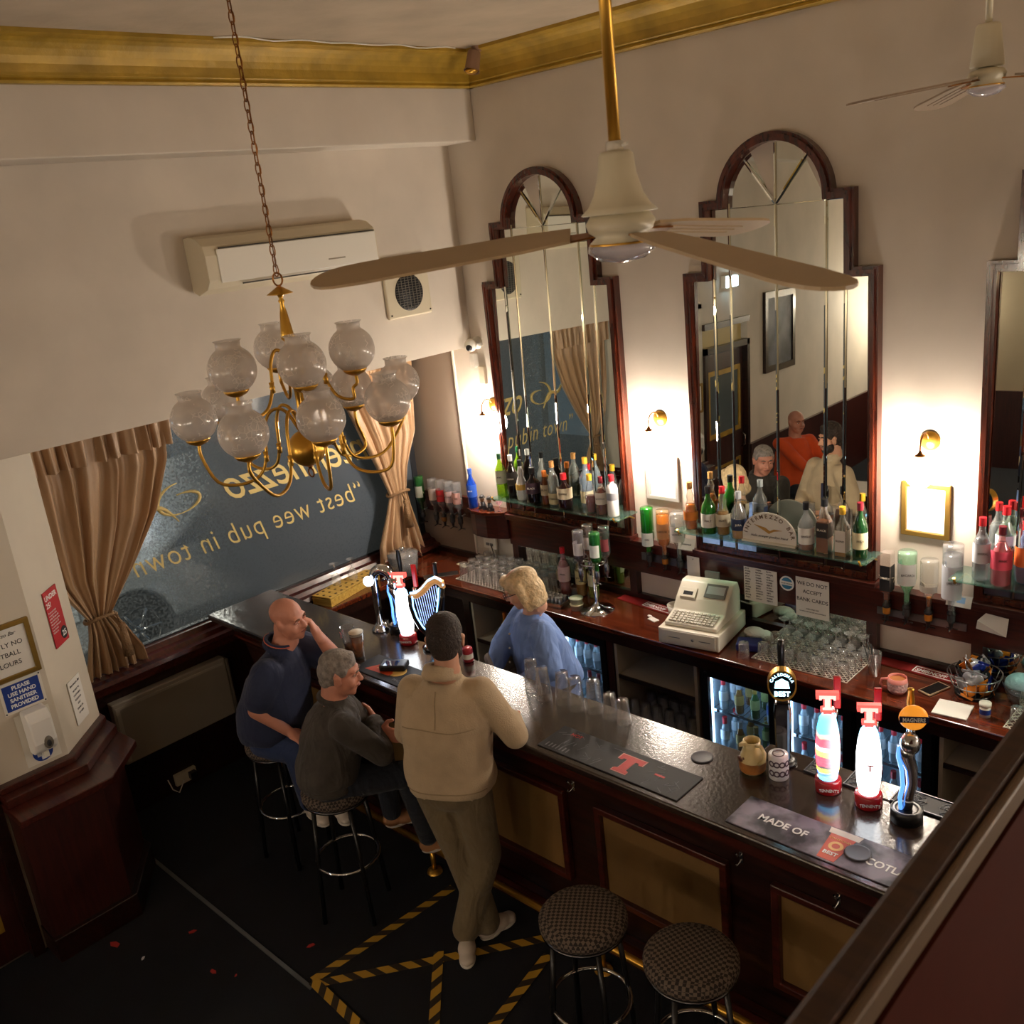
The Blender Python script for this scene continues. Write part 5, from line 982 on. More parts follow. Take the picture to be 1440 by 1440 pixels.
def scene_mat():
    m = mat('mat_landscape', '6a6478', .6); nt = m.node_tree; L = nt.links; N = nt.nodes; tc = N['Texture Coordinate']; n = N.new('ShaderNodeTexNoise'); n.inputs['Scale'].default_value = 7; n.inputs['Detail'].default_value = 6
    r = N.new('ShaderNodeValToRGB'); r.color_ramp.elements[0].position = .42; r.color_ramp.elements[0].color = (*lin(hx('1c1a24')), 1); r.color_ramp.elements[1].position = .6; r.color_ramp.elements[1].color = (*lin(hx('857d8c')), 1)
    L.new(tc.outputs['Object'], n.inputs[0]); L.new(n.outputs[0], r.inputs[0]); L.new(r.outputs[0], N['Principled BSDF'].inputs['Base Color']); return m
o = runner(3.415, 4.18, -1.985, -1.79, scene_mat(), 'grey bar mat reading made of Scotland with a pint picture')
on(o, 'MADE OF', .052, -.19, -.02, white_i, z=.0055, bold=.001, wscale=.9); on(o, 'SCOTLAND', .052, .235, -.03, white_i, z=.0055, bold=.001, wscale=.85)
k = MB().prism([(-.01, -.09), (.055, -.09), (.07, .06), (-.025, .06)], .005, .0058, 'z').build('printed_pint', mat('pint_orange', 'c0431c', .55), o); MB().prism([(-.035, .06), (.08, .06), (.085, .092), (-.04, .092)], .005, .006, 'z').build('printed_foam', mat('foam_print', 'd8cfc4', .6), o)
on(o, 'CALEDONIA', .0145, .023, .03, mat('gold_print', 'e0b060', .5), z=.0062); on(o, 'BEST', .026, .023, -.06, white_i, z=.0062, bold=.0005); MB().ring(arc((.023, -.005), .027, 0, 2*PI, 20), arc((.023, -.005), .015, 0, 2*PI, 20), .0058, .0064, 'z').build('printed_badge', mat('gold_print'), o)
o = runner(1.02, 1.66, -1.975, -1.78, rubber, 'dark bar mat with an orange pint picture left of the man in fleece')
MB().prism([(-.25, -.06), (-.06, -.045), (-.04, .05), (-.2, .035)], .005, .0056, 'z').build('printed_pint', mat('pint_orange'), o); MB().sph((-.045, .01, .005), (.05, .05, .0008), 16, 6).build('printed_foam', mat('foam_yellow', 'd8b060', .6), o)
on(o, 'BEST', .04, -.15, -.02, mat('gold_print'), z=.0062); on(o, 'MADE OF SCOTLAND', .03, .14, -.07, lines, z=.0055)
o = MB().box(-.075, .075, -.045, .045, 0, .035).build('dark_case', black, bevel=.008); o.location = (1.24, -1.845, BZ+.005); o.rotation_euler = (0, 0, .55); tag(o, 'black case with a reflective window lying on the left bar mat', 'case'); MB().box(-.05, .03, -.04, .02, .035, .036).build('case_window', mat('blue_gloss', '1c2c50', .05), o)
for x, y, z, lab in ((3.10, -1.66, BZ, 'round dark drip coaster on the bar left of the jug'), (3.90, -1.885, BZ+.0055, 'round dark coaster on top of the Scotland bar mat')):
    o = MB().lathe([(0, 0), (.047, 0), (.048, .003), (.045, .006), (.04, .0045), (0, .0045)], (0, 0, 0), 28).build('coaster', mat('coaster_grey', '3a3840', .5)); o.location = (x, y, z); tag(o, lab, 'coaster', 'round coasters')
o = MB().box(-.16, .10, -.06, .06, 0, .03).build('folded_bar_towel', mat('towel_black', '1e1d20', .95, bump=(100, .5)), bevel=.008); o.location = (.47, -1.87, BZ); o.rotation_euler = (0, 0, .1); tag(o, 'dark folded bar towel by the elbow of the man in navy', 'bar towel')
# jug
t = thing('water_jug', 'cream ceramic water jug with a brown grouse picture', 'jug', (3.325, -1.625, BZ), -.5)
ce = mat('jug_cream', 'd8c48c', .3, coat=.5); MB().lathe([(0, 0), (.042, 0), (.052, .015), (.055, .045), (.045, .085), (.034, .115), (.036, .145), (.033, .145), (.031, .115), (.042, .085), (.05, .045), (.04, .01), (0, .01)], (0, 0, 0), 32).build('jug_body', ce, t)
MB().prism([(-.012, -.028), (.012, -.028), (.0, -.06)], .130, .146, 'z').build('spout', ce, t)
MB().tube([(.033, 0, .135), (.055, .01, .14), (.078, .012, .12), (.078, .01, .085), (.05, 0, .055)], .008).build('handle', ce, t)
MB().lathe([(.0535, .012), (.0562, .04), (.053, .056)], (0, 0, 0), 32).build('moorland_band', mat('jug_brown', '9a6430', .3, var=(25, .4)), t); MB().sph((-.012, -.047, .062), (.022, .008, .012), 12, 8).sph((.008, -.045, .074), (.007, .005, .007), 8, 6).build('grouse_picture', mat('grouse_brown', '5a2e18', .5), t)
# charity / white can
t = thing('printed_tin', 'white tin printed with dark rings beside the jug', 'tin', (3.435, -1.605, BZ), .2); MB().lathe([(0, 0), (.038, 0), (.04, .003), (.04, .107), (.038, .11), (0, .108)], (0, 0, 0), 28).build('tin', mat('tin_white', 'dcdce0', .35), t)
k = MB()
for a in (-2.0, -1.45, -.9, -.3):
    for hh in (.035, .078): M = Matrix.Translation((.0405*math.cos(a), .0405*math.sin(a), hh)) @ Matrix.Rotation(a+PI/2, 4, 'Z') @ Matrix.Rotation(PI/2, 4, 'X'); k.lathe([(.008, 0), (.014, .0), (.014, .0012), (.008, .0012), (.008, 0)], (0, 0, 0), 16); bmesh.ops.transform(k.b, matrix=M, verts=k.b.verts[-80:])
k.build('ring_print', mat('tin_print', '4a3a48', .5), t); MB().lathe([(.022, 0), (.026, 0), (.026, .002), (.022, .002)], (0, 0, .109), 20).build('lid_ring', mat('tin_print'), t)
# taps
red_t = mat('lit_red_letter', 'e8281e', .35, emit=1.1, ecol='ff5a50'); base_red = mat('fount_red', '9a141c', .25, coat=.6)
def tvec(a): return Vector((math.cos(a), math.sin(a), 0))
FA = -1.05   # the way the founts face
def t_fount(x, y, label, m, deco):
    t = thing('beer_fount', label, 'beer tap', (x, y, BZ), FA+PI/2, 'lit beer founts')
    MB().lathe([(0, 0), (.05, 0), (.052, .006), (.052, .05), (.046, .058), (0, .058)], (0, 0, 0), 32).build('red_base', base_red, t)
    b = MB().lathe([(0, .058), (.036, .058), (.043, .10), (.047, .16), (.046, .22), (.040, .28), (.031, .325), (.018, .345), (0, .348)], (0, 0, 0), 36).build('lit_body', m, t)
    MB().box(-.016, .016, -.012, .012, .343, .356).build('letter_stand', red_t, t)
    T3(MB(), 0, .395, .085, -.012, .012, frameM((0, 0, 0), (1, 0, 0), (0, 0, 1))).build('red_letter', red_t, t)
    T3(MB(), 0, .395, .062, .0125, .0135, frameM((0, 0, 0), (1, 0, 0), (0, 0, 1))).build('letter_face', mat('lit_pink_face', 'ffc0b8', .4, emit=1.5, ecol='ff9a90'), t)
    txt("TENNENT'S", .018, (0, -.0532, .02), (1, 0, 0), (0, 0, 1), white_i, t, 'base_lettering', 'CENTER', wscale=.8)
    # spout and handle at the serving side
    MB().tube([(0, .03, .24), (.03, .11, .245), (.035, .13, .235), (.035, .133, .13)], .009).lathe([(0, .30), (.012, .3), (.014, .27), (.010, .24), (0, .24)], (.035, .115, 0), 14).build('spout', chrome, t)
    MB().prism([(-.012, -.008), (.012, -.008), (.015, .008), (-.015, .008)], .30, .44, 'z', Matrix.Translation((.045, .12, 0))).build('red_handle', red_m, t, bevel=.003)
    return t, b
wm = mat('fount_white_glow', 'ffffff', .3, emit=5.5, ecol='dcecff')
def lager_mat(name, stops, st):
    m = mat(name, 'ffffff', .3, emit=st, ecol='ffffff'); nt = m.node_tree; N = nt.nodes; L = nt.links; b = N['Principled BSDF']; tc = N['Texture Coordinate']; sx = N.new('ShaderNodeSeparateXYZ'); L.new(tc.outputs['Object'], sx.inputs[0])
    n = N.new('ShaderNodeTexNoise'); n.inputs['Scale'].default_value = 22; L.new(tc.outputs['Object'], n.inputs[0])
    mr = N.new('ShaderNodeMapRange'); mr.inputs[1].default_value = .06; mr.inputs[2].default_value = .345; L.new(sx.outputs['Z'], mr.inputs[0])
    ad = N.new('ShaderNodeMath'); ad.operation = 'MULTIPLY_ADD'; ad.inputs[1].default_value = .14 if len(stops) > 4 else .0; L.new(n.outputs[0], ad.inputs[0]); L.new(mr.outputs[0], ad.inputs[2])
    r = N.new('ShaderNodeValToRGB'); r.color_ramp.interpolation = 'CONSTANT' if len(stops) > 4 else 'LINEAR'
    for i, (p, c) in enumerate(stops):
        e = r.color_ramp.elements[i] if i < 2 else r.color_ramp.elements.new(p); e.position = p; e.color = (*lin(hx(c)), 1)
    L.new(ad.outputs[0], r.inputs[0]); L.new(r.outputs[0], b.inputs['Emission Color']); return m
pm = lager_mat('fount_printed_glow', [(0, '5ac8ff'), (.14, '3a70c8'), (.2, 'ffd040'), (.26, '202030'), (.3, 'e02848'), (.46, 'ff9a50'), (.54, 'e8f4ff'), (.6, 'd82848'), (.74, 'ffb080'), (.8, '38c8f8')], 2.2)
plm = lager_mat('fount_plain_glow', [(0, 'f4faff'), (.7, 'ffffff'), (.86, 'a8e4ff'), (1, '38b4f0')], 4.0)
t_fount(3.635, -1.575, 'glowing fount with a printed red and blue body topped by a red T', pm, 1)
t, b = t_fount(3.803, -1.58, 'glowing plain white fount with a blue top and red T, beside the swirled tap', plm, 0)
txt('T', .04, (0, -.0475, .175), (1, 0, 0), (0, 0, 1), mat('print_red', 'd02020', .5), b, 'print', 'CENTER', bold=.001); txt('TENNENTS', .016, (0, -.0485, .225), (1, 0, 0), (0, 0, 1), mat('print_navy', '20305a', .5), b, 'print', 'CENTER'); txt('LAGER', .016, (0, -.048, .14), (1, 0, 0), (0, 0, 1), mat('print_navy'), b, 'print', 'CENTER')
t_fount(1.045, -1.575, 'glowing white fount topped by a red T, left of the man in fleece', plm, 0)
# oval ale lens fount
t = thing('ale_fount', 'black ale fount with an oval lit badge and black handle', 'beer tap', (3.40, -1.50, BZ), FA+PI/2)
MB().lathe([(0, 0), (.055, 0), (.055, .012), (.04, .02), (0, .02)], (0, 0, 0), 28).build('base', black, t)
MB().prism([(-.028, .02), (.028, .02), (.034, .12), (.036, .24), (.03, .29), (-.03, .29), (-.036, .24), (-.034, .12)], -.02, .02, 'y').build('column', mat('fount_black', '0b0b0d', .15, coat=.8), t, bevel=.008)
E2 = lambda rx, rz, n=36: [(rx*math.cos(2*PI*i/n), .375+rz*math.sin(2*PI*i/n)) for i in range(n)]
MB().ring(E2(.058, .07), E2(.052, .064), -.03, .012).build('badge_rim', brass, t)
bd = MB().prism(E2(.052, .064), -.022, .01, 'y').build('badge', mat('badge_dark', '0a1418', .15), t); gw = mat('badge_glow', 'c8f4ff', .4, emit=3, ecol='b0ecff')
for i, ch in enumerate('CALEDONIA'):
    a = PI*.86-PI*.72*i/8; txt(ch, .0165, (.040*math.cos(a), -.0228, .372+.046*math.sin(a)), (math.cos(a-PI/2), 0, math.sin(a-PI/2)), (-math.sin(a-PI/2), 0, math.cos(a-PI/2)), gw, bd, 'badge_letter', 'CENTER', bold=.0004)
txt('BEST', .030, (0, -.0228, .325), (1, 0, 0), (0, 0, 1), gw, bd, 'badge_letter', 'CENTER', bold=.0008); MB().prism([(-.03, .36), (.03, .36), (.025, .39), (.0, .405), (-.025, .39)], -.0225, -.022, 'y').build('badge_emblem', gw, bd)
MB().tube([(.0, .02, .26), (0, .1, .27), (0, .12, .25), (0, .12, .16)], .009).lathe([(0, .34), (.011, .34), (.012, .26), (0, .26)], (0, .10, 0), 12).build('spout', chrome, t); MB().lathe([(0, .34), (.012, .34), (.015, .5), (.011, .52), (0, .52)], (0, .10, 0), 14).build('tap_handle', black, t)
MB().prism([(-.005, .03), (.004, .03), (.008, .26), (-.001, .26)], -.0215, -.0205, 'y', Matrix.Translation((.02, 0, 0))).build('side_stripe', mat('stripe_blue', '7ab0e0', .3), t)
# swirled chrome cider tap
def swirl(x, y, label, badge, h=.33, base=True, dz=0):
    t = thing('swirled_tap', label, 'beer tap', (x, y, BZ), FA+PI/2)
    MB().lathe([(0, 0), (.058, 0), (.058, .05), (.052, .055), (.05, .048), (.03, .048), (0, .05)], (0, 0, 0), 32).build('base', black, t); MB().lathe([(.042, .05), (.046, .052), (.05, .05)], (0, 0, 0), 28).build('base_ring', white_p if badge else chrome, t)
    q = [(0, .045, .019), (.006, .10, .019), (.016, .16, .020), (.012, .22, .023), (-.004, h-.10, .027), (.004, h-.05, .033)]
    MB().tube([(x_, 0, z_) for x_, z_, r_ in q], [r_ for x_, z_, r_ in q], 18).build('curved_column', mat('brushed_chrome', 'c4c6cc', .16, 1), t)
    MB().tube([(-.022, -.006, .045), (-.026, -.010, .10), (-.018, -.018, .16), (-.022, -.014, .22), (-.034, -.006, h-.10), (-.032, 0, h-.06)], [.007, .008, .008, .008, .008, .006], 10).build('lit_blue_tube', mat('tap_blue_glow', '7ab4ff', .2, emit=.9, ecol='5a9cff'), t)
    MB().sph((.006, 0, h-.05), (.037, .037, .045), 20, 14).build('bulb_top', mat('brushed_chrome'), t)
    if badge:
        MB().lathe([(0, -.014), (.045, -.012), (.05, 0), (.045, .012), (0, .014)], (.016, 0, h+.058), 32, Matrix.Rotation(PI/2, 4, 'X')).build('round_badge', mat('badge_orange', 'e0902c', .3, emit=.5, ecol='e8902c'), t); MB().tube([(.016, 0, h-.02), (.016, 0, h+.02)], .008).build('badge_stem', chrome, t)
        MB().box(-.034, .066, -.0165, -.0135, h+.045, h+.070).build('badge_band', mat('band_navy', '10204a', .4), t); txt('MAGNERS', .022, (.016, -.017, h+.0495), (1, 0, 0), (0, 0, 1), white_i, t, 'badge_lettering', 'CENTER', bold=.0006, wscale=.78)
    MB().tube([(.02, .02, h-.06), (.02, .10, h-.05), (.02, .12, h-.07), (.02, .12, h-.15)], .009).lathe([(0, .0), (.013, 0), (.014, .04), (0, .05)], (.02, .10, h-.06), 12).build('spout', chrome, t)
    MB().lathe([(0, h-.02), (.010, h-.02), (.015, h+.07), (.010, h+.115), (.013, h+.12), (0, h+.125)], (.02, .10, 0), 14).build('tap_handle', brass if badge else black, t)
    return t
swirl(3.955, -1.59, 'swirled chrome cider tap with a round orange badge by the stair rail', True, .375)
# tall chrome arched tap
t = thing('arched_tap', 'tall polished chrome arched tap with a lit white lens', 'beer tap', (.755, -1.545, BZ), FA+PI/2)
MB().lathe([(0, 0), (.058, 0), (.058, .01), (.04, .03), (.03, .045), (0, .045)], (0, 0, 0), 30).build('base', chrome, t)
P_ = [(0, 0, .03), (0, 0, .30)] + [(.055-.055*math.cos(a), 0, .33+.065*math.sin(a)) for a in [PI*i/12 for i in range(12)]] + [(.112, 0, .31), (.118, 0, .27)]
MB().tube(P_, [.024]*2+[.026+.006*math.sin(PI*i/12) for i in range(12)]+[.024, .018], 18).build('arched_column', chrome, t)
MB().lathe([(0, 0), (.032, .004), (.028, .016), (0, .022)], (-.02, -.028, .33), 20, Matrix.Rotation(PI/2, 4, 'X')).build('lit_lens', mat('lens_glow', 'ffffff', .3, emit=8, ecol='dfeaff'), t)
MB().tube([(.05, .01, .32), (.05, .10, .31), (.05, .115, .22)], .009).build('spout', chrome, t)
swirl(.875, -1.50, 'swirled chrome tap without a badge beside the arched tap', False, .36)
# harp fount
t = thing('harp_fount', 'lit harp shaped stout fount with gold and blue frame and strings', 'beer tap', (1.23, -1.55, BZ), FA+PI/2+.25)
hb_ = mat('harp_black', '101014', .12, coat=.8); glow_b = mat('harp_blue_glow', '9fd4ff', .3, emit=3.2, ecol='7cc4ff'); glow_o = mat('harp_gold', 'c8945a', .3, .4, emit=.25, ecol='e0a060')
MB().lathe([(0, 0), (.06, 0), (.06, .015), (.035, .03), (0, .03)], (0, 0, 0), 28).tube([(0, 0, .02), (0, 0, .09)], .02, 14).build('base', hb_, t)
neck = [(-.085, 0, .335), (-.05, 0, .335), (-.015, 0, .355), (.03, 0, .40), (.065, 0, .415), (.095, 0, .395), (.105, 0, .36)]
MB().tube(neck, [.018, .022, .024, .024, .024, .022, .014], 14).build('harp_neck', glow_o, t); MB().tube([(p[0], -.012, p[2]+.02) for p in neck], .007, 8).build('neck_glow', glow_b, t)
pil = [(-.085, 0, .335), (-.088, 0, .27), (-.075, 0, .20), (-.05, 0, .14), (-.01, 0, .085), (.01, 0, .07)]
MB().tube(pil, [.017, .017, .018, .02, .022, .02], 12).build('harp_pillar', hb_, t); MB().tube([(p[0]+.012, -.016, p[2]+.004) for p in pil], .0045, 6).build('pillar_glow', glow_b, t)
snd = [(.10, 0, .37), (.088, 0, .30), (.065, 0, .20), (.03, 0, .11), (.01, 0, .07)]
MB().tube(snd, [.015, .02, .026, .028, .02], 12).build('harp_soundboard', hb_, t); MB().tube([(p[0]-.02, -.018, p[2]) for p in snd], .004, 6).build('soundboard_glow', glow_b, t)
k = MB()
for i in range(11): u = i/10; k.tube([(-.065+.13*u, 0, .33+.06*u*(1.4-u*.6)), (-.04+.075*u+.03*u, 0, .13+.19*u*u+.0)], .0018, 5)
k.build('strings', mat('string_glow', 'c8d8ff', .3, emit=1.2, ecol='a8c0ff'), t)
MB().tube([(.06, .02, .27), (.06, .12, .28), (.06, .135, .19)], .009).build('spout', chrome, t); MB().lathe([(0, .28), (.010, .28), (.014, .36), (.011, .46), (.014, .47), (0, .475)], (.06, .12, 0), 14).build('tap_handle', black, t)
# drip trays
def web(x0, x1, y0, y1, z, label):
    t = thing('drip_tray', label, 'drip tray', ((x0+x1)/2, (y0+y1)/2, z), 0, 'web patterned drip trays'); w, d = (x1-x0)/2, (y1-y0)/2
    MB().box(-w, w, -d, d, 0, .006).build('tray', mat('tray_black', '08080a', .6), t); k = MB().ring([(-w, -d), (w, -d), (w, d), (-w, d)], [(-w+.005, -d+.005), (w-.005, -d+.005), (w-.005, d-.005), (-w+.005, d-.005)], .006, .010, 'z'); n = max(1, int(w/.06))
    for j in range(max(1, n)):
        c = -w+(j+.5)*2*w/max(1, n)
        for a in range(8): k.tube([(c, 0, .008), (c+min(d, w/max(1, n))*.92*math.cos(a*PI/4), d*.92*math.sin(a*PI/4), .008)], .0013, 4)
        for r in (.3, .6, .88): k.tube([(c+r*min(d, w/n)*math.cos(a*PI/4), r*d*math.sin(a*PI/4), .008) for a in range(8)], .0012, 4, True)
    k.build('wire_web', mat('web_grey', '55555a', .4, .6), t)
web(3.50, 3.60, -1.52, -1.41, BZ, 'black drip tray with a wire web left of the printed fount'); web(3.67, 3.78, -1.52, -1.41, BZ, 'black drip tray with a wire web between the two glowing founts'); web(3.86, 4.15, -1.52, -1.41, BZ, 'black drip tray with a wire web behind the swirled cider tap')
# pints
def pint(x, y, full, label, foam, lq):
    t = thing('pint_of_beer', label, 'pint glass', (x, y, BZ), 0, 'pints on the bar'); H = .158
    MB().lathe([(0, .0), (.030, 0), (.031, .01), (.036, .08), (.043, H), (.0415, H), (.034, .08), (.028, .012), (0, .012)], (0, 0, 0), 24).build('glass', clear, t)
    rr_ = lambda z: .028+(.0415-.028)*z/H-.0006
    MB().lathe([(0, .0125), (rr_(.0125), .0125), (rr_(H*full), H*full), (0, H*full)], (0, 0, 0), 24).build('beer', mat('beer_'+lq, lq, .15, trans=.5), t)
    if foam: MB().lathe([(0, H*full), (rr_(H*full), H*full), (rr_(H)+.0005, H+.004), (0, H+.010)], (0, 0, 0), 24).build('foam_head', mat('beer_foam', 'eadfc8', .9), t)
    return t
pint(.945, -1.86, .9, 'full pint of amber beer with a white head by the grey haired man', True, 'a05a14')
t = pint(.835, -1.84, .3, 'nearly empty pint glass with a red printed badge beside the full pint', False, '8a4a12'); T3(MB(), 0, .115, .03, -.0425, -.0415, Matrix.Rotation(-.4, 4, 'Z') @ frameM((0, 0, 0), (1, 0, 0), (0, 0, 1)) @ Matrix.Scale(-1, 4, (0, 0, 1))).build('red_badge', mat('mat_red'), t)
t = thing('printed_can', 'small red and white can behind the bar beside the fleece sleeve', 'can', (1.53, -1.555, BZ)); MB().lathe([(0, 0), (.026, 0), (.029, .006), (.029, .075), (.026, .082), (0, .08)], (0, 0, 0), 20).build('can', mat('can_red', 'a8303c', .3, .3), t); MB().lathe([(.0295, .02), (.0295, .05)], (0, 0, 0), 20).build('white_band', white_p, t)
# ================================================================ STOOLS
def weave():
    m = mat('woven_seat_fabric', '4a3a2c', .8); nt = m.node_tree; N = nt.nodes; L = nt.links; tc = N['Texture Coordinate']; c = N.new('ShaderNodeTexChecker'); c.inputs['Scale'].default_value = 75; c.inputs['Color1'].default_value = (*lin(hx('64564a')), 1); c.inputs['Color2'].default_value = (*lin(hx('1e1510')), 1)
    mp = N.new('ShaderNodeMapping'); mp.inputs['Rotation'].default_value = (0, 0, .5); L.new(tc.outputs['Object'], mp.inputs[0]); L.new(mp.outputs[0], c.inputs[0]); L.new(c.outputs[0], N['Principled BSDF'].inputs['Base Color'])
    b = N.new('ShaderNodeBump'); b.inputs['Strength'].default_value = .5; b.inputs['Distance'].default_value = .003; L.new(c.outputs['Fac'], b.inputs['Height']); L.new(b.outputs[0], N['Principled BSDF'].inputs['Normal']); return m
wv = weave()
def make_stool(x, y, label, rz=0):
    t = thing('bar_stool', label, 'bar stool', (x, y, 0), rz, 'round bar stools')
    MB().lathe([(0, .70), (.165, .70), (.178, .715), (.178, .74), (.165, .757), (.12, .765), (0, .768)], (0, 0, 0), 40).build('seat', wv, t)
    MB().lathe([(0, .685), (.168, .685), (.174, .692), (.17, .70), (0, .70)], (0, 0, 0), 36).build('seat_ring', mat('dark_chrome', '5a5a5e', .25, 1), t)
    for i in range(4):
        a = i*PI/2+PI/4; d = tvec(a); MB().tube([d*.135+Vector((0, 0, .69)), d*.165+Vector((0, 0, .35)), d*.19+Vector((0, 0, 0))], .012, 10).build('leg', mat('leg_black', '121214', .3, .3), t)
    MB().tube([(.163*math.cos(a), .163*math.sin(a), .33) for a in [2*PI*i/32 for i in range(32)]], .009, 8, True).build('foot_ring', chrome, t)
    return t
s1 = make_stool(3.01, -2.41, 'empty woven seat bar stool nearest the man in fleece', .3)
for x, y, lab, r in ((3.47, -2.34, 'empty woven seat bar stool nearest the stair rail', .9), (.72, -2.35, 'bar stool under the bald man in the navy polo shirt', .2), (1.40, -2.44, 'bar stool under the grey haired man in the dark jacket', .6)):
    c = copy_tree(s1); c.location = (x, y, 0); c.rotation_euler = (0, 0, r); c['label'] = lab
# ================================================================ FLOOR TAPE, SCRAPS
def hazard():
    m = mat('hazard_tape', 'b08a28', .6); nt = m.node_tree; N = nt.nodes; L = nt.links; tc = N['Texture Coordinate']; sx = N.new('ShaderNodeSeparateXYZ'); L.new(tc.outputs['Object'], sx.inputs[0])
    a = N.new('ShaderNodeMath'); a.operation = 'ADD'; L.new(sx.outputs[0], a.inputs[0]); L.new(sx.outputs[1], a.inputs[1]); b = N.new('ShaderNodeMath'); b.operation = 'MULTIPLY'; b.inputs[1].default_value = 9; L.new(a.outputs[0], b.inputs[0])
    f = N.new('ShaderNodeMath'); f.operation = 'FRACT'; L.new(b.outputs[0], f.inputs[0]); g = N.new('ShaderNodeMath'); g.operation = 'GREATER_THAN'; g.inputs[1].default_value = .55; L.new(f.outputs[0], g.inputs[0])
    mx = N.new('ShaderNodeMix'); mx.data_type = 'RGBA'; mx.inputs[6].default_value = (*lin(hx('b8902c')), 1); mx.inputs[7].default_value = (*lin(hx('2a2014')), 1); L.new(g.outputs[0], mx.inputs[0]); L.new(mx.outputs[2], N['Principled BSDF'].inputs['Base Color']); return m
hz = hazard()
for i, (a, b, lab) in enumerate((((1.64, -2.90), (1.71, -2.03), 'striped hazard tape strip running to the left foot of the bar'), ((1.66, -2.92), (2.36, -2.02), 'striped hazard tape strip passing under the standing man\'s shoes'), ((2.00, -2.40), (2.40, -2.80), 'short striped hazard tape strip in the middle of the floor cross'), ((2.45, -2.09), (2.62, -3.05), 'striped hazard tape strip beside the nearest bar stool'), ((1.65, -2.905), (2.5, -2.96), 'striped hazard tape strip along the carpet edge'))):
    a, b = Vector((*a, 0)), Vector((*b, 0)); L_ = (b-a).length; o = MB().box(0, L_, -.025, .025, 0, .0012).build('hazard_tape', hz); o.location = a+Vector((0, 0, .0005+i*.0013)); o.rotation_euler = (0, 0, math.atan2(b.y-a.y, b.x-a.x)); tag(o, lab, 'tape', 'hazard tape on the floor')
scr = [mat('scrap_red', 'b02a24', .8), mat('scrap_white', 'd8d8dc', .8)]
for i, (x, y, s, c, w) in enumerate(((.569, -3.405, .035, 0, 'larger red paper scrap on the carpet in front of the pillar'), (1.436, -2.769, .022, 0, 'red paper scrap by the carpet strip near the tape corner'), (.794, -3.36, .014, 1, 'tiny white paper scrap on the carpet'), (1.183, -3.179, .022, 0, 'small red paper scrap in the open floor'), (.83, -3.1, .022, 0, 'dull red scrap nearest the dark plinth'), (1.3, -3.12, .010, 0, 'tiny pink scrap beside the carpet strip'))):
    o = MB().prism([(-s, -s*.3), (-s*.2, -s*.6), (s, -s*.1), (s*.6, s*.5), (-s*.4, s*.35)], 0, .003, 'z').build('paper_scrap', scr[c]); o.location = (x, y, .001); o.rotation_euler = (0, 0, i); tag(o, w, 'paper scrap', 'scraps on the carpet')
# ================================================================ PEOPLE
def caps(k, p0, p1, r0, r1):
    p0, p1 = Vector(p0), Vector(p1); d = p1-p0; L_ = max(d.length, 1e-5); d = d/L_; pts = []; rs = []
    for i in range(1, 5): a = PI/2*i/5; pts.append(p0-d*r0*math.cos(a)); rs.append(r0*math.sin(a))
    pts.append(p0); rs.append(r0); pts.append(p0+d*L_*.5); rs.append((r0+r1)/2); pts.append(p1); rs.append(r1)
    for i in range(4, 0, -1): a = PI/2*i/5; pts.append(p1+d*r1*math.cos(a)); rs.append(r1*math.sin(a))
    k.tube(pts, rs, 14)
def loft(k, rings, th, wob=0):
    R = Matrix.Rotation(th, 3, 'Z'); V = []; n = 28
    for j, (c, w, d) in enumerate(rings):
        row = []
        for i in range(n):
            a = 2*PI*i/n; q = 1+wob*(math.sin(3*a+j*.55)+.7*math.sin(5*a-j*.8+1))
            ca, sa = math.cos(a), math.sin(a); f = (abs(ca)**2.5+abs(sa)**2.5)**(-1/2.5)
            row.append(k.b.verts.new(Vector(c)+R @ Vector((w*ca*f*q, d*sa*f*q, .006*math.sin(4*a+1) if wob and j in (0, 1) else 0))))
        V.append(row)
    for A, B in zip(V, V[1:]):
        for i in range(n): k.b.faces.new((A[i], A[(i+1) % n], B[(i+1) % n], B[i]))
    k.b.faces.new(V[0][::-1]); k.b.faces.new(V[-1])
def blob(name, shapes, m, parent, voxel=.007, smooth=4, label=None, sf=.6):
    k = MB()
    for s in shapes:
        if s[0] == 'c': caps(k, *s[1:])
        elif s[0] == 't': loft(k, *s[1:])
        else: k.sph(s[1], s[2], 16, 12, s[3] if len(s) > 3 else None)
    bmesh.ops.recalc_face_normals(k.b, faces=k.b.faces)
    me = bpy.data.meshes.new('tmp'); k.b.to_mesh(me); k.b.free(); ob = bpy.data.objects.new('tmp', me); C.objects.link(ob)
    r = ob.modifiers.new('r', 'REMESH'); r.mode = 'VOXEL'; r.voxel_size = voxel; s = ob.modifiers.new('s', 'SMOOTH'); s.iterations = smooth; s.factor = sf
    out = bpy.data.meshes.new_from_object(ob.evaluated_get(bpy.context.evaluated_depsgraph_get())); bpy.data.objects.remove(ob)
    out.materials.clear(); out.materials.append(m)
    for p in out.polygons: p.use_smooth = True
    o = bpy.data.objects.new(name, out); C.objects.link(o); o.parent = parent
    if label: o['label'] = label
    return o
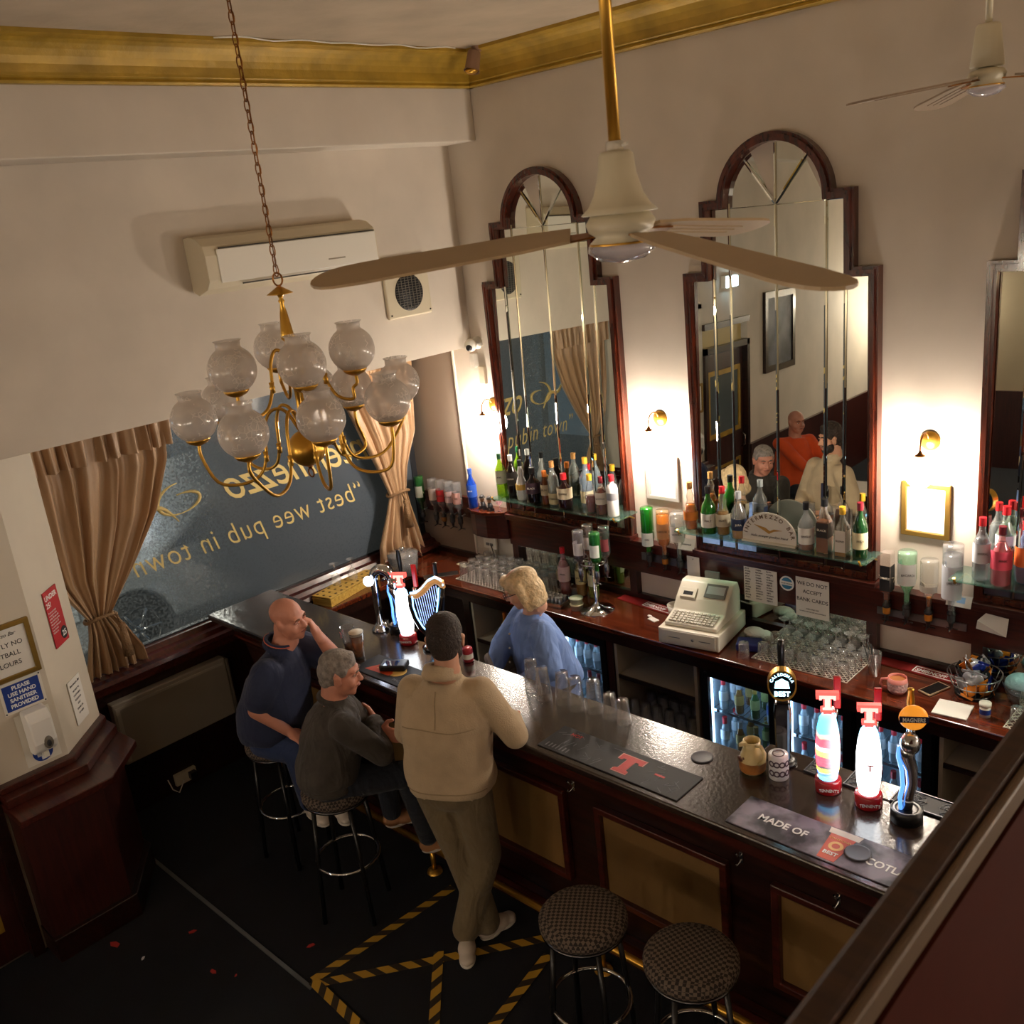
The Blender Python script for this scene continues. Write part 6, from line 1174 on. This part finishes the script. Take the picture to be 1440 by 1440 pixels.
def hand(W_, d, n, s, curl=.5, spread=1, sc=1):
    """palm and five fingers; d towards the fingertips, n out of the palm, s towards the thumb"""
    W_ = Vector(W_); d = Vector(d).normalized(); n = Vector(n); n = (n-d*n.dot(d)).normalized(); s = d.cross(n)*(1 if d.cross(n).dot(Vector(s)) > 0 else -1)
    R3 = Matrix((s, d, n)).transposed(); out = [('e', W_+d*.045*sc, (.040*sc, .052*sc, .017*sc), R3), ('c', W_-d*.03, W_+d*.03, .028*sc, .026*sc)]
    for off, L_, bx in ((.030, .068, 1), (.010, .077, 1.05), (-.010, .072, 1.1), (-.029, .056, 1.2)):
        p = W_ + d*(.088-.004*abs(off)*40)*sc + s*off*sc*spread; a = curl*.45*bx; r = .0092*sc; out.append(('c', W_+d*.05*sc+s*off*.8*sc, p, .011*sc, r))
        for f in (.45, .32, .25):
            dd = (d*math.cos(a)+n*math.sin(a)+s*off*1.2).normalized(); q = p+dd*L_*f*sc; out.append(('c', p, q, r, r*.92)); p = q; r *= .92; a += curl*.75*bx
    b = W_+d*.015*sc+s*.028*sc; q = b+(d*.55+s*.7+n*.25).normalized()*.038*sc; t_ = q+(d*.85+s*.3+n*.35).normalized()*.032*sc
    out += [('c', b, q, .014*sc, .0115*sc), ('c', q, t_, .011*sc, .009*sc)]
    return out
def headM(H, th, pitch, roll=0): return Matrix.Translation(H) @ Matrix.Rotation(th, 4, 'Z') @ Matrix.Rotation(pitch, 4, 'X') @ Matrix.Rotation(roll, 4, 'Y')
def head_shapes(M, fat=1, sc=1):
    R = M.to_3x3(); T = lambda *p: M @ (Vector(p)*sc); e = lambda c, r: ('e', T(*c), tuple(x*sc for x in r), R)
    return [e((0, -.012, .035), (.076, .095, .082)), e((0, .022, -.035), (.064*fat, .066, .075)), e((0, .03, -.072), (.05*fat, .056, .042)), e((0, .062, -.098), (.024, .02, .017)),
            e((.035*fat, .055, -.035), (.026, .026, .03)), e((-.035*fat, .055, -.035), (.026, .026, .03)), e((0, .072, .028), (.058, .018, .014)),
            ('c', T(0, .082, .012), T(0, .104, -.026), .009*sc, .0125*sc), e((.011, .094, -.030), (.008, .009, .007)), e((-.011, .094, -.030), (.008, .009, .007)), e((0, .082, -.055), (.024, .014, .012)),
            e((.079, -.004, -.010), (.009, .02, .031)), e((-.079, -.004, -.010), (.009, .02, .031)), e((.083, -.008, .010), (.010, .018, .014)), e((-.083, -.008, .010), (.010, .018, .014)), ('c', T(0, -.03, -.06), T(0, -.035, -.14), .056*sc*fat, .058*sc*fat)]
def face_parts(M, parent, brow='4a3424', lip='9a5a50', glasses=False, sc=1):
    T = lambda *p: M @ (Vector(p)*sc); R = M.to_3x3()
    for sx in (-1, 1):
        e = MB().sph(T(sx*.031, .0775, .004), (.0115*sc, .009*sc, .0052*sc), 12, 8, R).build('eye', mat('eye_white', 'e4dcd4', .3), parent)
        MB().sph(T(sx*.031, .0850, .004), (.0050*sc, .003*sc, .0048*sc), 10, 6, R).build('iris', mat('iris_dark', '2a1c14', .2), e)
        MB().tube([T(sx*.018, .084, .006), T(sx*.031, .088, .0105), T(sx*.045, .079, .006)], [.0025, .0045, .0025], 6).build('eyelid', skin1, parent)
        MB().tube([T(sx*.014, .090, .023), T(sx*.030, .092, .030), T(sx*.048, .080, .026)], [.003, .0045, .0025], 6).build('eyebrow', mat('brow_'+brow, brow, .9), parent)
    MB().tube([T(-.024, .086, -.056), T(-.010, .094, -.054), T(0, .096, -.0555), T(.010, .094, -.054), T(.024, .086, -.056)], [.002, .0045, .005, .0045, .002], 6).build('mouth', mat('lip_'+lip, lip, .5), parent)
    if glasses:
        k = MB()
        for sx in (-1, 1): k.tube([T(sx*.033+.023*math.cos(a), .099, .004+.017*math.sin(a)) for a in [2*PI*i/18 for i in range(18)]], .002, 6, True).tube([T(sx*.056, .098, .008), T(sx*.078, .05, .008), T(sx*.082, -.01, .004)], .0025, 6)
        k.tube([T(-.010, .099, .008), T(.010, .099, .008)], .002, 6).build('spectacles', mat('spectacle_frame', '1c1a22', .3), parent)
def hair_short(M, m, parent, top=1.0, front=.06, sc=1, name='hair', vol=1):
    R = M.to_3x3(); T = lambda *p: M @ (Vector(p)*sc); e = lambda c, r: ('e', T(*c), tuple(x*sc*vol for x in r), R)
    return blob(name, [e((0, -.014, .056), (.079, .094, .070*top)), e((0, -.036, .012), (.080, .078, .080)), e((0, -.058, -.035), (.060, .046, .045)), e((.068, .012, .035), (.013, .03, .03)), e((-.068, .012, .035), (.013, .03, .03)), e((0, front, .088), (.058, .025, .022))], m, parent, .006, 3)
def torso_chain(P, Cc, N, th, ws, ds, wob=0):
    """one lofted trunk from hem to shoulders; ws, ds half widths and depths"""
    out = []; n = len(ws); M_ = 22
    for i in range(M_+1):
        u = i/M_; p = P.lerp(Cc, u/.62) if u < .62 else Cc.lerp(N, (u-.62)/.38*.93); q = u*(n-1); k = min(int(q), n-2); f = q-k; f = f*f*(3-2*f)
        out.append((p, ws[k]*(1-f)+ws[k+1]*f, ds[k]*(1-f)+ds[k+1]*f))
    return [('t', out, th, wob)]
def collar(c, th, r, tr, tilt=.3, back=.010):
    M = Matrix.Translation(c) @ Matrix.Rotation(th, 4, 'Z') @ Matrix.Translation((0, -back, 0)) @ Matrix.Rotation(-tilt, 4, 'X'); n = 14; P_ = [M @ Vector((r*math.sin(PI+2*PI*i/n), -r*.95*math.cos(PI+2*PI*i/n), 0)) for i in range(n+1)]
    return [('c', P_[i], P_[i+1], tr, tr) for i in range(n)]
def person(label, M0, th, J, skin, top, leg, shoe_m, ws, ds, arm_r=(.062, .050, .040), sleeve='long', leg_r=(.092, .068, .056), head=None, hands=(), fat=1, top_name='jacket', leg_name='trousers', extra=None, arm_s=None, sc=1, shoes=True, legs=True):
    V = {k: Vector(v) for k, v in J.items()}; t = thing('person', label, 'person', (0, 0, 0))
    rt_ = Matrix.Rotation(th, 3, 'Z') @ Vector((1, 0, 0)); HM = headM(V['H'], *head)
    body = head_shapes(HM, fat, sc) + [('c', V['N']-Vector((0, 0, .03)), HM @ Vector((0, -.03, -.10)), .058*fat, .056*fat), ('c', V['SL'], V['SR'], .055, .055)] + torso_chain(V['P'], V['C'], V['N'], th, [w-.02 for w in ws], [d_-.02 for d_ in ds])
    for s in 'LR':
        body += [('c', V['S'+s], V['E'+s], arm_r[0]-.014, arm_r[1]-.012), ('c', V['E'+s], V['W'+s], arm_r[1]-.010, .028)]
    for h in hands: body += hand(*h)
    if legs:
        for s, sg in (('L', -1), ('R', 1)):
            hp = V['P']+rt_*sg*.09; body += [('c', hp, V['K'+s], leg_r[0]-.015, leg_r[1]-.015), ('c', V['K'+s], V['A'+s], leg_r[1]-.015, .035)]
    sk = blob('body', body, skin, t, .0058, 3)
    cl = torso_chain(V['P'], V['C'], V['N'], th, ws, ds, .018) + [('c', V['SL'], V['SR'], .066, .066)]
    for s in 'LR':
        a = arm_r if arm_s is None else arm_s
        if sleeve == 'long': cl += [('c', V['S'+s], V['E'+s], a[0], a[1]), ('c', V['E'+s], V['E'+s].lerp(V['W'+s], .88), a[1], a[2])]
        else: cl += [('c', V['S'+s], V['S'+s].lerp(V['E'+s], .66), a[0]+.008, a[0]+.004)]
    if extra: cl += extra
    blob(top_name, cl, top, t, .008, 5)
    if legs:
        tr = [('e', V['P']-Vector((0, 0, .01)), (ws[0]*.88, ds[0]*.88, .11), Matrix.Rotation(th, 3, 'Z'))]
        for s, sg in (('L', -1), ('R', 1)):
            hp = V['P']+rt_*sg*.09-Vector((0, 0, .02)); tr += [('c', hp, V['K'+s], *leg_r[:2]), ('c', V['K'+s], V['K'+s].lerp(V['A'+s], .99), leg_r[1], leg_r[2])]
        blob(leg_name, tr, leg, t, .009, 4)
        if shoes:
            for s in 'LR':
                d = Vector(J['T'+s]).normalized(); A = V['A'+s]; R = Matrix.Rotation(math.atan2(d.y, d.x)-PI/2, 3, 'Z'); b = A-Vector((0, 0, .05))
                so = blob('shoe', [('e', b+d*.0+Vector((0, 0, .008)), (.042, .058, .052), R), ('e', b+d*.07-Vector((0, 0, .003)), (.046, .07, .038), R), ('e', b+d*.13-Vector((0, 0, .01)), (.040, .045, .026), R)], shoe_m, t, .006, 3)
                blob('sole', [('e', b+d*.02-Vector((0, 0, .03)), (.040, .07, .014), R), ('e', b+d*.11-Vector((0, 0, .03)), (.043, .07, .014), R)], mat('sole_white', 'ccc4b8', .6), so, .006, 3)
    return t, HM, V
skin1 = mat('skin_ruddy', 'c4846c', .5, bump=(140, .15), var=(14, .08)); skin2 = mat('skin_warm', 'c48e70', .5, bump=(140, .12), var=(14, .06)); skin3 = mat('skin_fair', 'd2a088', .5, bump=(140, .1), var=(14, .06))
def cloth(name, col, wr=(9, .6), fz=(220, .4), sheen=.08, rough=.9):
    """woven cloth: broad folds plus fine nap in the normal"""
    m = mat(name, col, rough, sheen=sheen, var=(12, .07)); nt = m.node_tree; N = nt.nodes; L = nt.links; tc = N['Texture Coordinate']
    mp = N.new('ShaderNodeMapping'); mp.inputs['Scale'].default_value = (1, 1, .45); a = N.new('ShaderNodeTexNoise'); a.inputs['Scale'].default_value = wr[0]; a.inputs['Distortion'].default_value = 1.2; b = N.new('ShaderNodeTexNoise'); b.inputs['Scale'].default_value = fz[0]
    L.new(tc.outputs['Object'], mp.inputs[0]); L.new(mp.outputs[0], a.inputs[0]); L.new(tc.outputs['Object'], b.inputs[0])
    b1 = N.new('ShaderNodeBump'); b1.inputs['Strength'].default_value = wr[1]; b1.inputs['Distance'].default_value = .03; b2 = N.new('ShaderNodeBump'); b2.inputs['Strength'].default_value = fz[1]; b2.inputs['Distance'].default_value = .004
    L.new(a.outputs[0], b1.inputs['Height']); L.new(b.outputs[0], b2.inputs['Height']); L.new(b1.outputs[0], b2.inputs['Normal']); L.new(b2.outputs[0], N['Principled BSDF'].inputs['Normal']); return m
fleece = cloth('oatmeal_fleece', 'b8a283', (7, .45), (160, .9)); olive = cloth('olive_trousers', '6a5c42', (9, .8)); blue_s = cloth('blue_denim_shirt', '7592cc', (9, .9), (200, .2)); navy_s = cloth('navy_polo', '1c2440', (9, .6)); char = cloth('charcoal_jacket', '3a342e', (9, .8)); jeans = cloth('blue_jeans', '26365c', (10, .7)); djeans = cloth('dark_jeans', '141a26', (10, .7))
tr_m = mat('trainer_white', 'c8bcae', .6); tan_s = mat('tan_boot', 'a87850', .6); dark_hair = mat('dark_brown_hair', '2a1c14', .7, bump=(90, 1.2), var=(40, .4)); grey_hair = mat('grey_hair', '8a8078', .75, bump=(90, 1.2), var=(40, .35)); blonde = mat('blonde_hair', 'd0b48a', .55, bump=(60, 1.2), var=(30, .25))
# --- man in fleece, standing with his back to the stairs
th = math.radians(28); rt = Matrix.Rotation(th, 3, 'Z') @ Vector((1, 0, 0)); fwd = Matrix.Rotation(th, 3, 'Z') @ Vector((0, 1, 0))
N0 = Vector((2.10, -2.20, 1.465)); 
t, HM, V = person('standing man in an oatmeal fleece and olive trousers leaning at the bar', None, th, dict(
    P=(2.105, -2.25, .915), C=(2.105, -2.24, 1.20), N=(2.105, -2.21, 1.475), H=(2.115, -2.18, 1.635), SL=N0-rt*.165+Vector((0, 0, -.085)), SR=N0+rt*.165+Vector((0, 0, -.085)),
    EL=(1.86, -2.28, 1.13), ER=(2.36, -2.05, 1.16), WL=(1.93, -2.03, 1.13), WR=(2.19, -1.90, 1.125), KL=(2.06, -2.22, .50), KR=(2.165, -2.16, .50), AL=(2.12, -2.17, .085), AR=(2.075, -2.27, .085), TL=(.1, 1, 0), TR=(.7, -.7, 0)),
    skin2, fleece, olive, tr_m, [.205, .218, .21, .208, .212, .212, .175, .085], [.14, .15, .15, .15, .15, .14, .115, .075], (.074, .062, .050), 'long', (.10, .082, .07), (math.radians(42), -.12, 0),
    [((1.93, -2.03, 1.13), (.2, 1, 0), (0, 0, -1), (1, 0, 0), .35), ((2.19, -1.90, 1.125), (-1, .35, 0), (0, 0, -1), (0, 1, 0), .35)], 1, 'fleece_jacket', 'trousers',
    collar((2.105, -2.205, 1.485), th, .070, .024, .3, .028) + collar((2.107, -2.20, 1.515), th, .066, .021, .3, .028))
hair_short(HM, dark_hair, t, 1.08, .05, vol=1.03); face_parts(HM, t, '2a1c14')
R_ = HM.to_3x3(); blob('beard', [('e', HM @ Vector((0, .045, -.088)), (.05, .042, .032), R_), ('e', HM @ Vector((.05, .02, -.06)), (.02, .035, .04), R_), ('e', HM @ Vector((-.05, .02, -.06)), (.02, .035, .04), R_), ('c', HM @ Vector((-.022, .088, -.045)), HM @ Vector((.022, .088, -.045)), .006, .006)], dark_hair, t, .006, 2)
fj = [c for c in t.children if c.name.startswith('fleece_jacket')][0]
def on_back(pts):
    out = []
    for dx, z in pts:
        o_ = Vector((2.105, -2.235, z))+rt*dx-fwd*.6; ok, hit, nrm, _ = fj.ray_cast(o_, fwd)
        if ok: out.append(hit+nrm*.0005)
    return out
for q in ([(0, 1.43-.012*i) for i in range(14)], [(-.17+.02*i, 1.265+.006*math.sin(i*.4)) for i in range(18)], [(-.19+.02*i, .955) for i in range(20)]):
    q = on_back(q)
    if len(q) > 3: MB().tube(q, .0028, 6).build('stitched_seam', mat('fleece_seam', '9a8668', .9), fj)
fp_ = Vector((2.13, -2.2, 1.25))+fwd*.145+rt*.08; MB().box(-.045, .045, -.005, .012, -.06, .06, Matrix.Translation(fp_) @ Matrix.Rotation(th, 4, 'Z')).build('chest_pocket', mat('navy_pocket', '1c2440', .7), t, label='navy blue chest pocket')
# --- grey haired man on the stool
th = math.radians(-30); rt = Matrix.Rotation(th, 3, 'Z') @ Vector((1, 0, 0)); N0 = Vector((1.455, -2.375, 1.225))
t, HM, V = person('seated grey haired man in a dark jacket with arms folded', None, th, dict(
    P=(1.385, -2.46, .83), C=(1.41, -2.41, 1.06), N=(1.45, -2.375, 1.235), H=(1.492, -2.355, 1.372), SL=N0-rt*.165+Vector((0, 0, -.065)), SR=N0+rt*.165+Vector((0, 0, -.065)),
    EL=(1.38, -2.18, .96), ER=(1.67, -2.31, .955), WL=(1.56, -2.21, 1.0), WR=(1.44, -2.17, 1.01), KL=(1.35, -2.10, .76), KR=(1.62, -2.15, .74), AL=(1.30, -2.06, .33), AR=(1.56, -2.03, .26), TL=(.5, .9, 0), TR=(.5, .9, 0)),
    skin1, char, djeans, tan_s, [.205, .21, .205, .20, .20, .195, .165, .075], [.16, .165, .16, .155, .15, .14, .115, .07], (.072, .06, .048), 'long', (.092, .07, .055), (math.radians(-42), -.16, .0),
    [((1.56, -2.21, 1.0), (1, -.1, .1), (0, 1, -.2), (0, 0, 1), .6), ((1.44, -2.17, 1.01), (-1, .2, .1), (0, -1, 0), (0, 0, 1), .6)], 1.06, 'jacket', 'jeans',
    collar((1.447, -2.378, 1.238), th, .066, .022) + [('e', (1.385, -2.45, .80), (.20, .16, .06), Matrix.Rotation(th, 3, 'Z'))])
hair_short(HM, grey_hair, t, 1.0, .045, vol=.99); face_parts(HM, t, '6a625a')
# --- bald man in navy polo
DX, DY = .07, .05; th = math.radians(-62); rt = Matrix.Rotation(th, 3, 'Z') @ Vector((1, 0, 0)); N0 = Vector((.77, -2.25, 1.285))
t, HM, V = person('seated bald man in a navy polo shirt leaning his cheek on his fist', None, th, dict(
    P=(.72, -2.35, .80), C=(.745, -2.30, 1.08), N=(.785, -2.245, 1.30), H=(.845, -2.205, 1.455), SL=N0-rt*.175+Vector((0, 0, -.07)), SR=N0+rt*.17+Vector((0, 0, -.085)),
    EL=(.95, -2.01, 1.145), ER=(.84, -2.49, 1.03), WL=(.945, -2.105, 1.345), WR=(.95, -2.39, .885), KL=(1.02, -2.22, .80), KR=(.96, -2.37, .76), AL=(1.02, -2.22, .40), AR=(.92, -2.33, .40), TL=(.9, -.3, 0), TR=(.95, -.1, 0)),
    skin1, navy_s, jeans, tr_m, [.20, .215, .22, .22, .215, .205, .165, .075], [.175, .195, .195, .185, .17, .155, .12, .07], (.078, .060, .045), 'short', (.10, .078, .06), (math.radians(-68), -.10, .12),
    [((.945, -2.105, 1.345), (-.35, -.15, .9), (-.6, -.8, 0), (-.5, 0, .4), 1.5), ((.95, -2.39, .885), (.9, .25, -.35), (0, 0, -1), (0, 1, 0), .5)], 1.16, 'polo_shirt', 'jeans',
    collar((.780, -2.25, 1.305), th, .070, .020), (.085, .07, .05))
face_parts(HM, t, '6a4a38')
cm = Matrix.Translation((.782, -2.248, 1.328)) @ Matrix.Rotation(th, 4, 'Z') @ Matrix.Translation((0, .002, 0)) @ Matrix.Rotation(-.32, 4, 'X'); MB().tube([cm @ Vector((.075*math.cos(a), .075*math.sin(a), 0)) for a in [PI*.62+i*PI*1.76/18 for i in range(19)]], .011, 8).build('polo_collar', navy_s, t); MB().tube([cm @ Vector((.086*math.cos(a), .086*math.sin(a), .001)) for a in [PI*.62+i*PI*1.76/18 for i in range(19)]], .0032, 6).build('collar_stripe', mat('collar_red', 'c8604a', .7), t, label='red and white stripe on the collar')
# --- barmaid
th = math.radians(152); rt = Matrix.Rotation(th, 3, 'Z') @ Vector((1, 0, 0)); fwd = Matrix.Rotation(th, 3, 'Z') @ Vector((0, 1, 0)); N0 = Vector((1.735, -1.235, 1.30))
t, HM, V = person('blonde barmaid in a loose blue denim shirt and glasses behind the bar', None, th, dict(
    P=(1.72, -1.12, .88), C=(1.725, -1.19, 1.12), N=(1.735, -1.235, 1.315), H=(1.725, -1.285, 1.475), SL=N0-rt*.15+Vector((0, 0, -.06)), SR=N0+rt*.15+Vector((0, 0, -.06)),
    EL=(1.97, -1.37, 1.09), ER=(1.52, -1.28, 1.08), WL=(1.83, -1.50, 1.0), WR=(1.58, -1.44, .98), KL=(1.79, -1.08, .48), KR=(1.65, -1.08, .48), AL=(1.79, -1.06, .085), AR=(1.65, -1.06, .085), TL=(0, -1, 0), TR=(0, -1, 0)),
    skin3, blue_s, djeans, black_r, [.22, .225, .215, .21, .205, .195, .15, .07], [.18, .175, .17, .16, .15, .135, .11, .065], (.078, .068, .05), 'long', (.09, .065, .05), (math.radians(128), -.42, 0),
    [((1.83, -1.50, 1.0), (-1, -.2, -.15), (0, 0, -1), (0, 1, 0), .6), ((1.58, -1.44, .98), (.3, -.9, -.2), (0, 0, -1), (1, 0, 0), .8)], .95, 'denim_shirt', 'trousers',
    collar((1.735, -1.235, 1.325), th, .066, .014) + [('e', (1.72, -1.13, .80), (.22, .18, .06), Matrix.Rotation(th, 3, 'Z'))], sc=.95)
R_ = HM.to_3x3(); T = lambda *p: HM @ Vector(p)
blob('hair', [('e', T(0, -.020, .040), (.088, .102, .070), R_), ('e', T(0, -.05, -.035), (.09, .072, .10), R_), ('c', T(.078, -.01, .04), T(.074, -.005, -.10), .03, .024), ('c', T(-.078, -.01, .04), T(-.074, -.005, -.10), .03, .024), ('c', T(.06, -.04, -.08), T(-.06, -.04, -.08), .045, .045), ('e', T(.02, .062, .070), (.062, .032, .030), R_), ('e', T(0, -.06, -.10), (.075, .05, .04), R_)], blonde, t, .006, 3)
face_parts(HM, t, '8a6a48', 'a85a58', True, .95)
for i in range(4):
    p = Vector((1.715, -1.20, 1.20-.085*i))+fwd*(.150+.008*i); MB().sph(p, .0065, 8, 6).build('shirt_button', white_p, t)
k = MB(); G = []
for j in range(15):
    v = j/14; row = []
    for i in range(13):
        u = i/12; row.append(k.b.verts.new((1.575+.02*v+(.03+.075*v)*u, -1.475+.03*math.sin(u*11+v*2)*(.4+.6*v)+.03*v*u, 1.115-.25*v-.015*math.sin(u*7))))
    G.append(row)
for A, B in zip(G, G[1:]):
    for i in range(12): f = k.b.faces.new((A[i], A[i+1], B[i+1], B[i])); f.smooth = True
o = k.build('tea_towel', mat('towel_grey', 'b8b4b8', .9, bump=(90, .4))); md = o.modifiers.new('t', 'SOLIDIFY'); md.thickness = .006; tag(o, 'pale grey tea towel hanging from the barmaid\'s hand', 'cloth')
# --- man in orange seated in the lounge, seen in the tall mirror
th = math.radians(60); rt = Matrix.Rotation(th, 3, 'Z') @ Vector((1, 0, 0)); ox, oy = .78, -4.75; D = lambda x, y, z: (ox+x, oy+y, z); th = math.radians(-55); rt = Matrix.Rotation(th, 3, 'Z') @ Vector((1, 0, 0)); N0 = Vector(D(0, 0, 1.06))
t, HM, V = person('seated man in an orange shirt in the lounge, seen in the tall mirror', None, th, dict(
    P=D(0, 0, .52), C=D(.0, 0, .84), N=D(.0, 0, 1.07), H=D(.02, .02, 1.22), SL=N0-rt*.17+Vector((0, 0, -.06)), SR=N0+rt*.17+Vector((0, 0, -.06)), EL=D(.2, .25, .80), ER=D(.28, -.12, .80), WL=D(.42, .15, .80), WR=D(.42, .02, .80), KL=D(.34, .30, .5), KR=D(.38, .1, .5), AL=D(.36, .3, .09), AR=D(.4, .1, .09), TL=(1, .5, 0), TR=(1, .5, 0)),
    skin1, cloth('orange_shirt', 'd8501c'), djeans, black_r, [.2, .2, .2, .2, .2, .19, .14, .09], [.15, .15, .15, .15, .14, .13, .11, .08], (.07, .055, .045), 'long', (.09, .07, .055), (math.radians(-55), 0, 0),
    [(D(.42, .15, .80), (1, 0, 0), (0, 0, -1), (0, -1, 0), .4), (D(.42, .02, .80), (1, 0, 0), (0, 0, -1), (0, 1, 0), .4)], 1.1, 'orange_shirt')
face_parts(HM, t, '6a4a38')
t = thing('lounge_bench', 'dark red upholstered bench in the lounge, seen in the mirror', 'bench'); MB().box(ox-.46, ox+1.2, oy-.85, oy-.25, .0, .42).build('seat', mahog, t); MB().box(ox-.3, ox+.12, oy-.25, oy+.2, .0, .41).build('seat_box', mahog, t)
